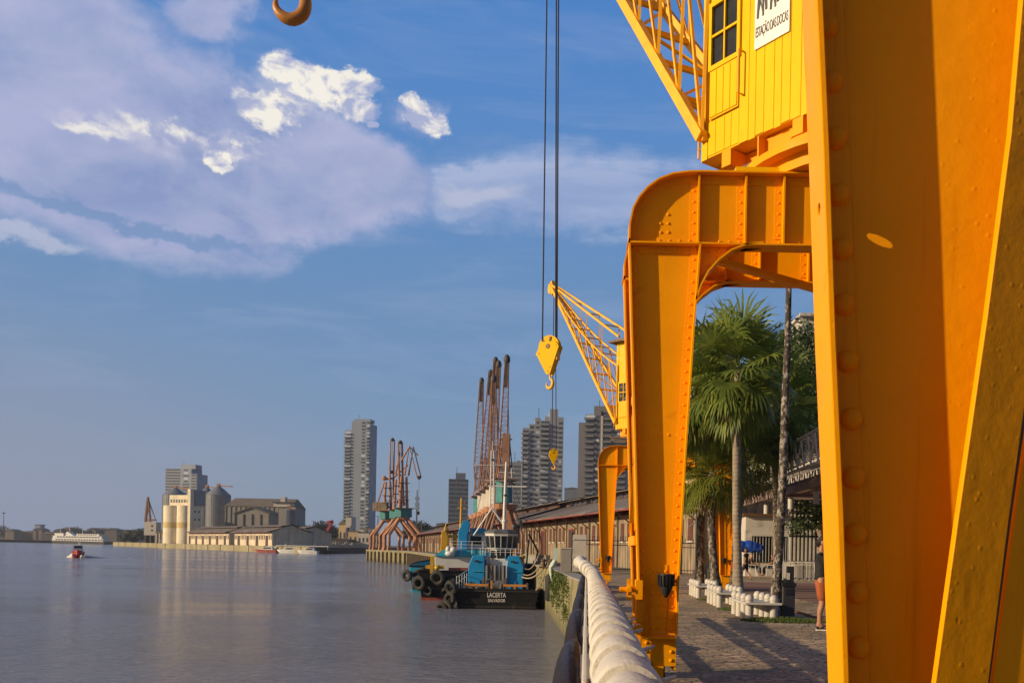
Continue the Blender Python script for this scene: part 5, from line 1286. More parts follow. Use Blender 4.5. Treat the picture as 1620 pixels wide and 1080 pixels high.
def person_seated(label, loc, rz, hair, shirt, pants, chairm=None, chairlab=None):
    c = thing('plastic_chair', chairlab, 'chair', loc, rz, 'white plastic chairs by the stall')
    m = MB(); m.box(-.22, .22, -.23, .23, .41, .44); m.build('seat', M_sole, c, bevel=.01)
    m = MB(); m.prism([(-.22, .44), (-.18, .44), (-.27, .86), (-.31, .86)], -.22, .22, 'y'); m.build('backrest', M_sole, c, bevel=.01)
    for x in (-.19, .19):
        for y in (-.2, .2): m = MB(); m.beam((x * 1.2, y * 1.1, 0), (x, y, .41), .04); m.build('leg', M_sole, c)
    for y in (-.24, .24): m = MB(); m.tube([(-.25, y, .66), (.16, y, .64), (.2, y, .44)], .02, 6); m.build('armrest', M_sole, c)
    Z = WM[c.name] @ Vector((0, 0, 0)); t = thing('person', label, 'person', loc, rz)
    V = [((-.08, 0, .55), (.12, .15)), ((-.12, 0, .72), (.10, .13)), ((-.12, 0, .90), (.11, .155)), ((-.11, 0, 1.0), (.085, .12)), ((-.09, 0, 1.08), .052), ((-.06, 0, 1.16), (.08, .07)), ((-.06, 0, 1.24), (.085, .075)),
         ((-.11, .17, .98), .055), ((-.04, .24, .76), .04), ((.16, .16, .68), .03), ((.24, .14, .66), (.03, .015)), ((-.11, -.17, .98), .055), ((-.04, -.24, .76), .04), ((.16, -.16, .68), .03), ((.24, -.14, .66), (.03, .015)),
         ((.0, .10, .53), .085), ((.38, .12, .50), .058), ((.40, .12, .10), .04), ((.52, .12, .04), .03), ((.0, -.10, .53), .085), ((.38, -.12, .50), .058), ((.34, -.12, .10), .04), ((.46, -.12, .04), .03)]
    E = [(0, 1), (1, 2), (2, 3), (3, 4), (4, 5), (5, 6), (3, 7), (7, 8), (8, 9), (9, 10), (3, 11), (11, 12), (12, 13), (13, 14), (0, 15), (15, 16), (16, 17), (17, 18), (0, 19), (19, 20), (20, 21), (21, 22)]
    for base_i, sy in ((10, 1), (14, -1)):
        w_ = Vector(V[base_i][0])
        for j in range(4): i0 = len(V); V.append((tuple(w_ + Vector((.05, (j - 1.5) * .018, -.005))), .0085)); V.append((tuple(w_ + Vector((.075, (j - 1.5) * .018, -.025))), .0075)); E += [(base_i, i0), (i0, i0 + 1)]
        i0 = len(V); V.append((tuple(w_ + Vector((.02, -.04 * sy, .0))), .009)); E.append((base_i, i0))
    mk_skin('body', V, E, M_skin, t, 1)
    mk_skin('hair', [((-.10, 0, 1.25), (.075, .08)), ((-.12, 0, 1.16), (.06, .075)), ((-.13, 0, 1.06), (.04, .06))], [(0, 1), (1, 2)], hair, t, 1)
    mk_skin('shirt', [((-.08, 0, .55), (.135, .165)), ((-.12, 0, .72), (.12, .15)), ((-.12, 0, .90), (.13, .17)), ((-.11, 0, 1.0), (.10, .14)), ((-.11, .18, .975), .07), ((-.06, .22, .82), .06), ((-.11, -.18, .975), .07), ((-.06, -.22, .82), .06)], [(0, 1), (1, 2), (2, 3), (3, 4), (4, 5), (3, 6), (6, 7)], shirt, t, 1)
    mk_skin('trousers', [((-.06, 0, .55), (.13, .16)), ((.0, .10, .54), .10), ((.38, .12, .51), .075), ((.40, .12, .14), .06), ((.0, -.10, .54), .10), ((.38, -.12, .51), .075), ((.34, -.12, .14), .06)], [(0, 1), (1, 2), (2, 3), (0, 4), (4, 5), (5, 6)], pants, t, 1)
    return t
p = G(1191, 914); person_seated('seated person with pale blond hair in dark clothes under the blue canopy', (p.x, p.y, .12), R(-20), M_blond, M_tee, M_tee, chairlab='white plastic chair under the blond person')
p = G(1219, 914.5); person_seated('seated dark-haired person in dark clothes left of the thin trunk', (p.x, p.y, .12), R(165), M_hair, M_tee, mat('navy cloth', (.02, .03, .06), .8, .2, 10), chairlab='white plastic chair under the dark-haired seated person')
t = thing('street_stall', 'bright blue bunched tarpaulin canopy on thin poles above the seated people', 'stall', (9.2, 46.8, .0))
m = MB(); c0 = W(1158, 864, 46.8); c1 = W(1206, 868, 46.8); pts = []; rs = []; rnd = random.Random(2)
for i in range(26):
    u = i / 25; q = c0 + (c1 - c0) * u; pts.append(q + Vector((0, rnd.uniform(-.02, .02), rnd.uniform(-.035, .035) + .05 * math.sin(u * 3.1)))); rs.append((.14 + .17 * math.sin(math.pi * (.12 + .8 * u)) + rnd.uniform(-.03, .03)))
m.tube(pts, rs, 14); cano = m.build('canopy', M_bluec, t, world=True, smooth=70)
m = MB(); q = 0
for k in range(30):
    a = rnd.uniform(.1, .95); c = c0 + (c1 - c0) * a; m.beam(c + Vector((0, -.28, .12 * rnd.uniform(-1, 1))), c + Vector((rnd.uniform(-.3, .3), -.24, rnd.uniform(-.26, .1))), .06, .03)
m.build('fold', M_bluec, cano, world=True)
for x in (c0.x + .15, c1.x - .15):
    m = MB(); m.tube([(x, 46.8, 0.12), (x, 46.8, c0.z)], .022, 6); m.build('pole', M_grey, t, world=True)
# ---------------------------------------------------------------- boats at the quay
M_hull = mat('black hull', (.010, .010, .011), .5, .3, 1.5, .1, 6, dirt=(.06, .045, .035), dirt_amt=.25, dscale=1.2, spec=.25)
M_blue = mat('tug blue', (.008, .25, .55), .42, .12, 1.5, .06, 10, dirt=(.03, .08, .12), dirt_amt=.15); M_teal = mat('teal deck paint', (.02, .36, .52), .5, .12, 1.5)
M_bwhite = mat('boat white', (.62, .62, .60), .45, .06, 1.5, dirt=(.35, .28, .2), dirt_amt=.2, streak=True); M_oxide = mat('red antifouling', (.30, .06, .035), .6, .2, 2)
M_deckgrey = mat('deck grey', (.10, .10, .105), .6, .3, 2); M_rope = mat('mooring rope', (.42, .34, .22), .9, .2, 20, .5, 60)
M_boatyellow = mat('boat crane yellow', (.62, .35, .015), .5, .12, 2, dirt=(.3, .14, .02), dirt_amt=.3); M_brass = mat('orange fitting', (.55, .22, .03), .5, .2, 4)
def tyre(par, c, r, w, ax=(0, 1, 0), material=None):
    m = MB(); c = Vector(c); ax = Vector(ax).normalized(); a = ax.orthogonal().normalized(); b = ax.cross(a); n, q = 22, 8; vs = []; fs = []
    for i in range(n):
        t_ = 2 * math.pi * i / n; d = a * math.cos(t_) + b * math.sin(t_)
        for j in range(q):
            s_ = 2 * math.pi * j / q; rr = r * .70 + r * .30 * math.cos(s_) * (1.06 if (i % 2 and j in (0, 1, 7)) else 1); vs.append(c + d * rr + ax * (w * .5 * math.sin(s_)))
    for i in range(n):
        for j in range(q): fs.append((i * q + j, i * q + (j + 1) % q, ((i + 1) % n) * q + (j + 1) % q, ((i + 1) % n) * q + j))
    m.add(vs, fs); return m.build('tyre', material or M_rubber, par, smooth=40)
def hull(par, L, Wd, zb, zs, zbow, name='hull', material=None, tw=.92, tr=0.35):
    """y=0 at the stern transom, bow at y=L"""
    m = MB(); st = []; n = 16
    for i in range(n + 1):
        u = i / n; hw = Wd / 2 * (1 if u < .55 else (1 - ((u - .55) / .45) ** 2.2)) * (tw + (1 - tw) * min(1, u * 5)); hw = max(hw, .04); zt = zs + (zbow - zs) * max(0, (u - .45) / .55) ** 1.6
        y = u * L; st.append([(-hw, y, zt), (-hw * .96, y, zt * .45), (-hw * .86, y - 0, zb), (0, y, zb - .4), (hw * .86, y, zb), (hw * .96, y, zt * .45), (hw, y, zt)])
    vs = [p for s_ in st for p in s_]; q = 7
    fs = [(i * q + j, i * q + j + 1, (i + 1) * q + j + 1, (i + 1) * q + j) for i in range(n) for j in range(6)] + [tuple(range(q))]
    m.add(vs, fs); ob = m.build(name, material or M_hull, par, smooth=35)
    m = MB(); vs = []
    for i in range(n + 1): s_ = st[i]; z = s_[0][2] - .85; vs += [(s_[0][0] * .985, s_[0][1] + .03, z), (-s_[0][0] * .985, s_[0][1] + .03, z)]
    m.add(vs, [(i * 2, i * 2 + 1, i * 2 + 3, i * 2 + 2) for i in range(n)]); m.build('deck', M_deckgrey, par)
    m = MB(); m.tube([s_[0] for s_ in st] + [s_[6] for s_ in reversed(st)], .09, 6); m.tube([st[0][0], st[0][6]], .09, 6); m.build('bulwark_rail', M_hull, par, smooth=40)
    return ob
c = W(785, 962, 69.0); tug = thing('tugboat', 'blue and white tugboat with black hull lettered LACERTA SALVADOR moored stern towards us', 'tugboat', (c.x, 69.0, WZ), R(2))
h_ = hull(tug, 24, 7.1, -.6, 1.50, 3.1)
def lettering(text, par, size, mtx, material, width=None, name='lettering', ext=.01, bold=.0):
    cu = bpy.data.curves.new(name, 'FONT'); cu.body = text; cu.size = size; cu.extrude = ext; cu.align_x = 'CENTER'; cu.offset = bold
    to = bpy.data.objects.new(name + '_tmp', cu); COL.objects.link(to); dg = bpy.context.evaluated_depsgraph_get(); me = bpy.data.meshes.new_from_object(to.evaluated_get(dg)); bpy.data.objects.remove(to)
    xs = [v.co.x for v in me.vertices]; k = (width / (max(xs) - min(xs))) if width else 1
    for v in me.vertices: v.co = mtx @ Vector((v.co.x * k, v.co.y, v.co.z))
    me.materials.clear(); me.materials.append(material); o = bpy.data.objects.new(name, me); COL.objects.link(o); o.parent = par; WM[o.name] = WM[par.name]; return o
Mt = lambda x, y, z: Matrix.Translation((x, y, z)) @ Matrix.Rotation(math.pi / 2, 4, 'X')
lettering('LACERTA', h_, .52, Mt(.0, -.02, .92), M_sole, 1.45, bold=.008); lettering('SALVADOR', h_, .34, Mt(.02, -.02, .55), M_sole, 1.35, bold=.006)
m = MB(); m.box(-3.3, 3.3, -.10, -.003, 1.34, 1.46); m.box(-3.1, 3.1, -.06, -.003, .10, .22); m.build('rubbing_strake', M_rubber, tug)
m = MB()
for x in (-1.4, 1.6): m.box(x - 1.1, x + .7, .2, .55, 1.75, 1.92); m.box(x - .30, x - .12, .25, .45, 1.0, 1.75)
m.box(-.5, -.35, .25, .45, 1.3, 2.2); m.build('stern_rollers', M_brass, tug)
for sx in (-1, 1):       # tall blue exhaust casings either side
    m = MB(); X = -.42 + sx * 1.50
    pr = [(X - sx * .55, .75), (X + sx * .75, .75), (X + sx * .80, 3.2), (X + sx * .45, 4.1), (X - sx * .50, 4.1), (X - sx * .58, 3.2)]
    m.prism(pr, 5.0, 10.5, 'y'); cs_ = m.build('funnel_casing', M_blue, tug, bevel=.05)
    m = MB(); m.box(X - .35, X + .2, 4.93, 5.0, 1.3, 2.0); m.build('hatch', M_blue, cs_, bevel=.01)
    m = MB(); m.box(X - .25, X + .1, 4.90, 4.925, 3.55, 3.7); m.build('vent', M_black, cs_)
    m = MB(); m.box(X - .5, X + .6, 4.90, 4.95, 2.75, 2.80); m.build('trim', M_teal, cs_)
m = MB(); m.tube([(-1.2, 3.6, 1.6), (.4, 3.6, 1.6)], .5, 20); m.box(-1.4, -1.2, 3.0, 4.2, .7, 2.3); m.box(.4, .6, 3.0, 4.2, .7, 2.3); m.build('towing_winch', M_deckgrey, tug, smooth=35)
m = MB()
for i in range(5): x = -1.1 + i * .34; m.tube([(x, 4.8, 1.9), (x, 4.8, 3.3)], .09 if i % 2 else .16, 8)
m.build('pipes', M_deckgrey, tug, smooth=40)
m = MB(); m.box(-1.25, .95, 5.5, 11, .9, 3.7); m.build('deckhouse', M_bwhite, tug)
def octa(r, sy=1.0): return [(r * math.cos(R(22.5 + 45 * i)), r * sy * math.sin(R(22.5 + 45 * i))) for i in range(8)]
def frustum(m, c, levels):
    vs = []; 
    for r, z in levels: vs += [(c[0] + x, c[1] + y, z) for x, y in octa(r)]
    fs = [(i * 8 + k, i * 8 + (k + 1) % 8, (i + 1) * 8 + (k + 1) % 8, (i + 1) * 8 + k) for i in range(len(levels) - 1) for k in range(8)] + [tuple(range(8)), tuple(range((len(levels) - 1) * 8, len(levels) * 8))]
    m.add(vs, fs)
wc = (-.12, 7.6); m = MB(); frustum(m, wc, [(.95, 3.6), (1.0, 3.75), (.92, 3.8), (1.05, 4.62), (1.30, 4.7), (1.50, 5.85), (1.55, 6.0), (1.35, 6.1)]); wh = m.build('wheelhouse', M_bwhite, tug)
m = MB(); frustum(m, wc, [(1.6, 6.0), (1.6, 6.12), (1.1, 6.35)]); m.build('roof', M_deckgrey, wh)
for i in range(8):
    for (r0, z0, r1, z1, kk) in ((1.34, 4.78, 1.50, 5.78, 1), (.94, 3.88, 1.04, 4.55, 0)):
        a0, a1 = R(22.5 + 45 * i), R(67.5 + 45 * i); ins = .10; m = MB(); vs = []
        for r, z in ((r0, z0), (r1, z1)):
            p0 = Vector((wc[0] + r * math.cos(a0), wc[1] + r * math.sin(a0), z)); p1 = Vector((wc[0] + r * math.cos(a1), wc[1] + r * math.sin(a1), z)); vs.append([p0 + (p1 - p0) * (ins * .6), p0 + (p1 - p0) * (1 - ins * .6)])
        out = Vector((math.cos((a0 + a1) / 2), math.sin((a0 + a1) / 2), 0)) * .035
        q = [vs[0][0] + out, vs[0][1] + out, vs[1][1] + out, vs[1][0] + out]; m.add(q + [p - out * 1.5 for p in q], [(0, 1, 2, 3), (7, 6, 5, 4), (0, 4, 5, 1), (1, 5, 6, 2), (2, 6, 7, 3), (3, 7, 4, 0)]); w_ = m.build('window', M_glass, wh)
        if kk:
            mm = MB(); cpt = (q[0] + q[1]) / 2 + out * .5; ct = (q[2] + q[3]) / 2 + out * .5; mm.beam(cpt, ct, .07, .05); mm.build('mullion', M_bwhite, w_)
# masts
m = MB(); m.tube([(.05, 7.6, 6.2), (.1, 7.6, 10), (.15, 7.6, 12.2)], [.17, .13, .09], 12); m.tube([(.1, 7.6, 7.0), (.1, 7.6, 7.2)], .26, 12); m.beam((-1.4, 7.6, 10.1), (1.9, 7.6, 10.1), .16, .12); m.beam((-.5, 7.6, 11.3), (.9, 7.6, 11.3), .05); m.build('main_mast', M_bwhite, tug, smooth=40)
m = MB(); 
for dx in (-.16, .16): m.tube([(-1.05 + dx, 8, 8.0), (-1.1 + dx * .6, 8, 13.2)], .055, 6)
for k in range(14): z = 8.2 + k * .36; m.beam((-1.22, 8, z), (-.9, 8, z), .04)
m.tube([(-1.05, 8, 8.2), (-2.6, 8, 5.8)], .08, 6); m.tube([(-1.05, 8, 8.2), (.6, 8.2, 5.9)], .08, 6); m.tube([(-1.1, 8, 13.2), (-1.1, 8, 14)], .03, 6); m.beam((-2.7, 8, 11.9), (.3, 8, 12.0), .04); m.beam((-1.8, 8, 10.6), (.1, 8, 10.6), .05); m.build('signal_mast', M_bwhite, tug, smooth=40)
m = MB()
for (a, b) in (((.15, 7.6, 12), (2.9, 9, 4.4)), ((.15, 7.6, 12), (2.2, 3, 4.4)), ((-1.1, 8, 13), (-3.3, 9, 4.4)), ((.15, 7.6, 9.5), (2.0, 6, 6.2)), ((2.6, 8, 6.5), (3.2, 9, 3))): m.tube([a, b], .022, 4)
m.build('stays', M_black, tug)
m = MB(); m.ball((.1, 7.55, 9.3), .14, 8, 6); m.ball((-1.1, 7.9, 12.4), .11, 8, 6); m.box(.4, 1.0, 7.5, 7.7, 10.2, 10.35); m.tube([(1.6, 7.6, 10.2), (1.6, 7.6, 12.6)], .03, 5); m.build('lights_and_aerials', M_black, tug)
m = MB(); m.ball((1.3, 8.0, 6.9), .36, 12, 8); m.tube([(1.3, 8, 5.2), (1.3, 8, 6.7)], .1, 8); m.ball((.9, 7.4, 6.6), .2, 10, 6); m.ball((-.9, 7.4, 6.6), .18, 10, 6); m.tube([(1.9, 8, 1.5), (2.2, 8, 5.5)], .07, 6); m.build('domes_and_horn', M_deckgrey, tug, smooth=50)
m = MB()
for sx in (-1, 1):
    for z in (1.9, 2.4): m.tube([(sx * 3.2, 1, z), (sx * 3.3, 10, z + .3)], .03, 5)
    for y in (1, 3, 5, 7, 9): m.tube([(sx * 3.22, y, 1.2), (sx * 3.22, y, 2.5)], .03, 5)
m.build('railing', M_bwhite, tug)
for x, y, z, ax in ((-3.5, .3, .9, (1, .4, .1)), (-3.75, 1.4, 1.1, (1, .2, 0)), (-3.8, 2.8, 1.3, (1, 0, 0)), (-3.8, 4.4, 1.5, (1, 0, 0)), (3.75, 1.5, 1.1, (1, 0, 0)), (3.8, 3.6, 1.2, (1, 0, 0)), (3.8, 5.6, 1.3, (1, 0, 0)), (-3.5, -.15, 1.6, (.8, 1, .4)), (-3.6, -.1, .7, (.9, 1, -.2)), (-3.75, -.2, .1, (.9, 1, .5)), (-4.1, 0, .0, (.8, 1, .7))):
    tyre(tug, (x, y, z), .62, .42, ax)
# deck clutter: hose reels, cable runs, lifebuoy, search light, drums
m = MB(); rnd = random.Random(8)
for i in range(26):
    x = rnd.uniform(-2.9, 2.5); y = rnd.uniform(.6, 4.5); m.box(x, x + rnd.uniform(.1, .45), y, y + .3, .7, 1.2 + rnd.random() * .8)
m.tube([(-.9, 1.2, .8), (-.9, 1.2, 2.2), (-.5, 1.2, 2.3)], .07, 6); m.tube([(.3, 1.0, .8), (.3, 1.0, 1.9)], .12, 8); m.build('deck_gear', M_deckgrey, tug)
for x, z in ((-1.0, 3.2), (.75, 3.2)): m = MB(); q = 14; m.tube([(x + .2 * math.cos(2 * math.pi * i / q), 5.42, z + .2 * math.sin(2 * math.pi * i / q)) for i in range(q + 1)], .05, 6); m.build('lifebuoy', M_brass, tug, smooth=50)
m = MB(); m.tube([(-1.0, 4.9, 4.0), (-1.05, 4.6, 2.6), (-.98, 4.5, 1.0)], .035, 5); m.build('hose', M_hull, tug, smooth=50)
m = MB(); m.tube([(2.6, 7, 1.5), (3.0, 7.2, 4.6), (2.2, 7.0, 6.0)], .08, 6); m.build('davit', M_hull, tug, smooth=50)
m = MB()
for k in range(9): m.tube([(-1.75 + k * .42, 5.1, 4.12), (-1.75 + k * .42, 5.1, 4.7)], .02, 4)
for z in (4.4, 4.7): m.tube([(-1.9, 5.1, z), (1.75, 5.1, z)], .02, 4)
m.build('upper_railing', M_bwhite, tug)
# mooring lines
def rope(label, a, b, sag, r=.045):
    a = Vector(a); b = Vector(b); m = MB(); m.tube([a + (b - a) * (i / 14) + Vector((0, 0, -sag * 4 * (i / 14) * (1 - i / 14))) for i in range(15)], r, 6); tag(m.build('mooring_rope', M_rope, smooth=60), label, 'rope', 'mooring ropes of the tug')
tl = WM[tug.name]
rope('lowest sagging tan mooring rope from the tug stern to the quay', W(826, 912, 68.5), W(866, 890, 67), .5, .06)
rope('tight tan mooring rope just above the lowest one', W(828, 908, 70), W(862, 880, 69), .55)
rope('thin tan mooring rope crossing to the left side of the mint post', W(848, 933, 68), W(868, 888, 66.5), .35, .05)
rope('highest tan mooring rope behind the fender tyres', W(830, 898, 72), W(852, 878, 72), .5)
t = thing('ship_bollard', 'rusty double bollard on the quay edge where the ropes are tied', 'bollard', W(866, 893, 66.9)); t.location.z = 0.1; WM[t.name] = Matrix.Translation(t.location)
for dx in (-.3, .3): m = MB(); m.lathe([(.16, 0), (.14, .4), (.22, .45), (.22, .55), (.1, .6)], 14, (dx, 0, 0)); m.build('horn', M_grimysteel, t, smooth=40)
m = MB(); m.box(-.6, .6, -.25, .25, -.1, .02); m.build('base', M_grimysteel, t)
t = thing('quay_fender', 'dark hanging fender on the quay wall just right of the tug stern', 'fender', W(869, 920, 65.6)); m = MB(); a = W(870, 905, 65.5); m.tube([(a.x, 65.5, -.4), (a.x, 65.5, -.6), (a.x, 65.5, -2.2), (a.x, 65.5, -2.4)], [.2, .36, .36, .2], 14); m.build('body', M_rubber, t, world=True, smooth=50); m = MB(); m.tube([(a.x, 65.5, -.4), (a.x + .3, 65.6, .1)], .04, 6); m.build('chain', M_grimysteel, t, world=True)
# yellow handwheels and rubble along the quay behind the ropes
for i, (px, py, Y, lab) in enumerate(((815, 880, 80, 'small yellow mooring bollard on the quay right of the blue casing'), (826, 882, 76, 'yellow mooring bollard nearer the ropes'))):
    p = W(px, py, Y); t = thing('yellow_bollard', lab, 'bollard', (p.x, Y, .1), 0, 'yellow mooring bollards'); m = MB(); m.lathe([(.22, 0), (.18, .45), (.3, .55), (.3, .7), (.1, .8)], 14); m.build('horn', M_boatyellow, t, smooth=40); m = MB(); m.lathe([(.34, -.02), (.34, .04)], 14); m.build('base', M_boatyellow, t)

# second boat: white house, blue funnel, black and red hull with big tyres
c = W(719, 955, 79); b2 = thing('workboat', 'blue and white workboat with a leaning blue funnel left of the lettered tug', 'workboat', (c.x, 79, WZ), R(6))
hull(b2, 22, 7.0, -.5, 2.6, 3.6); m = MB(); m.box(-3.0, 3.0, -.04, 1, -.3, .22); m.build('boot_stripe', M_oxide, b2)
m = MB(); m.box(-2.0, 3.0, 3, 10, 1.6, 3.9); hb = m.build('deckhouse', M_bwhite, b2, bevel=.05); m = MB(); m.prism([(-2.1, 3.9), (3.2, 3.9), (2.8, 4.5), (-1.2, 4.5)], 2.8, 10.2, 'y'); m.build('blue_roof', M_teal, hb)
m = MB(); m.box(.9, 2.7, 5, 8.5, 4.5, 6.1); wh2 = m.build('wheelhouse', M_bwhite, b2, bevel=.04)
for x0, x1 in ((1.2, 2.2),): m = MB(); m.box(x0, x1, 4.94, 5.0, 5.0, 5.8); m.build('window', M_glass, wh2); m = MB(); m.box(.85, .9, 5.4, 8, 5.0, 5.8); m.build('window', M_glass, wh2)
m = MB(); m.box(.7, 3.0, 4.8, 8.8, 6.1, 6.25); m.box(1.1, 2.6, 5.2, 8.2, 6.25, 6.6); m.build('roof', M_teal, wh2)
m = MB(); m.prism([(.1, 4.4), (.9, 4.4), (.9, 5.9), (1.15, 6.8), (1.0, 7.3), (.45, 7.2), (.05, 6.2)], 4.0, 5.2, 'y'); m.build('funnel', M_blue, b2, bevel=.05)
m = MB()
for z in (4.7, 5.0, 5.3): m.tube([(-.6, 2.7, z), (3.2, 2.7, z)], .025, 4)
for x in (-.6, .4, 1.4, 2.4, 3.2): m.tube([(x, 2.7, 4.0), (x, 2.7, 5.3)], .025, 4)
m.build('railing', M_bwhite, b2)
m = MB(); m.ball((-.6, 2.6, 4.15), .36, 12, 8, (1.3, 1, .8)); m.ball((-.3, 2.5, 4.5), .26, 10, 8, (1.2, 1, 1.1)); m.ball((-.8, 2.6, 4.5), .22, 10, 8, (1, 1, 1.5)); m.build('bundled_cover', M_bwhite, b2, smooth=70)
m = MB(); m.ball((1.4, 2.4, 3.0), .28, 10, 8); m.ball((-1.6, -.1, 2.9), .25, 10, 8); m.box(-2.6, -1.0, -.1, .4, 2.8, 3.1); m.box(-2.2, -1.9, -.2, .2, 2.4, 3.9); m.build('yellow_fittings', M_boatyellow, b2)
m = MB(); m.box(-.6, 3.0, .4, 1.2, 2.6, 2.9); m.build('red_strip', M_oxide, b2)
for x, y, z, r, ax in ((-3.1, -.4, 1.5, .68, (.6, 1, 0)), (-1.5, -.5, 2.0, .72, (.35, 1, .1)), (-.2, -.4, 1.5, .6, (.3, 1, .2)), (-.7, -.3, .7, .55, (.2, 1, .5)), (-2.3, -.4, .9, .5, (.5, 1, .4)), (-3.7, 2, 1.4, .6, (1, 0, 0)), (-3.7, 4.4, 1.4, .6, (1, 0, 0)), (-3.7, 7, 1.5, .6, (1, 0, 0))): tyre(b2, (x, y, z), r, .45, ax)
# third boat: yellow knuckle crane
c = W(692, 925, 92); b3 = thing('crane_boat', 'small teal-decked boat carrying a yellow folding crane, leftmost by the quay', 'workboat', (c.x, 92, WZ), R(8))
hull(b3, 17, 6.2, -.5, 2.7, 3.3, material=M_teal)
m = MB(); m.prism([(-.6, 2.2), (1.2, 2.2), (1.2, 3.2), (.9, 3.8), (1.0, 5.8), (.7, 6.6), (.3, 6.4), (.2, 4.4), (-.5, 3.4)], 1.4, 2.6, 'y'); m.build('crane_column', M_boatyellow, b3, bevel=.05)
m = MB(); m.tube([(.6, 2, 6.4), (.7, 2, 7.1), (1.0, 2.1, 6.4)], .12, 6); m.beam((.9, 2.6, 5.9), (3.6, 5, 5.9), .25, .3); m.beam((1.6, 2.4, 3.2), (1.7, 2.4, 5.8), .22); m.beam((1.6, 2.4, 4.2), (.6, 2, 4.0), .22); m.build('crane_arm', M_boatyellow, b3)
m = MB(); m.box(.4, 3.0, 4, 8, 2.3, 4.1); dh = m.build('deckhouse', M_boatyellow, b3); m = MB(); m.box(.8, 2.2, 3.94, 4, 3.0, 3.7); m.build('window', M_glass, dh)
m = MB(); m.tube([(2.2, 8, 3), (2.3, 8, 10.3)], [.16, .10], 8); m.beam((1.8, 8, 9.2), (2.8, 8, 9.2), .12); m.beam((1.9, 8, 9.8), (2.7, 8, 9.8), .1); m.build('mast', M_boatyellow, b3)
for x, y, z in ((-3.1, -.2, 1.7), (-2.0, -.35, 1.8), (-3.3, 2, 1.7), (-.7, -.35, 1.5)): tyre(b3, (x, y, z), .6, .4, (.6, 1, 0))
# ---------------------------------------------------------------- rust-orange harbour cranes and lattice boom cranes
M_rustcrane = mat('rust orange crane', (.40, .19, .10), .75, .25, .5, .1, 8, dirt=(.14, .05, .03), dirt_amt=.5, dscale=.6)
M_turq = mat('turquoise house', (.035, .20, .20), .7, .2, .5, dirt=(.12, .12, .08), dirt_amt=.4, dscale=.6, streak=True)
M_lattice = mat('rusted lattice', (.27, .14, .09), .8, .3, .8, dirt=(.08, .05, .04), dirt_amt=.4, dscale=1)
M_darksteel = mat('dark steel far', (.06, .05, .05), .7, .3, 1)
def plx(pts, Y): return [W(p[0], p[1], Y) for p in pts]
def level_crane(label, px, Y, jib, arm=None, legs_w=4.6, house_top=9.9, counter=None):
    b = W(px, 868, Y); b.z = 0; t = thing('harbour_crane', label, 'harbour crane', b, R(20), 'rust orange harbour cranes on the far quay')
    for sx in (-1, 1):
        for sy in (-1, 1):
            m = MB(); m.tube([(sx * legs_w, sy * legs_w, .6), (sx * legs_w, sy * legs_w, 4.6), (sx * 1.2, sy * 1.2, 9.4)], [.42, .48, .5], 6); m.build('leg', M_rustcrane, t)
            m = MB(); m.box(sx * legs_w - .5, sx * legs_w + .5, sy * legs_w - 1.1, sy * legs_w + 1.1, 0, .8); m.build('bogie', M_rustcrane, t)
    m = MB(); m.lathe([(1.7, 8.9), (1.9, 9.3), (1.9, 9.9)], 12); m.build('ring', M_rustcrane, t)
    m = MB(); m.prism([(x * 2.6, y * 2.2) for x, y in octa(1)], 9.9, 12.4, 'z'); hs = m.build('machine_house', M_turq, t)
    m = MB(); m.box(-2.9, 2.9, -2.5, 2.5, 12.4, 12.6); m.build('house_deck', M_rustcrane, hs)
    m = MB()
    for sx in (-1, 1): m.tube([(sx * 1.1, 0, 12.6), (sx * .7, 0, 22.0)], [.45, .35], 8)
    for z in (15, 17.5, 20): m.beam((-1.1, 0, z), (1.1, 0, z), .25); m.box(-1.7, 1.7, -1.2, 1.2, z, z + .08)
    m.beam((-1.1, 0, 12.6), (.9, 0, 17), .18); m.beam((1.1, 0, 12.6), (-.9, 0, 17), .18); m.build('column', M_rustcrane, t)
    m = MB(); pts = plx(jib, Y); off = Vector((.5, .4, 0)); m.tube([p - off for p in pts], [.32] * (len(pts) - 1) + [.2], 6); m.tube([p + off for p in pts], [.32] * (len(pts) - 1) + [.22], 6); m.build('jib', M_rustcrane, t, world=True)
    m = MB(); pp = pts[-1]; m.ball(pp, .6, 10, 6); m.tube([pp, pp - Vector((0, 0, 10))], .05, 5); m.box(pp.x - .3, pp.x + .3, pp.y - .3, pp.y + .3, pp.z - 11, pp.z - 10); m.build('hoist', M_darksteel, t, world=True)
    if arm:
        m = MB(); q = plx(arm, Y); m.tube(q, .3, 6); m.build('tie_arm', M_rustcrane, t, world=True)
    if counter:
        q = W(counter[0], counter[1], Y); m = MB(); m.box(q.x - 2.3, q.x + 2.3, q.y - 1.2, q.y + 1.2, q.z - 1.6, q.z + 1.2); m.build('counterweight', M_wwall, t, world=True)
        m = MB(); m.tube(plx([(counter[0] - 4, counter[1] - 6), (608, 762)], Y), .25, 6); m.ball(W(608, 756, Y), .8, 10, 6); m.beam(W(608, 758, Y), W(622, 756, Y), .6); m.beam(W(counter[0], counter[1] + 2, Y), W(618, counter[1] + 2, Y), .5); m.build('counter_arm', M_rustcrane, t, world=True)
    return t
level_crane('orange harbour crane with a folded beak jib and hanging rope, right of the group', 637, 262, [(643, 752), (651, 706), (663, 755)], arm=[(634, 730), (648, 706), (661, 720)])
level_crane('orange harbour crane with the straight upright jib, middle of the group', 628, 275, [(636, 800), (634, 750), (633, 702), (633.5, 699)], arm=[(626, 750), (632, 715)])
level_crane('orange harbour crane with a thin mast jib and a counterweight box, left of the group', 612, 286, [(620, 790), (619.5, 750), (621, 695)], arm=[(623, 755), (645, 735)], counter=(602, 800))
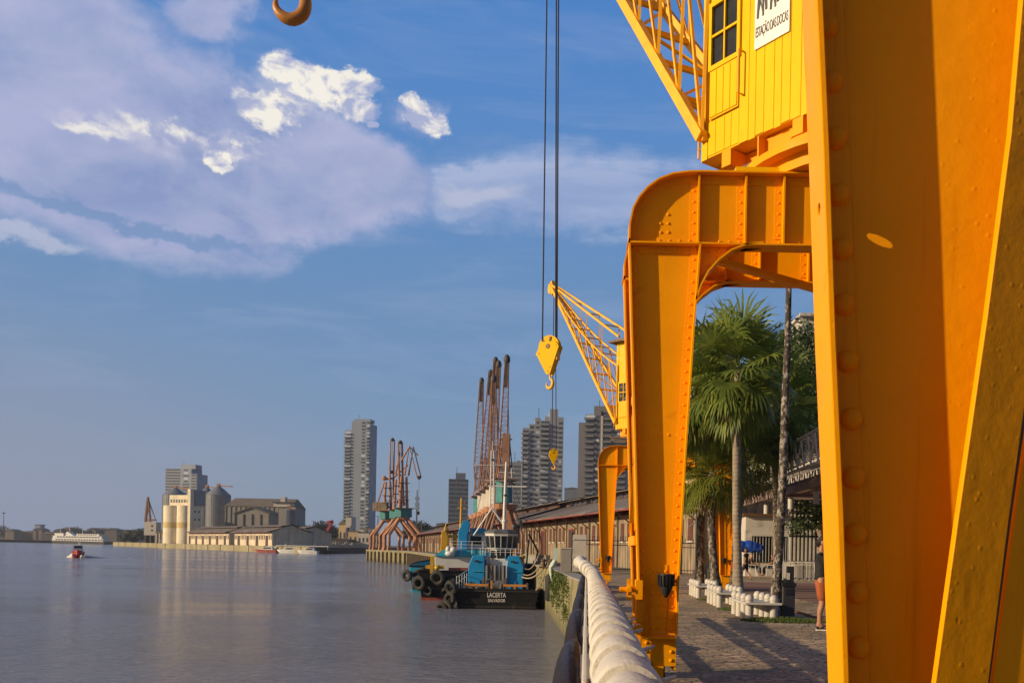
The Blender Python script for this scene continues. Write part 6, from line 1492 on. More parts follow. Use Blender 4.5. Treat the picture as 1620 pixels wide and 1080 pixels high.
def boom_crane(label, px, Y, foot, tip, wf=1.5, head=.5):
    b = W(px, 868, Y); b.z = 0; t = thing('boom_crane', label, 'lattice crane', b, R(14), 'tall lattice boom cranes behind the tug')
    for sx in (-1, 1):
        for sy in (-1, 1): m = MB(); m.tube([(sx * 1.9, sy * 2.2, 0), (sx * 1.9, sy * 2.2, 3), (sx * .9, sy * .9, 6.2)], .18, 6); m.build('leg', M_lattice, t)
    m = MB(); m.lathe([(1.5, 6.0), (1.7, 6.6)], 12); m.build('ring', M_rustcrane, t)
    m = MB(); m.prism([(x * 1.0, y * 1.0) for x, y in octa(1)], 6.8, 9.4, 'z'); hs = m.build('machine_house', M_turq if px in (757, 796) else M_creamw, t)
    m = MB(); m.box(-1.4, 1.4, -1.2, 1.2, 9.4, 9.6)
    for sx in (-1, 1): m.tube([(sx * .9, .8, 9.6), (sx * .4, .8, 14.5)], .07, 5); m.tube([(sx * .9, -.8, 9.6), (sx * .4, -.6, 14.5)], .07, 5)
    for z in (11, 12.5, 14.3): m.beam((-.7, .8, z), (.7, .8, z), .08); m.beam((-.7, -.8, z), (.7, -.8, z), .08); m.beam((-.7, -.8, z), (.7, .8, z - 1.2), .06); m.beam((.7, -.8, z), (-.7, -.8, z - 1.3), .06)
    m.build('gantry', M_lattice, hs)
    A = W(foot[0], foot[1], Y); B = W(tip[0], tip[1], Y); ax = Vector((1, 0, 0)); ay = Vector((0, 1, 0)); n = 26; m = MB(); P = []
    for i in range(n + 1):
        u = i / n; w_ = wf * min(1, .35 + u * 3) * (1 - .62 * u); c = A + (B - A) * u; P.append([c + ax * sx * w_ / 2 + ay * sy * w_ / 2 for sx, sy in ((-1, -1), (1, -1), (1, 1), (-1, 1))])
    for k in range(4): m.tube([p[k] for p in P], .05, 4)
    for i in range(n):
        for k in range(4): k2 = (k + 1) % 4; m.beam(P[i][k], P[i][k2], .04); m.beam(P[i][k] if i % 2 else P[i][k2], P[i + 1][k2] if i % 2 else P[i + 1][k], .04)
    m.build('boom', M_lattice, t, world=True)
    m = MB(); m.ball(B, head, 12, 8, (.8, .8, 1.3)); m.tube([B - Vector((0, 0, .4)), B - (B - A).normalized() * 3.2], [.3, .34], 6); m.build('boom_head', M_darksteel, t, world=True, smooth=50)
    m = MB(); m.tube([B, hs.matrix_world @ Vector((0, 0, 0)) if False else Vector((b.x + .4, b.y + .8, 14.6))], .035, 4); m.build('stay_rope', M_cable, t, world=True)
    return t
for a in (('lattice boom crane, its boom the shortest and farthest left of the cluster', 757, 142, (755, 775), (762, 603), 1.5), ('lattice boom crane with the second boom from the left, dark round head', 764, 134, (764, 775), (776, 591), 1.5),
          ('lattice boom crane with a pair-like boom in the middle of the cluster', 770, 128, (770, 775), (784, 571), 1.4), ('lattice boom crane with the boom just right of the middle, head a little lower', 778, 120, (777, 775), (789, 577), 1.3),
          ('lattice boom crane standing behind the middle booms', 784, 113, (783, 775), (781, 600), 1.2), ('lattice boom crane with the tallest and farthest right boom, bare against the sky', 796, 105, (794, 762), (802, 569), 1.1)): boom_crane(*a)
t = thing('rust_gantry', 'pale orange buckled plate and rusty frame standing right of the tug mast', 'gantry', W(803, 868, 100)); m = MB(); a = plx([(800, 800), (806, 812), (814, 840), (818, 880), (812, 882), (800, 830)], 100)
m.prism([(p.x, p.z) for p in a], 99.8, 100.1, 'y'); m.build('plate', M_rustcrane, t, world=True)
m = MB(); q = plx([(795, 700), (795, 765), (806, 700), (806, 765)], 104); m.box(q[0].x, q[2].x, 104, 105.2, q[1].z, W(795, 685, 104).z); m.build('cage', M_lattice, t, world=True)

# ---------------------------------------------------------------- grain terminal on the pier
M_siloc = mat('cream silo concrete', (.72, .63, .45), .85, .12, .2, dirt=(.40, .28, .10), dirt_amt=.35, dscale=.12, streak=True)  # even cream concrete colour with streaked stains
M_siloy = mat('faded yellow band', (.56, .42, .18), .85, .1, .3); M_steels = mat('galvanised silo steel', (.17, .18, .20), .5, .15, .3, .2, 2, dirt=(.08, .08, .09), dirt_amt=.3, dscale=.2, streak=True)
M_shedg = mat('grey shed cladding', (.25, .23, .20), .8, .1, .15, dirt=(.15, .13, .1), dirt_amt=.25, dscale=.15, streak=True); M_roofb = mat('brown shed roof', (.15, .12, .08), .85, .2, .1)
M_pwall = mat('pier warehouse plaster', (.62, .52, .38), .85, .2, .25, dirt=(.22, .11, .07), dirt_amt=.4, dscale=.3, streak=True)
pe = Vector((-.627, .779, 0)); C0 = Vector((-170, 478, 0)); RZP = R(38.8)
def pierhouse(label, t0, L, inland=0, **k):
    p = C0 + pe * t0 + Vector((.779, .627, 0)) * inland; t = warehouse(label, (p.x, p.y, 0), RZP, L / 1.6, eave=5.0, bay=3.1, D=20.3 / 1.6, detail=0, rk=.62, wallm=M_pwall, group='pier warehouses below the silos'); t.scale = (1.6,) * 3; return t
pierhouse('pier warehouse with cream window bays and a dark gable towards us', 0, 63.9)
pierhouse('longer pier warehouse with stained walls, left of the cream one', 74.5, 88)
pierhouse('second-row pier warehouse whose roof shows over the cream one', 26, 60, inland=24)
def far_thing(name, label, cat, px, Y, group=None, rz=0.0):
    b = W(px, 860, Y); return thing(name, label, cat, (b.x, Y, 0), rz, group)
RS = math.atan2(-.34, .94)
t = thing('grain_silo', 'sunlit cream concrete silo block with faded yellow bands and a tall narrow stair shaft', 'silo', (-278, 620, 0), RS)
m = MB(); m.box(-25, 0, 0.5, 10.5, 0, 27); m.build('wall', M_siloc, t)
for x in (-18.8, -6.8): m = MB(); m.tube([(x, 3.6, 0), (x, 3.6, 26.8)], 6.3, 36); cy = m.build('silo_cylinder', M_siloc, t, smooth=40); m = MB(); m.tube([(x, 3.6, 11), (x, 3.6, 15)], 6.35, 36); m.build('yellow_band', M_siloy, cy, smooth=40)
m = MB(); m.box(-20.5, -2.2, 1.5, 9, 27, 34.3); up_ = m.build('headhouse', M_siloc, t)
for k in range(7): m = MB(); m.box(-19.5 + k * 2.4, -17.9 + k * 2.4, 1.44, 1.5, 29, 31.2); m.build('window', M_windowdark, up_)
m = MB(); m.box(-2.2, 0.3, -.6, 3, 0, 38.5); m.build('stair_shaft', M_siloc, t); m = MB(); m.box(0.02, 1.0, 2.9, 13, 27, 38); m.build('side_block', M_steels, t)
for z in (8, 16.5, 22):
    for y in (3.4, 7.2): m = MB(); m.box(0, .06, y, y + 1.6, z, z + 1.4); m.build('window', M_windowdark, t)
def steel_silo(label, px, Y, rpx, ytop, ysh):
    s_ = FPX / Y; r = rpx / s_; t = far_thing('steel_silo', label, 'silo', px, Y, 'round steel grain silos'); z1 = W(px, ysh, Y).z; z2 = W(px, ytop, Y).z
    m = MB(); m.tube([(0, 0, 0), (0, 0, z1)], r, 40)
    for k in range(40): a = k * math.pi / 20; m.beam((r * math.cos(a), r * math.sin(a), 0), (r * math.cos(a), r * math.sin(a), z1), .25, .25)
    m.build('drum', M_steels, t, smooth=35); m = MB(); m.lathe([(r * 1.03, z1), (r * .5, z1 + (z2 - z1) * .62), (r * .1, z2), (r * .1, z2 + 1)], 32); cp = m.build('cone_roof', M_steels, t, smooth=35)
    m = MB(); m.tube([(0, 0, z2), (r * 1.3, -2, z2 - .5)], .5, 6); m.box(-1.2, 1.2, -1, 1, z2, z2 + 1.6); m.build('conveyor', M_rustcrane, cp)
steel_silo('large dark steel silo right of the cream silo block', 344, 690, 18.5, 768, 783)
steel_silo('steel silo half hidden behind the cream block, sunlit on its left edge', 326, 715, 15, 770, 786)
steel_silo('steel silo behind the left end of the cream block', 276, 720, 18.5, 771, 783)
steel_silo('small banded pale steel silo at the right end of the terminal', 457, 600, 9, 803, 807)
t = far_thing('terminal_shed', 'long grey grain shed with a brown roof between the silos', 'building', 405, 650)
def pbox(m, x0, x1, ytop, ybot, Y, d, z0=None): a = W(x0, ytop, Y); b = W(x1, ytop, Y); m.box(a.x, b.x, Y, Y + d, z0 if z0 is not None else max(0, W(x0, ybot, Y).z), a.z)
m = MB(); pbox(m, 356, 456, 800, 860, 650, 40, 0); m.build('wall', M_shedg, t, world=True)
m = MB(); a = W(355, 800, 650); b = W(457, 800, 650); m.prism([(649.4, a.z), (690.6, a.z), (670, a.z + 7)], a.x, b.x, 'x'); m.build('roof', M_roofb, t, world=True)
m = MB()
for k in range(14): x = a.x + 1 + k * (b.x - a.x - 2) / 13; m.box(x - .35, x + .35, 649.6, 650, 0, a.z)
m.build('ribs', M_shedg, t, world=True)
t = far_thing('gabled_shed', 'grey gabled shed with dark posts in front of the long brown-roofed shed', 'building', 398, 625)
a = W(372, 812, 625); b = W(426, 812, 625); zt = W(399, 803, 625).z
m = MB(); m.prism([(a.x, 0), (b.x, 0), (b.x, a.z), ((a.x + b.x) / 2, zt), (a.x, a.z)], 625, 648, 'y'); m.build('wall', M_shedg, t, world=True)
m = MB(); m.prism([(a.x - 1, a.z), ((a.x + b.x) / 2, zt + .3), (b.x + 1, a.z), (b.x + 1, a.z + .5), ((a.x + b.x) / 2, zt + .9), (a.x - 1, a.z + .5)], 624, 648.5, 'y'); m.build('roof', M_roofb, t, world=True)
for k in range(5): x = a.x + (b.x - a.x) * k / 4; m = MB(); m.box(x - .3, x + .3, 624.5, 625, 0, a.z - .1); m.build('post', M_darksteel, t, world=True)
t = far_thing('transfer_tower', 'small pale rooftop conveyor house above the right end of the grain shed', 'building', 446, 615)
m = MB(); pbox(m, 433, 459, 795, 801, 615, 10); pbox(m, 444, 451, 785.5, 795, 615, 5); m.build('wall', M_creamw, t, world=True)
m = MB(); pbox(m, 441, 455, 801, 858, 616, 7, 0); m.build('frame', M_shedg, t, world=True); m = MB(); a = W(432, 795, 615); b = W(460, 795, 615); m.box(a.x, b.x, 614, 626, a.z, a.z + .8); m.build('roof', M_darksteel, t, world=True)
t = far_thing('loading_tower', 'square pale loading tower with a leaning rusty derrick on top, left of the silos', 'tower', 236, 690)
m = MB(); pbox(m, 228, 247, 825, 846, 690, 8); lt = m.build('wall', M_creamw, t, world=True)
for x in (230, 238, 245): m = MB(); a = W(x, 840, 690); m.box(a.x - .6, a.x + .6, 690, 698, 0, W(x, 846, 690).z); m.build('leg', M_darksteel, t, world=True)
for x, y in ((239, 830), (239, 837)): m = MB(); pbox(m, x, x + 3, y, y + 3, 689.9, .1); m.build('window', M_windowdark, lt, world=True)
m = MB(); q = plx([(230, 825), (234, 788), (238, 825), (234, 786), (246, 822), (238, 800)], 692); m.tube([q[0], q[1]], 1.2, 6); m.tube([q[2], q[3]], 1.0, 6); m.tube([q[3], q[4]], .35, 5); m.tube([q[5], q[4]], .3, 5); m.beam(W(229, 822, 692), W(247, 822, 692), 1.5); m.build('derrick', M_lattice, t, world=True)
t = far_thing('pier_shelter', 'open-fronted pale shelter on posts between the loading tower and the silos', 'shelter', 258, 640)
m = MB(); pbox(m, 246, 262, 840, 843, 655, 8); pbox(m, 262, 296, 844, 846, 640, 8); m.build('roof', M_roofb, t, world=True)
for x in (247, 252, 257, 261): m = MB(); a = W(x, 843, 655); m.box(a.x - .5, a.x + .5, 655, 656, 0, a.z); m.build('post', M_creamw, t, world=True)
for x in range(264, 297, 4): m = MB(); a = W(x, 846, 640); m.box(a.x - .5, a.x + .5, 640, 641, 0, a.z); m.build('post', M_creamw, t, world=True)
t = far_thing('red_loader', 'small slanting red loader arm behind the moored boats', 'loader', 520, 560); m = MB(); q = plx([(512, 851), (526, 824)], 560); m.beam(q[0], q[1], 1.6, 1.6); m.beam(plx([(517, 826), (527, 824)], 560)[0], plx([(517, 826), (527, 824)], 560)[1], 1.6); m.build('arm', mat('loader red', (.35, .03, .04), .6, .2, .5), t, world=True); m = MB(); m.beam(q[0], Vector((q[0].x, q[0].y, 0)), 2); m.build('base', M_darksteel, t, world=True)

# ---------------------------------------------------------------- towers of the city
M_t1 = mat('tower blue grey', (.20, .24, .30), .6, .08, .05); M_t2 = mat('tower slate', (.12, .14, .18), .6, .1, .05); M_t3 = mat('tower white bands', (.48, .52, .60), .6, .06, .05)
M_t4 = mat('tower beige grey', (.25, .26, .285), .7, .08, .05); M_t5 = mat('tower brown', (.13, .125, .14), .7, .12, .05); M_t5w = mat('tower pale trim', (.42, .40, .37), .7, .08, .05)
def tower(label, x0, x1, ytop, Y, rz, depth, body, seg, floors, balc=None, group='apartment towers', top=None, name='apartment_tower'):
    """seg: list of (start fraction, end fraction, kind, height factor) across the front"""
    a = W(x0, ytop, Y); b = W(x1, ytop, Y); wd = (b.x - a.x); H = a.z; t = thing(name, label, 'tower', (a.x, Y, 0), rz, group); k = 1 / max(.3, math.cos(rz)); wd *= 1
    fh = H / floors; rw = random.Random(int(x0 * 7))
    m = MB(); m.tube([(wd * .4, depth / 2, H), (wd * .4, depth / 2, H + 9)], .18, 5); m.build('aerial', M_darksteel, t); m = MB(); m.box(wd * .55, wd * .72, depth * .3, depth * .6, H, H + 3.2); m.build('roof_tank', body, t)
    for (f0, f1, kind, hf) in seg:
        m = MB(); m.box(f0 * wd, f1 * wd, 0, depth, 0, H * hf); m.build('wall', body if kind != 'slab' else (balc or body), t)
        if kind in ('slab',): continue
        nf = int(floors * hf) - 1
        for i in range(nf):
            z = (i + 1) * fh
            if z < 22 and Y < 900 and False: continue
            if kind == 'balcony':
                m = MB(); m.box(f0 * wd - .6, f1 * wd - .4, -1.5, 0, z, z + 1.15); bl = m.build('balcony', balc or body, t)
                m = MB(); m.box(f0 * wd + .3, f1 * wd - .3 - (.8 if rw.random() < .3 else 0), -.06, .1, z + 1.2, z + fh - .4); m.build('window', M_windowdark if rw.random() < .8 else M_t3, t)
            elif kind == 'window':
                m = MB(); c = (f0 + f1) / 2 * wd; ww = (f1 - f0) * wd * rw.choice((.32, .32, .2)); m.box(c - ww, c + ww, -.06, .1, z + .9, z + fh - .6); m.build('window', M_windowdark if rw.random() < .85 else M_t3, t)
            elif kind == 'band':
                m = MB(); m.box(f0 * wd + .2, f1 * wd - .2, -.06, .1, z + 1.1, z + fh - .25); m.build('window', M_windowdark, t)
    if top:
        for (f0, f1, h) in top: m = MB(); m.box(f0 * wd, f1 * wd, depth * .2, depth * .8, H, H + h); m.build('roof_block', body, t)
    return t
tower('very tall slim blue-grey tower with stacked side balconies, alone left of the orange cranes', 546, 587, 666, 900, R(-4), 22, M_t1, [(0, .26, 'balcony', .93), (.26, .62, 'slab', 1.0), (.62, .86, 'window', 1.0), (.86, 1.0, 'balcony', .985)], 38, top=[(.3, .95, 3)])
tower('short dark slate tower between the orange cranes and the lattice booms', 710, 741, 757, 620, R(8), 14, M_t2, [(0, .38, 'band', 1.0), (.38, 1.0, 'band', 1.0)], 16, top=[(.35, .85, 4.5)])
tower('white-banded mid-height tower right of the lattice booms', 800, 828, 735, 560, R(-6), 14, M_t2, [(0, .25, 'band', 1.0), (.25, .42, 'slab', .98), (.42, 1.0, 'band', 1.0)], 19, balc=M_t3, top=[(0, 1.0, 2.2)])
tower('tall pale grey apartment tower with curved balconies behind the orange hook block', 827, 892, 664, 520, R(5), 18, M_t4, [(0, .16, 'balcony', .94), (.16, .30, 'window', .97), (.30, .44, 'window', 1.02), (.44, .66, 'balcony', 1.0), (.66, .86, 'slab', 1.09), (.86, 1.0, 'window', 1.03)], 27)
tower('tall dark brown apartment tower with a pale strip, partly behind the small yellow crane', 916, 992, 655, 470, R(-5), 18, M_t5, [(0, .14, 'slab', .94), (.14, .34, 'balcony', 1.0), (.34, .46, 'window', 1.03), (.46, .52, 'slab', .99), (.52, .70, 'balcony', 1.0), (.70, .80, 'window', .99), (.80, 1.0, 'balcony', .95)], 24, balc=M_t5, top=[(.3, .8, 5)])
t_ = [o for o in COL.objects if o.get('label', '').startswith('tall dark brown')][0]
m = MB(); m.box(11.9, 12.9, -.5, -.002, 0, 72); m.build('pale_strip', M_t5w, t_)
tower('glassy terraced tower rising behind the silos, only its top floors visible', 262, 317, 741, 1000, R(-10), 20, M_t1, [(0, .48, 'band', 1.0), (.48, .82, 'window', 1.0), (.82, 1.0, 'band', .93)], 26, balc=M_t3, top=[(.42, .88, 5)])
tower('low grey apartment block behind the dark brown tower, right side', 965, 1003, 730, 640, R(-3), 14, M_t2, [(0, 1, 'band', 1.0)], 17)
t = far_thing('rooftop_house', 'small pale roof block of a distant building above the dark tree', 'building', 1280, 180); m = MB(); pbox(m, 1268, 1310, 501, 880, 180, 12, 0); m.build('wall', M_creamw, t, world=True); m = MB(); a = W(1264, 501, 180); b = W(1316, 501, 180); m.box(a.x, b.x, 179, 193, a.z, a.z + .6); m.build('roof', M_creamw, t, world=True)
# __HOUSES__
# houses and things low behind the inlet
def house(label, px0, px1, ytop, Y, material, roofh=2, group='small buildings behind the inlet'):
    t = far_thing('house', label, 'building', px0, Y, group); a = W(px0, ytop, Y); b = W(px1, ytop, Y); m = MB(); m.box(a.x, b.x, Y, Y + 12, 0, a.z); m.build('wall', material, t, world=True)
    m = MB(); m.prism([(a.x - .5, a.z), (b.x + .5, a.z), ((a.x + b.x) / 2, a.z + roofh)], Y - .5, Y + 12.5, 'y'); m.build('roof', M_roofb, t, world=True)
    n = max(1, int((px1 - px0) / 6))
    for k in range(n): m = MB(); c = a.x + (k + .5) * (b.x - a.x) / n; m.box(c - .6, c + .6, Y - .06, Y + .1, a.z * .35, a.z * .65); m.build('window', M_windowdark, t, world=True)
    return t
house('ochre house with a dark roof under the tallest slim tower', 536, 548, 829, 620, M_cream, 3); house('pale narrow stair tower beside the ochre house', 547, 556, 817, 615, M_creamw, .3); house('low cream shed right of the pale stair tower', 551, 566, 840, 600, M_cream, .5); house('grey white shed below the slim tower', 566, 584, 842, 600, M_creamw, .5)
for i_, (x0_, x1_, yt_, Y_, mm_, lab_) in enumerate(((455, 470, 846, 640, M_darksteel, 'dark low building behind the pier gable, left of the dark trees'), (486, 497, 843, 700, M_shedg, 'small grey block right of the pier gable'), (568, 592, 836, 760, M_creamw, 'long pale low block behind the orange crane legs'),
        (590, 602, 846, 520, M_cream, 'small cream hut left of the orange crane legs'), (676, 706, 838, 480, M_t4, 'grey block roof peeping over the far warehouse'), (690, 712, 828, 700, M_t2, 'dark low apartment block left of the slate tower'), (738, 760, 818, 640, M_t4, 'pale low block behind the lattice cranes'), (802, 822, 792, 900, M_t1, 'blue-grey low block between the white-banded and the pale tower'), (893, 917, 772, 700, M_t2, 'dark roofs between the pale and the brown tower'))):
    house(lab_, x0_, x1_, yt_, Y_, mm_, 1.0, 'low city blocks behind the docks')
rnd = random.Random(31)
t = far_thing('white_monuments', 'row of small white posts along the back of the inlet', 'posts', 545, 585)
for i_ in range(40):
    q = W(500 + i_ * 1.9 + rnd.uniform(-.5, .5), 862, 572 + i_ * .6); m = MB(); h_2 = rnd.uniform(1.2, 3.4); m.box(q.x - .28, q.x + .28, q.y - .2, q.y + .2, 0, h_2); m.box(q.x - .5, q.x + .5, q.y - .21, q.y + .21, h_2 * .6, h_2 * .72); m.build('post', M_creamw, t, world=True)
house('low grey shed at the back of the inlet', 489, 512, 850, 600, M_shedg, 1); house('long low wall-like shed behind the inlet', 520, 552, 852, 590, M_darksteel, .5)
for i, (px, Y, h, r) in enumerate(((507, 640, 20, 13), (521, 660, 19, 12), (492, 680, 13, 9), (582, 700, 15, 10), (120, 1330, 24, 22), (140, 1340, 19, 16), (5, 1350, 23, 20), (206, 800, 12, 11), (222, 790, 14, 10), (250, 760, 13, 9), (668, 420, 14, 9), (655, 440, 15, 8), (50, 1400, 12, 14), (165, 1380, 13, 16), (85, 1400, 11, 15))):
    b = W(px, 860, Y); broad_tree(['dark round tree behind the red loader, left one', 'dark round tree right behind the red loader arm', 'low dark tree left of the red loader', 'dark tree between the slim tower and the orange cranes', 'largest round tree on the far shore behind the ferry', 'tree just right of the largest one on the far shore', 'dark tree at the left end of the far shore', 'dark tree left of the loading tower', 'dark tree touching the loading tower', 'dark tree right behind the loading tower', 'dark tree right of the orange cranes', 'dark tree behind the orange crane legs', 'low far-shore tree right of the mast', 'low far-shore tree near the stern of the ferry', 'low far-shore tree behind the bow of the ferry'][i], (b.x, Y, 0), h, r, 50 + i, n=1800, size=.05 * r + .25, leaf=M_fartree, group='dark trees on the far shores', blobs=9, trunk=.5)
# far shore sheds
rnd = random.Random(12); M_far = [mat('far wall a', (.10, .085, .075), .9, .2, .05), mat('far wall b', (.16, .13, .11), .9, .2, .05), mat('far wall c', (.06, .055, .055), .9, .2, .05)]
names = ['at the very left edge', 'under the mast', 'right of the mast', 'second right of the mast', 'left of the blue block', 'below the blue block', 'right of the blue block', 'behind the ferry bow', 'behind the ferry bridge', 'behind the ferry middle', 'behind the ferry stern', 'between the ferry and the pier', 'nearest the pier end', 'behind the pier end', 'farther behind the pier end']
x = -8
for i, nm in enumerate(names):
    wpx = rnd.uniform(13, 22); Y = rnd.uniform(1320, 1400); h = rnd.uniform(836, 845)
    t = far_thing('far_shed', 'low dark waterfront building on the far shore, ' + nm, 'building', x, Y, 'far shore buildings'); a = W(x, h, Y); b = W(x + wpx, h, Y)
    m = MB(); m.box(a.x, b.x, Y, Y + 20, 0, a.z); m.build('wall', M_far[i % 3], t, world=True); m = MB(); m.prism([(a.x - 1, a.z), (b.x + 1, a.z), ((a.x + b.x) / 2, a.z + 3)], Y - 1, Y + 21, 'y'); m.build('roof', M_roofb if i % 2 else M_darksteel, t, world=True)
    x += wpx * .92
t = far_thing('blue_block', 'small blue-grey high-rise block far off on the left shore', 'building', 59, 1500); m = MB(); pbox(m, 55, 64, 830, 850, 1500, 12, 0); m.build('wall', M_t1, t, world=True); m = MB(); pbox(m, 54.6, 64.4, 829, 830, 1499, 14); m.build('roof', M_t2, t, world=True)
t = far_thing('mast', 'thin light mast at the far left edge of the shore', 'mast', 6, 1340); m = MB(); a = W(6, 811, 1340); m.tube([(a.x, 1340, 0), (a.x, 1340, a.z)], [.7, .4], 6); m.build('pole', M_darksteel, t, world=True); m = MB(); m.box(a.x - 1.6, a.x + 1.6, 1339, 1341, a.z - 1, a.z + 1); m.build('lamp_head', M_darksteel, t, world=True)
for i, (px, yt, Y, lab) in enumerate(((660, 775, 400, 'telecom mast with drum antennas right of the orange cranes'), (598, 815, 500, 'short thin pole left of the orange cranes'), (496, 823, 560, 'thin pole with a crossbar left of the dark trees'), (667, 822, 380, 'thin pole on the quay right of the orange cranes'))):
    t = far_thing('antenna_mast', lab, 'mast', px, Y, 'distant masts'); a = W(px, yt, Y); m = MB(); m.tube([(a.x, Y, 0), (a.x, Y, a.z)], [.5, .2], 6); m.build('pole', M_darksteel, t, world=True); m = MB()
    if i == 0:
        for yy in (788, 797, 803): q = W(px, yy, Y); m.box(q.x - .9, q.x + .9, Y - .5, Y + .5, q.z - .7, q.z + .7)
    else: m.beam(Vector((a.x - 1.4, Y, a.z - .5)), Vector((a.x + 1.4, Y, a.z - .5)), .3)
    m.build('antennas', M_t1, t, world=True)

# ---------------------------------------------------------------- ferry, launch, moored speedboats
c = W(128, 859, 1000); t = thing('ferry', 'long white three-deck river ferry moored at the far shore', 'ferry', (c.x, 1000, WZ), R(-14))
L = 72; m = MB(); m.prism([(-L / 2, 2.6), (-L / 2 + 3, 0), (L / 2 - 1, 0), (L / 2, 2.2), (L / 2, 3), (-L / 2, 3.4)], -5, 5, 'y'); m.build('hull', M_hull, t)
m = MB(); m.box(-L / 2 + 1, L / 2 - 2, -4.8, 4.8, 3.0, 5.9); m.box(-L / 2 + 2, L / 2 - 4, -4.8, 4.8, 6.1, 8.8); m.box(-L / 2 + 4, -L / 2 + 16, -4.2, 4.2, 9.0, 11.6); m.box(-2, L / 2 - 8, -4.2, 4.2, 9.0, 11.2); m.build('superstructure', M_bwhite, t)
m = MB(); m.box(-L / 2, L / 2 - 1, -5.1, 5.1, 5.9, 6.1); m.box(-L / 2 + 1, L / 2 - 3, -5.1, 5.1, 8.8, 9.0); m.box(-2.5, L / 2 - 7, -4.6, 4.6, 11.2, 11.5); m.box(-L / 2 + 3, -L / 2 + 17, -4.6, 4.6, 11.6, 11.9); m.prism([(-L / 2 + 17, 9), (-L / 2 + 29, 9), (-L / 2 + 21, 13.4), (-L / 2 + 19, 13.4)], -3, 3, 'y'); m.build('decks', M_bwhite, t)
for k in range(17): m = MB(); x = -L / 2 + 6 + k * 3.8; m.box(x, x + 2.7, -4.88, -4.8, 3.8, 5.3); m.build('window', M_windowdark, t)
for k in range(15): m = MB(); x = -L / 2 + 8 + k * 3.9; m.box(x, x + 2.9, -4.88, -4.8, 6.9, 8.3); m.build('window', M_windowdark, t)
for k in range(9): m = MB(); x = 0 + k * 2.9; m.box(x, x + 1.6, -4.28, -4.2, 9.6, 10.8); m.build('window', M_windowdark, t)
m = MB(); m.tube([(-L / 2 + 20, 0, 13), (-L / 2 + 20, 0, 20)], .3, 6); m.tube([(2, 0, 11), (2, 0, 18)], .25, 6); m.tube([(-L / 2 + 8, 0, 11.8), (-L / 2 + 8, 0, 16)], .25, 6); m.build('masts', M_bwhite, t)
c = W(122, 879.5, 250); c = G(122.5, 882, WZ); t = thing('pilot_launch', 'small red and white launch speeding towards us with a white bow wave', 'motorboat', (c.x, c.y, WZ), R(28))
st = []; m = MB()
for y, hw, zt, zb in ((0, .1, 2.1, 1.0), (.9, .9, 1.9, .1), (2.4, 1.45, 1.65, -.3), (8, 1.5, 1.4, -.3)): st.append([(-hw, y, zt), (-hw * .8, y, zb), (hw * .8, y, zb), (hw, y, zt)])
m.add([p for s_ in st for p in s_], [(i * 4 + j, i * 4 + (j + 1) % 4, (i + 1) * 4 + (j + 1) % 4, (i + 1) * 4 + j) for i in range(3) for j in range(4)] + [(0, 1, 2, 3), (12, 15, 14, 13)]); m.build('hull', mat('launch red', (.42, .02, .015), .4, .1, 2), t)
m = MB(); m.prism([(-1.15, 1.55), (1.15, 1.55), (1.0, 3.3), (-1.0, 3.3)], 3, 6.5, 'y'); cab = m.build('cabin', M_bwhite, t); m = MB(); m.prism([(-.95, 2.5), (.95, 2.5), (.88, 3.1), (-.88, 3.1)], 2.92, 3.0, 'y'); m.build('windscreen', M_glass, cab); m = MB(); m.tube([(0, 5, 3.3), (0, 5, 5.6)], .05, 5); m.tube([(.4, 4.5, 3.3), (.4, 4.5, 4.3)], .08, 6); m.box(-1.5, 1.5, .9, 3, 1.5, 1.75); m.build('mast_and_deck', M_bwhite, cab)
M_foam = mat('foam', (.80, .76, .70), .8, .1, 3)
m = MB(); rnd = random.Random(3)
for i in range(520):
    s_ = -1 if rnd.random() < .68 else 1; u = rnd.random() ** .7; x = s_ * (1.0 + u * (4.4 if s_ < 0 else 2.6)); y = rnd.uniform(-.5, 1) + u * 5; z = max(0, (1 - u) * 1.15 * rnd.random() + .05) * (1.0 if s_ < 0 else .7)
    m.ball((c.x + x, c.y + y, WZ + z), rnd.uniform(.08, .26) * (1.2 - .5 * u), 5, 4)
for i in range(260): u = rnd.random(); m.ball((c.x + 1.5 + u * 9, c.y + 2 + u * 6 + rnd.uniform(-.4, .4), WZ + .02), rnd.uniform(.05, .2), 5, 3, (2.2, 2, .5))
tag(m.build('bow_wave', M_foam, smooth=70), 'white bow wave and wake foam round the red launch', 'foam', kind='stuff')
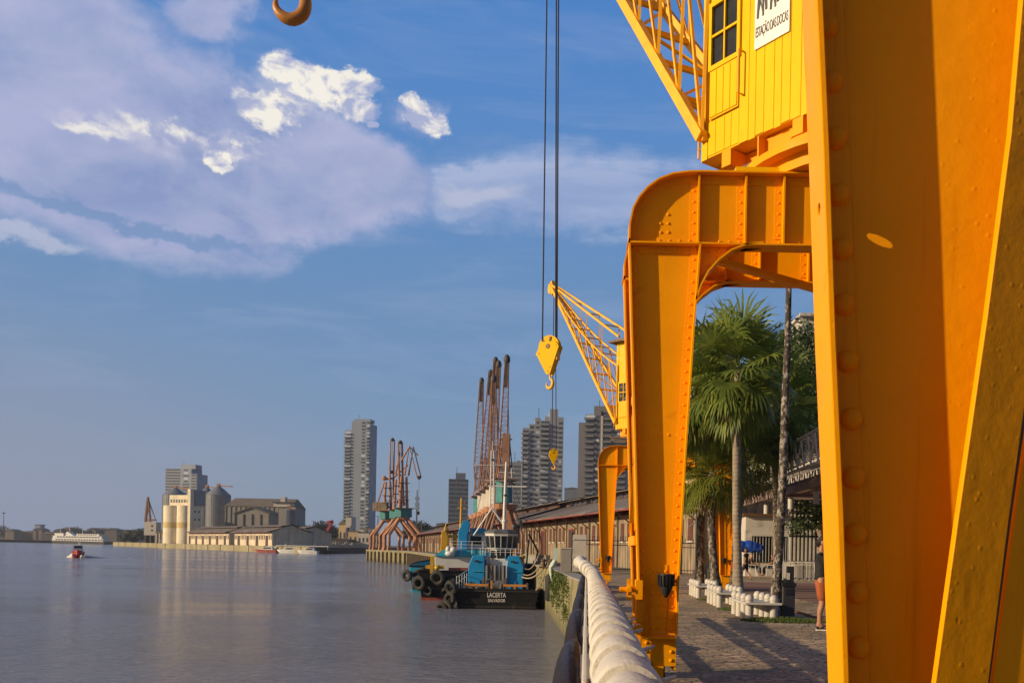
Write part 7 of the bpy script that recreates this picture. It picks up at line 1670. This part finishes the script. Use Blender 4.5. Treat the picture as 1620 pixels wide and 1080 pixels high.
def speedboat(label, px, L, rz, stripe, Y=None, dark=False):
    c = W(px, 872, Y); t = thing('speedboat', label, 'motorboat', (c.x, Y, WZ), rz, 'moored boats by the pier end')
    m = MB(); st = []
    for x, hw, zt, zb in ((-L / 2, .15, 2.0, 1.3), (-L * .3, 1.2, 1.7, 0), (L * .1, 1.6, 1.5, -.3), (L / 2, 1.5, 1.5, -.3)): st.append([(x, -hw, zt), (x, -hw * .8, zb), (x, hw * .8, zb), (x, hw, zt)])
    m.add([p for s_ in st for p in s_], [(i * 4 + j, i * 4 + (j + 1) % 4, (i + 1) * 4 + (j + 1) % 4, (i + 1) * 4 + j) for i in range(3) for j in range(4)] + [(0, 1, 2, 3), (12, 15, 14, 13)]); m.build('hull', stripe, t)
    m = MB(); m.prism([(-L * .12, 1.5), (L * .0, 2.9), (L * .30, 3.0), (L * .36, 1.5)], -1.1, 1.1, 'y'); m.prism([(-L * .45, 1.75), (-L * .1, 2.1), (-L * .1, 1.6), (-L * .45, 1.6)], -.8, .8, 'y'); cb = m.build('cabin', M_bwhite if not dark else M_darksteel, t)
    m = MB(); m.prism([(-L * .07, 1.9), (L * .01, 2.75), (L * .27, 2.8), (L * .30, 1.9)], -1.16, -1.1, 'y'); m.build('window', M_windowdark, cb); m = MB(); m.tube([(L * .28, 0, 3), (L * .33, 0, 4.8)], .09, 5); m.build('mast', M_bwhite, cb)
speedboat('white speedboat with a red hull line moored at the end of the sunlit pier wall', 420, 13, R(-12), M_oxide, 447)
speedboat('white speedboat moored in the middle, in front of the dark barges', 455, 11, R(-8), M_bwhite, 436)
speedboat('rightmost white speedboat with a tall mast, in the inlet', 487, 10, R(-6), M_bwhite, 420)
speedboat('dark squat workboat between the first two white speedboats', 439, 12, R(10), M_hull, 452, True)
for i, (px, lab) in enumerate(((462, 'long white-topped passenger barge behind the middle speedboat'), (496, 'dark-hulled passenger barge behind the rightmost speedboat'))):
    c = W(px, 870, 458 if i == 0 else 440); t = thing('passenger_barge', lab, 'barge', (c.x, c.y, WZ), R(-12), 'passenger barges in the inlet'); m = MB(); m.prism([(-10, 1.4), (-9, -.3), (10, -.3), (11, 1.6)], -2.2, 2.2, 'y'); m.build('hull', M_hull, t)
    m = MB(); m.box(-8, 9, -2.2, 2.2, 3.6, 3.85); [m.box(x, x + .2, -2.1, -1.9, 1.4, 3.6) for x in (-8, -4.5, -1, 2.5, 6, 8.7)]; m.build('awning', M_bwhite, t); m = MB(); m.box(-3, 7, -1.8, 1.8, 1.4, 2.6); m.build('cabin', M_darksteel, t)

# ---------------------------------------------------------------- the air
m = MB(); m.box(-900, 500, -14, 1800, WZ - 1, 175)
hz = m.build('haze', None or mat('haze air', (1, 1, 1))); mm = bpy.data.materials.new('haze volume'); mm.use_nodes = True; q = NT(mm.node_tree); q.n.clear()
ho = q.node('ShaderNodeOutputMaterial'); hv = q.node('ShaderNodeVolumePrincipled'); hv.inputs['Color'].default_value = (.80, .87, 1.0, 1); hv.inputs['Density'].default_value = .00011; hv.inputs['Anisotropy'].default_value = .0
q.l.new(hv.outputs[0], ho.inputs['Volume']); hz.data.materials.clear(); hz.data.materials.append(mm); hz['kind'] = 'stuff'; hz['label'] = 'thin evening haze over the river and the far shore'; hz['category'] = 'haze'
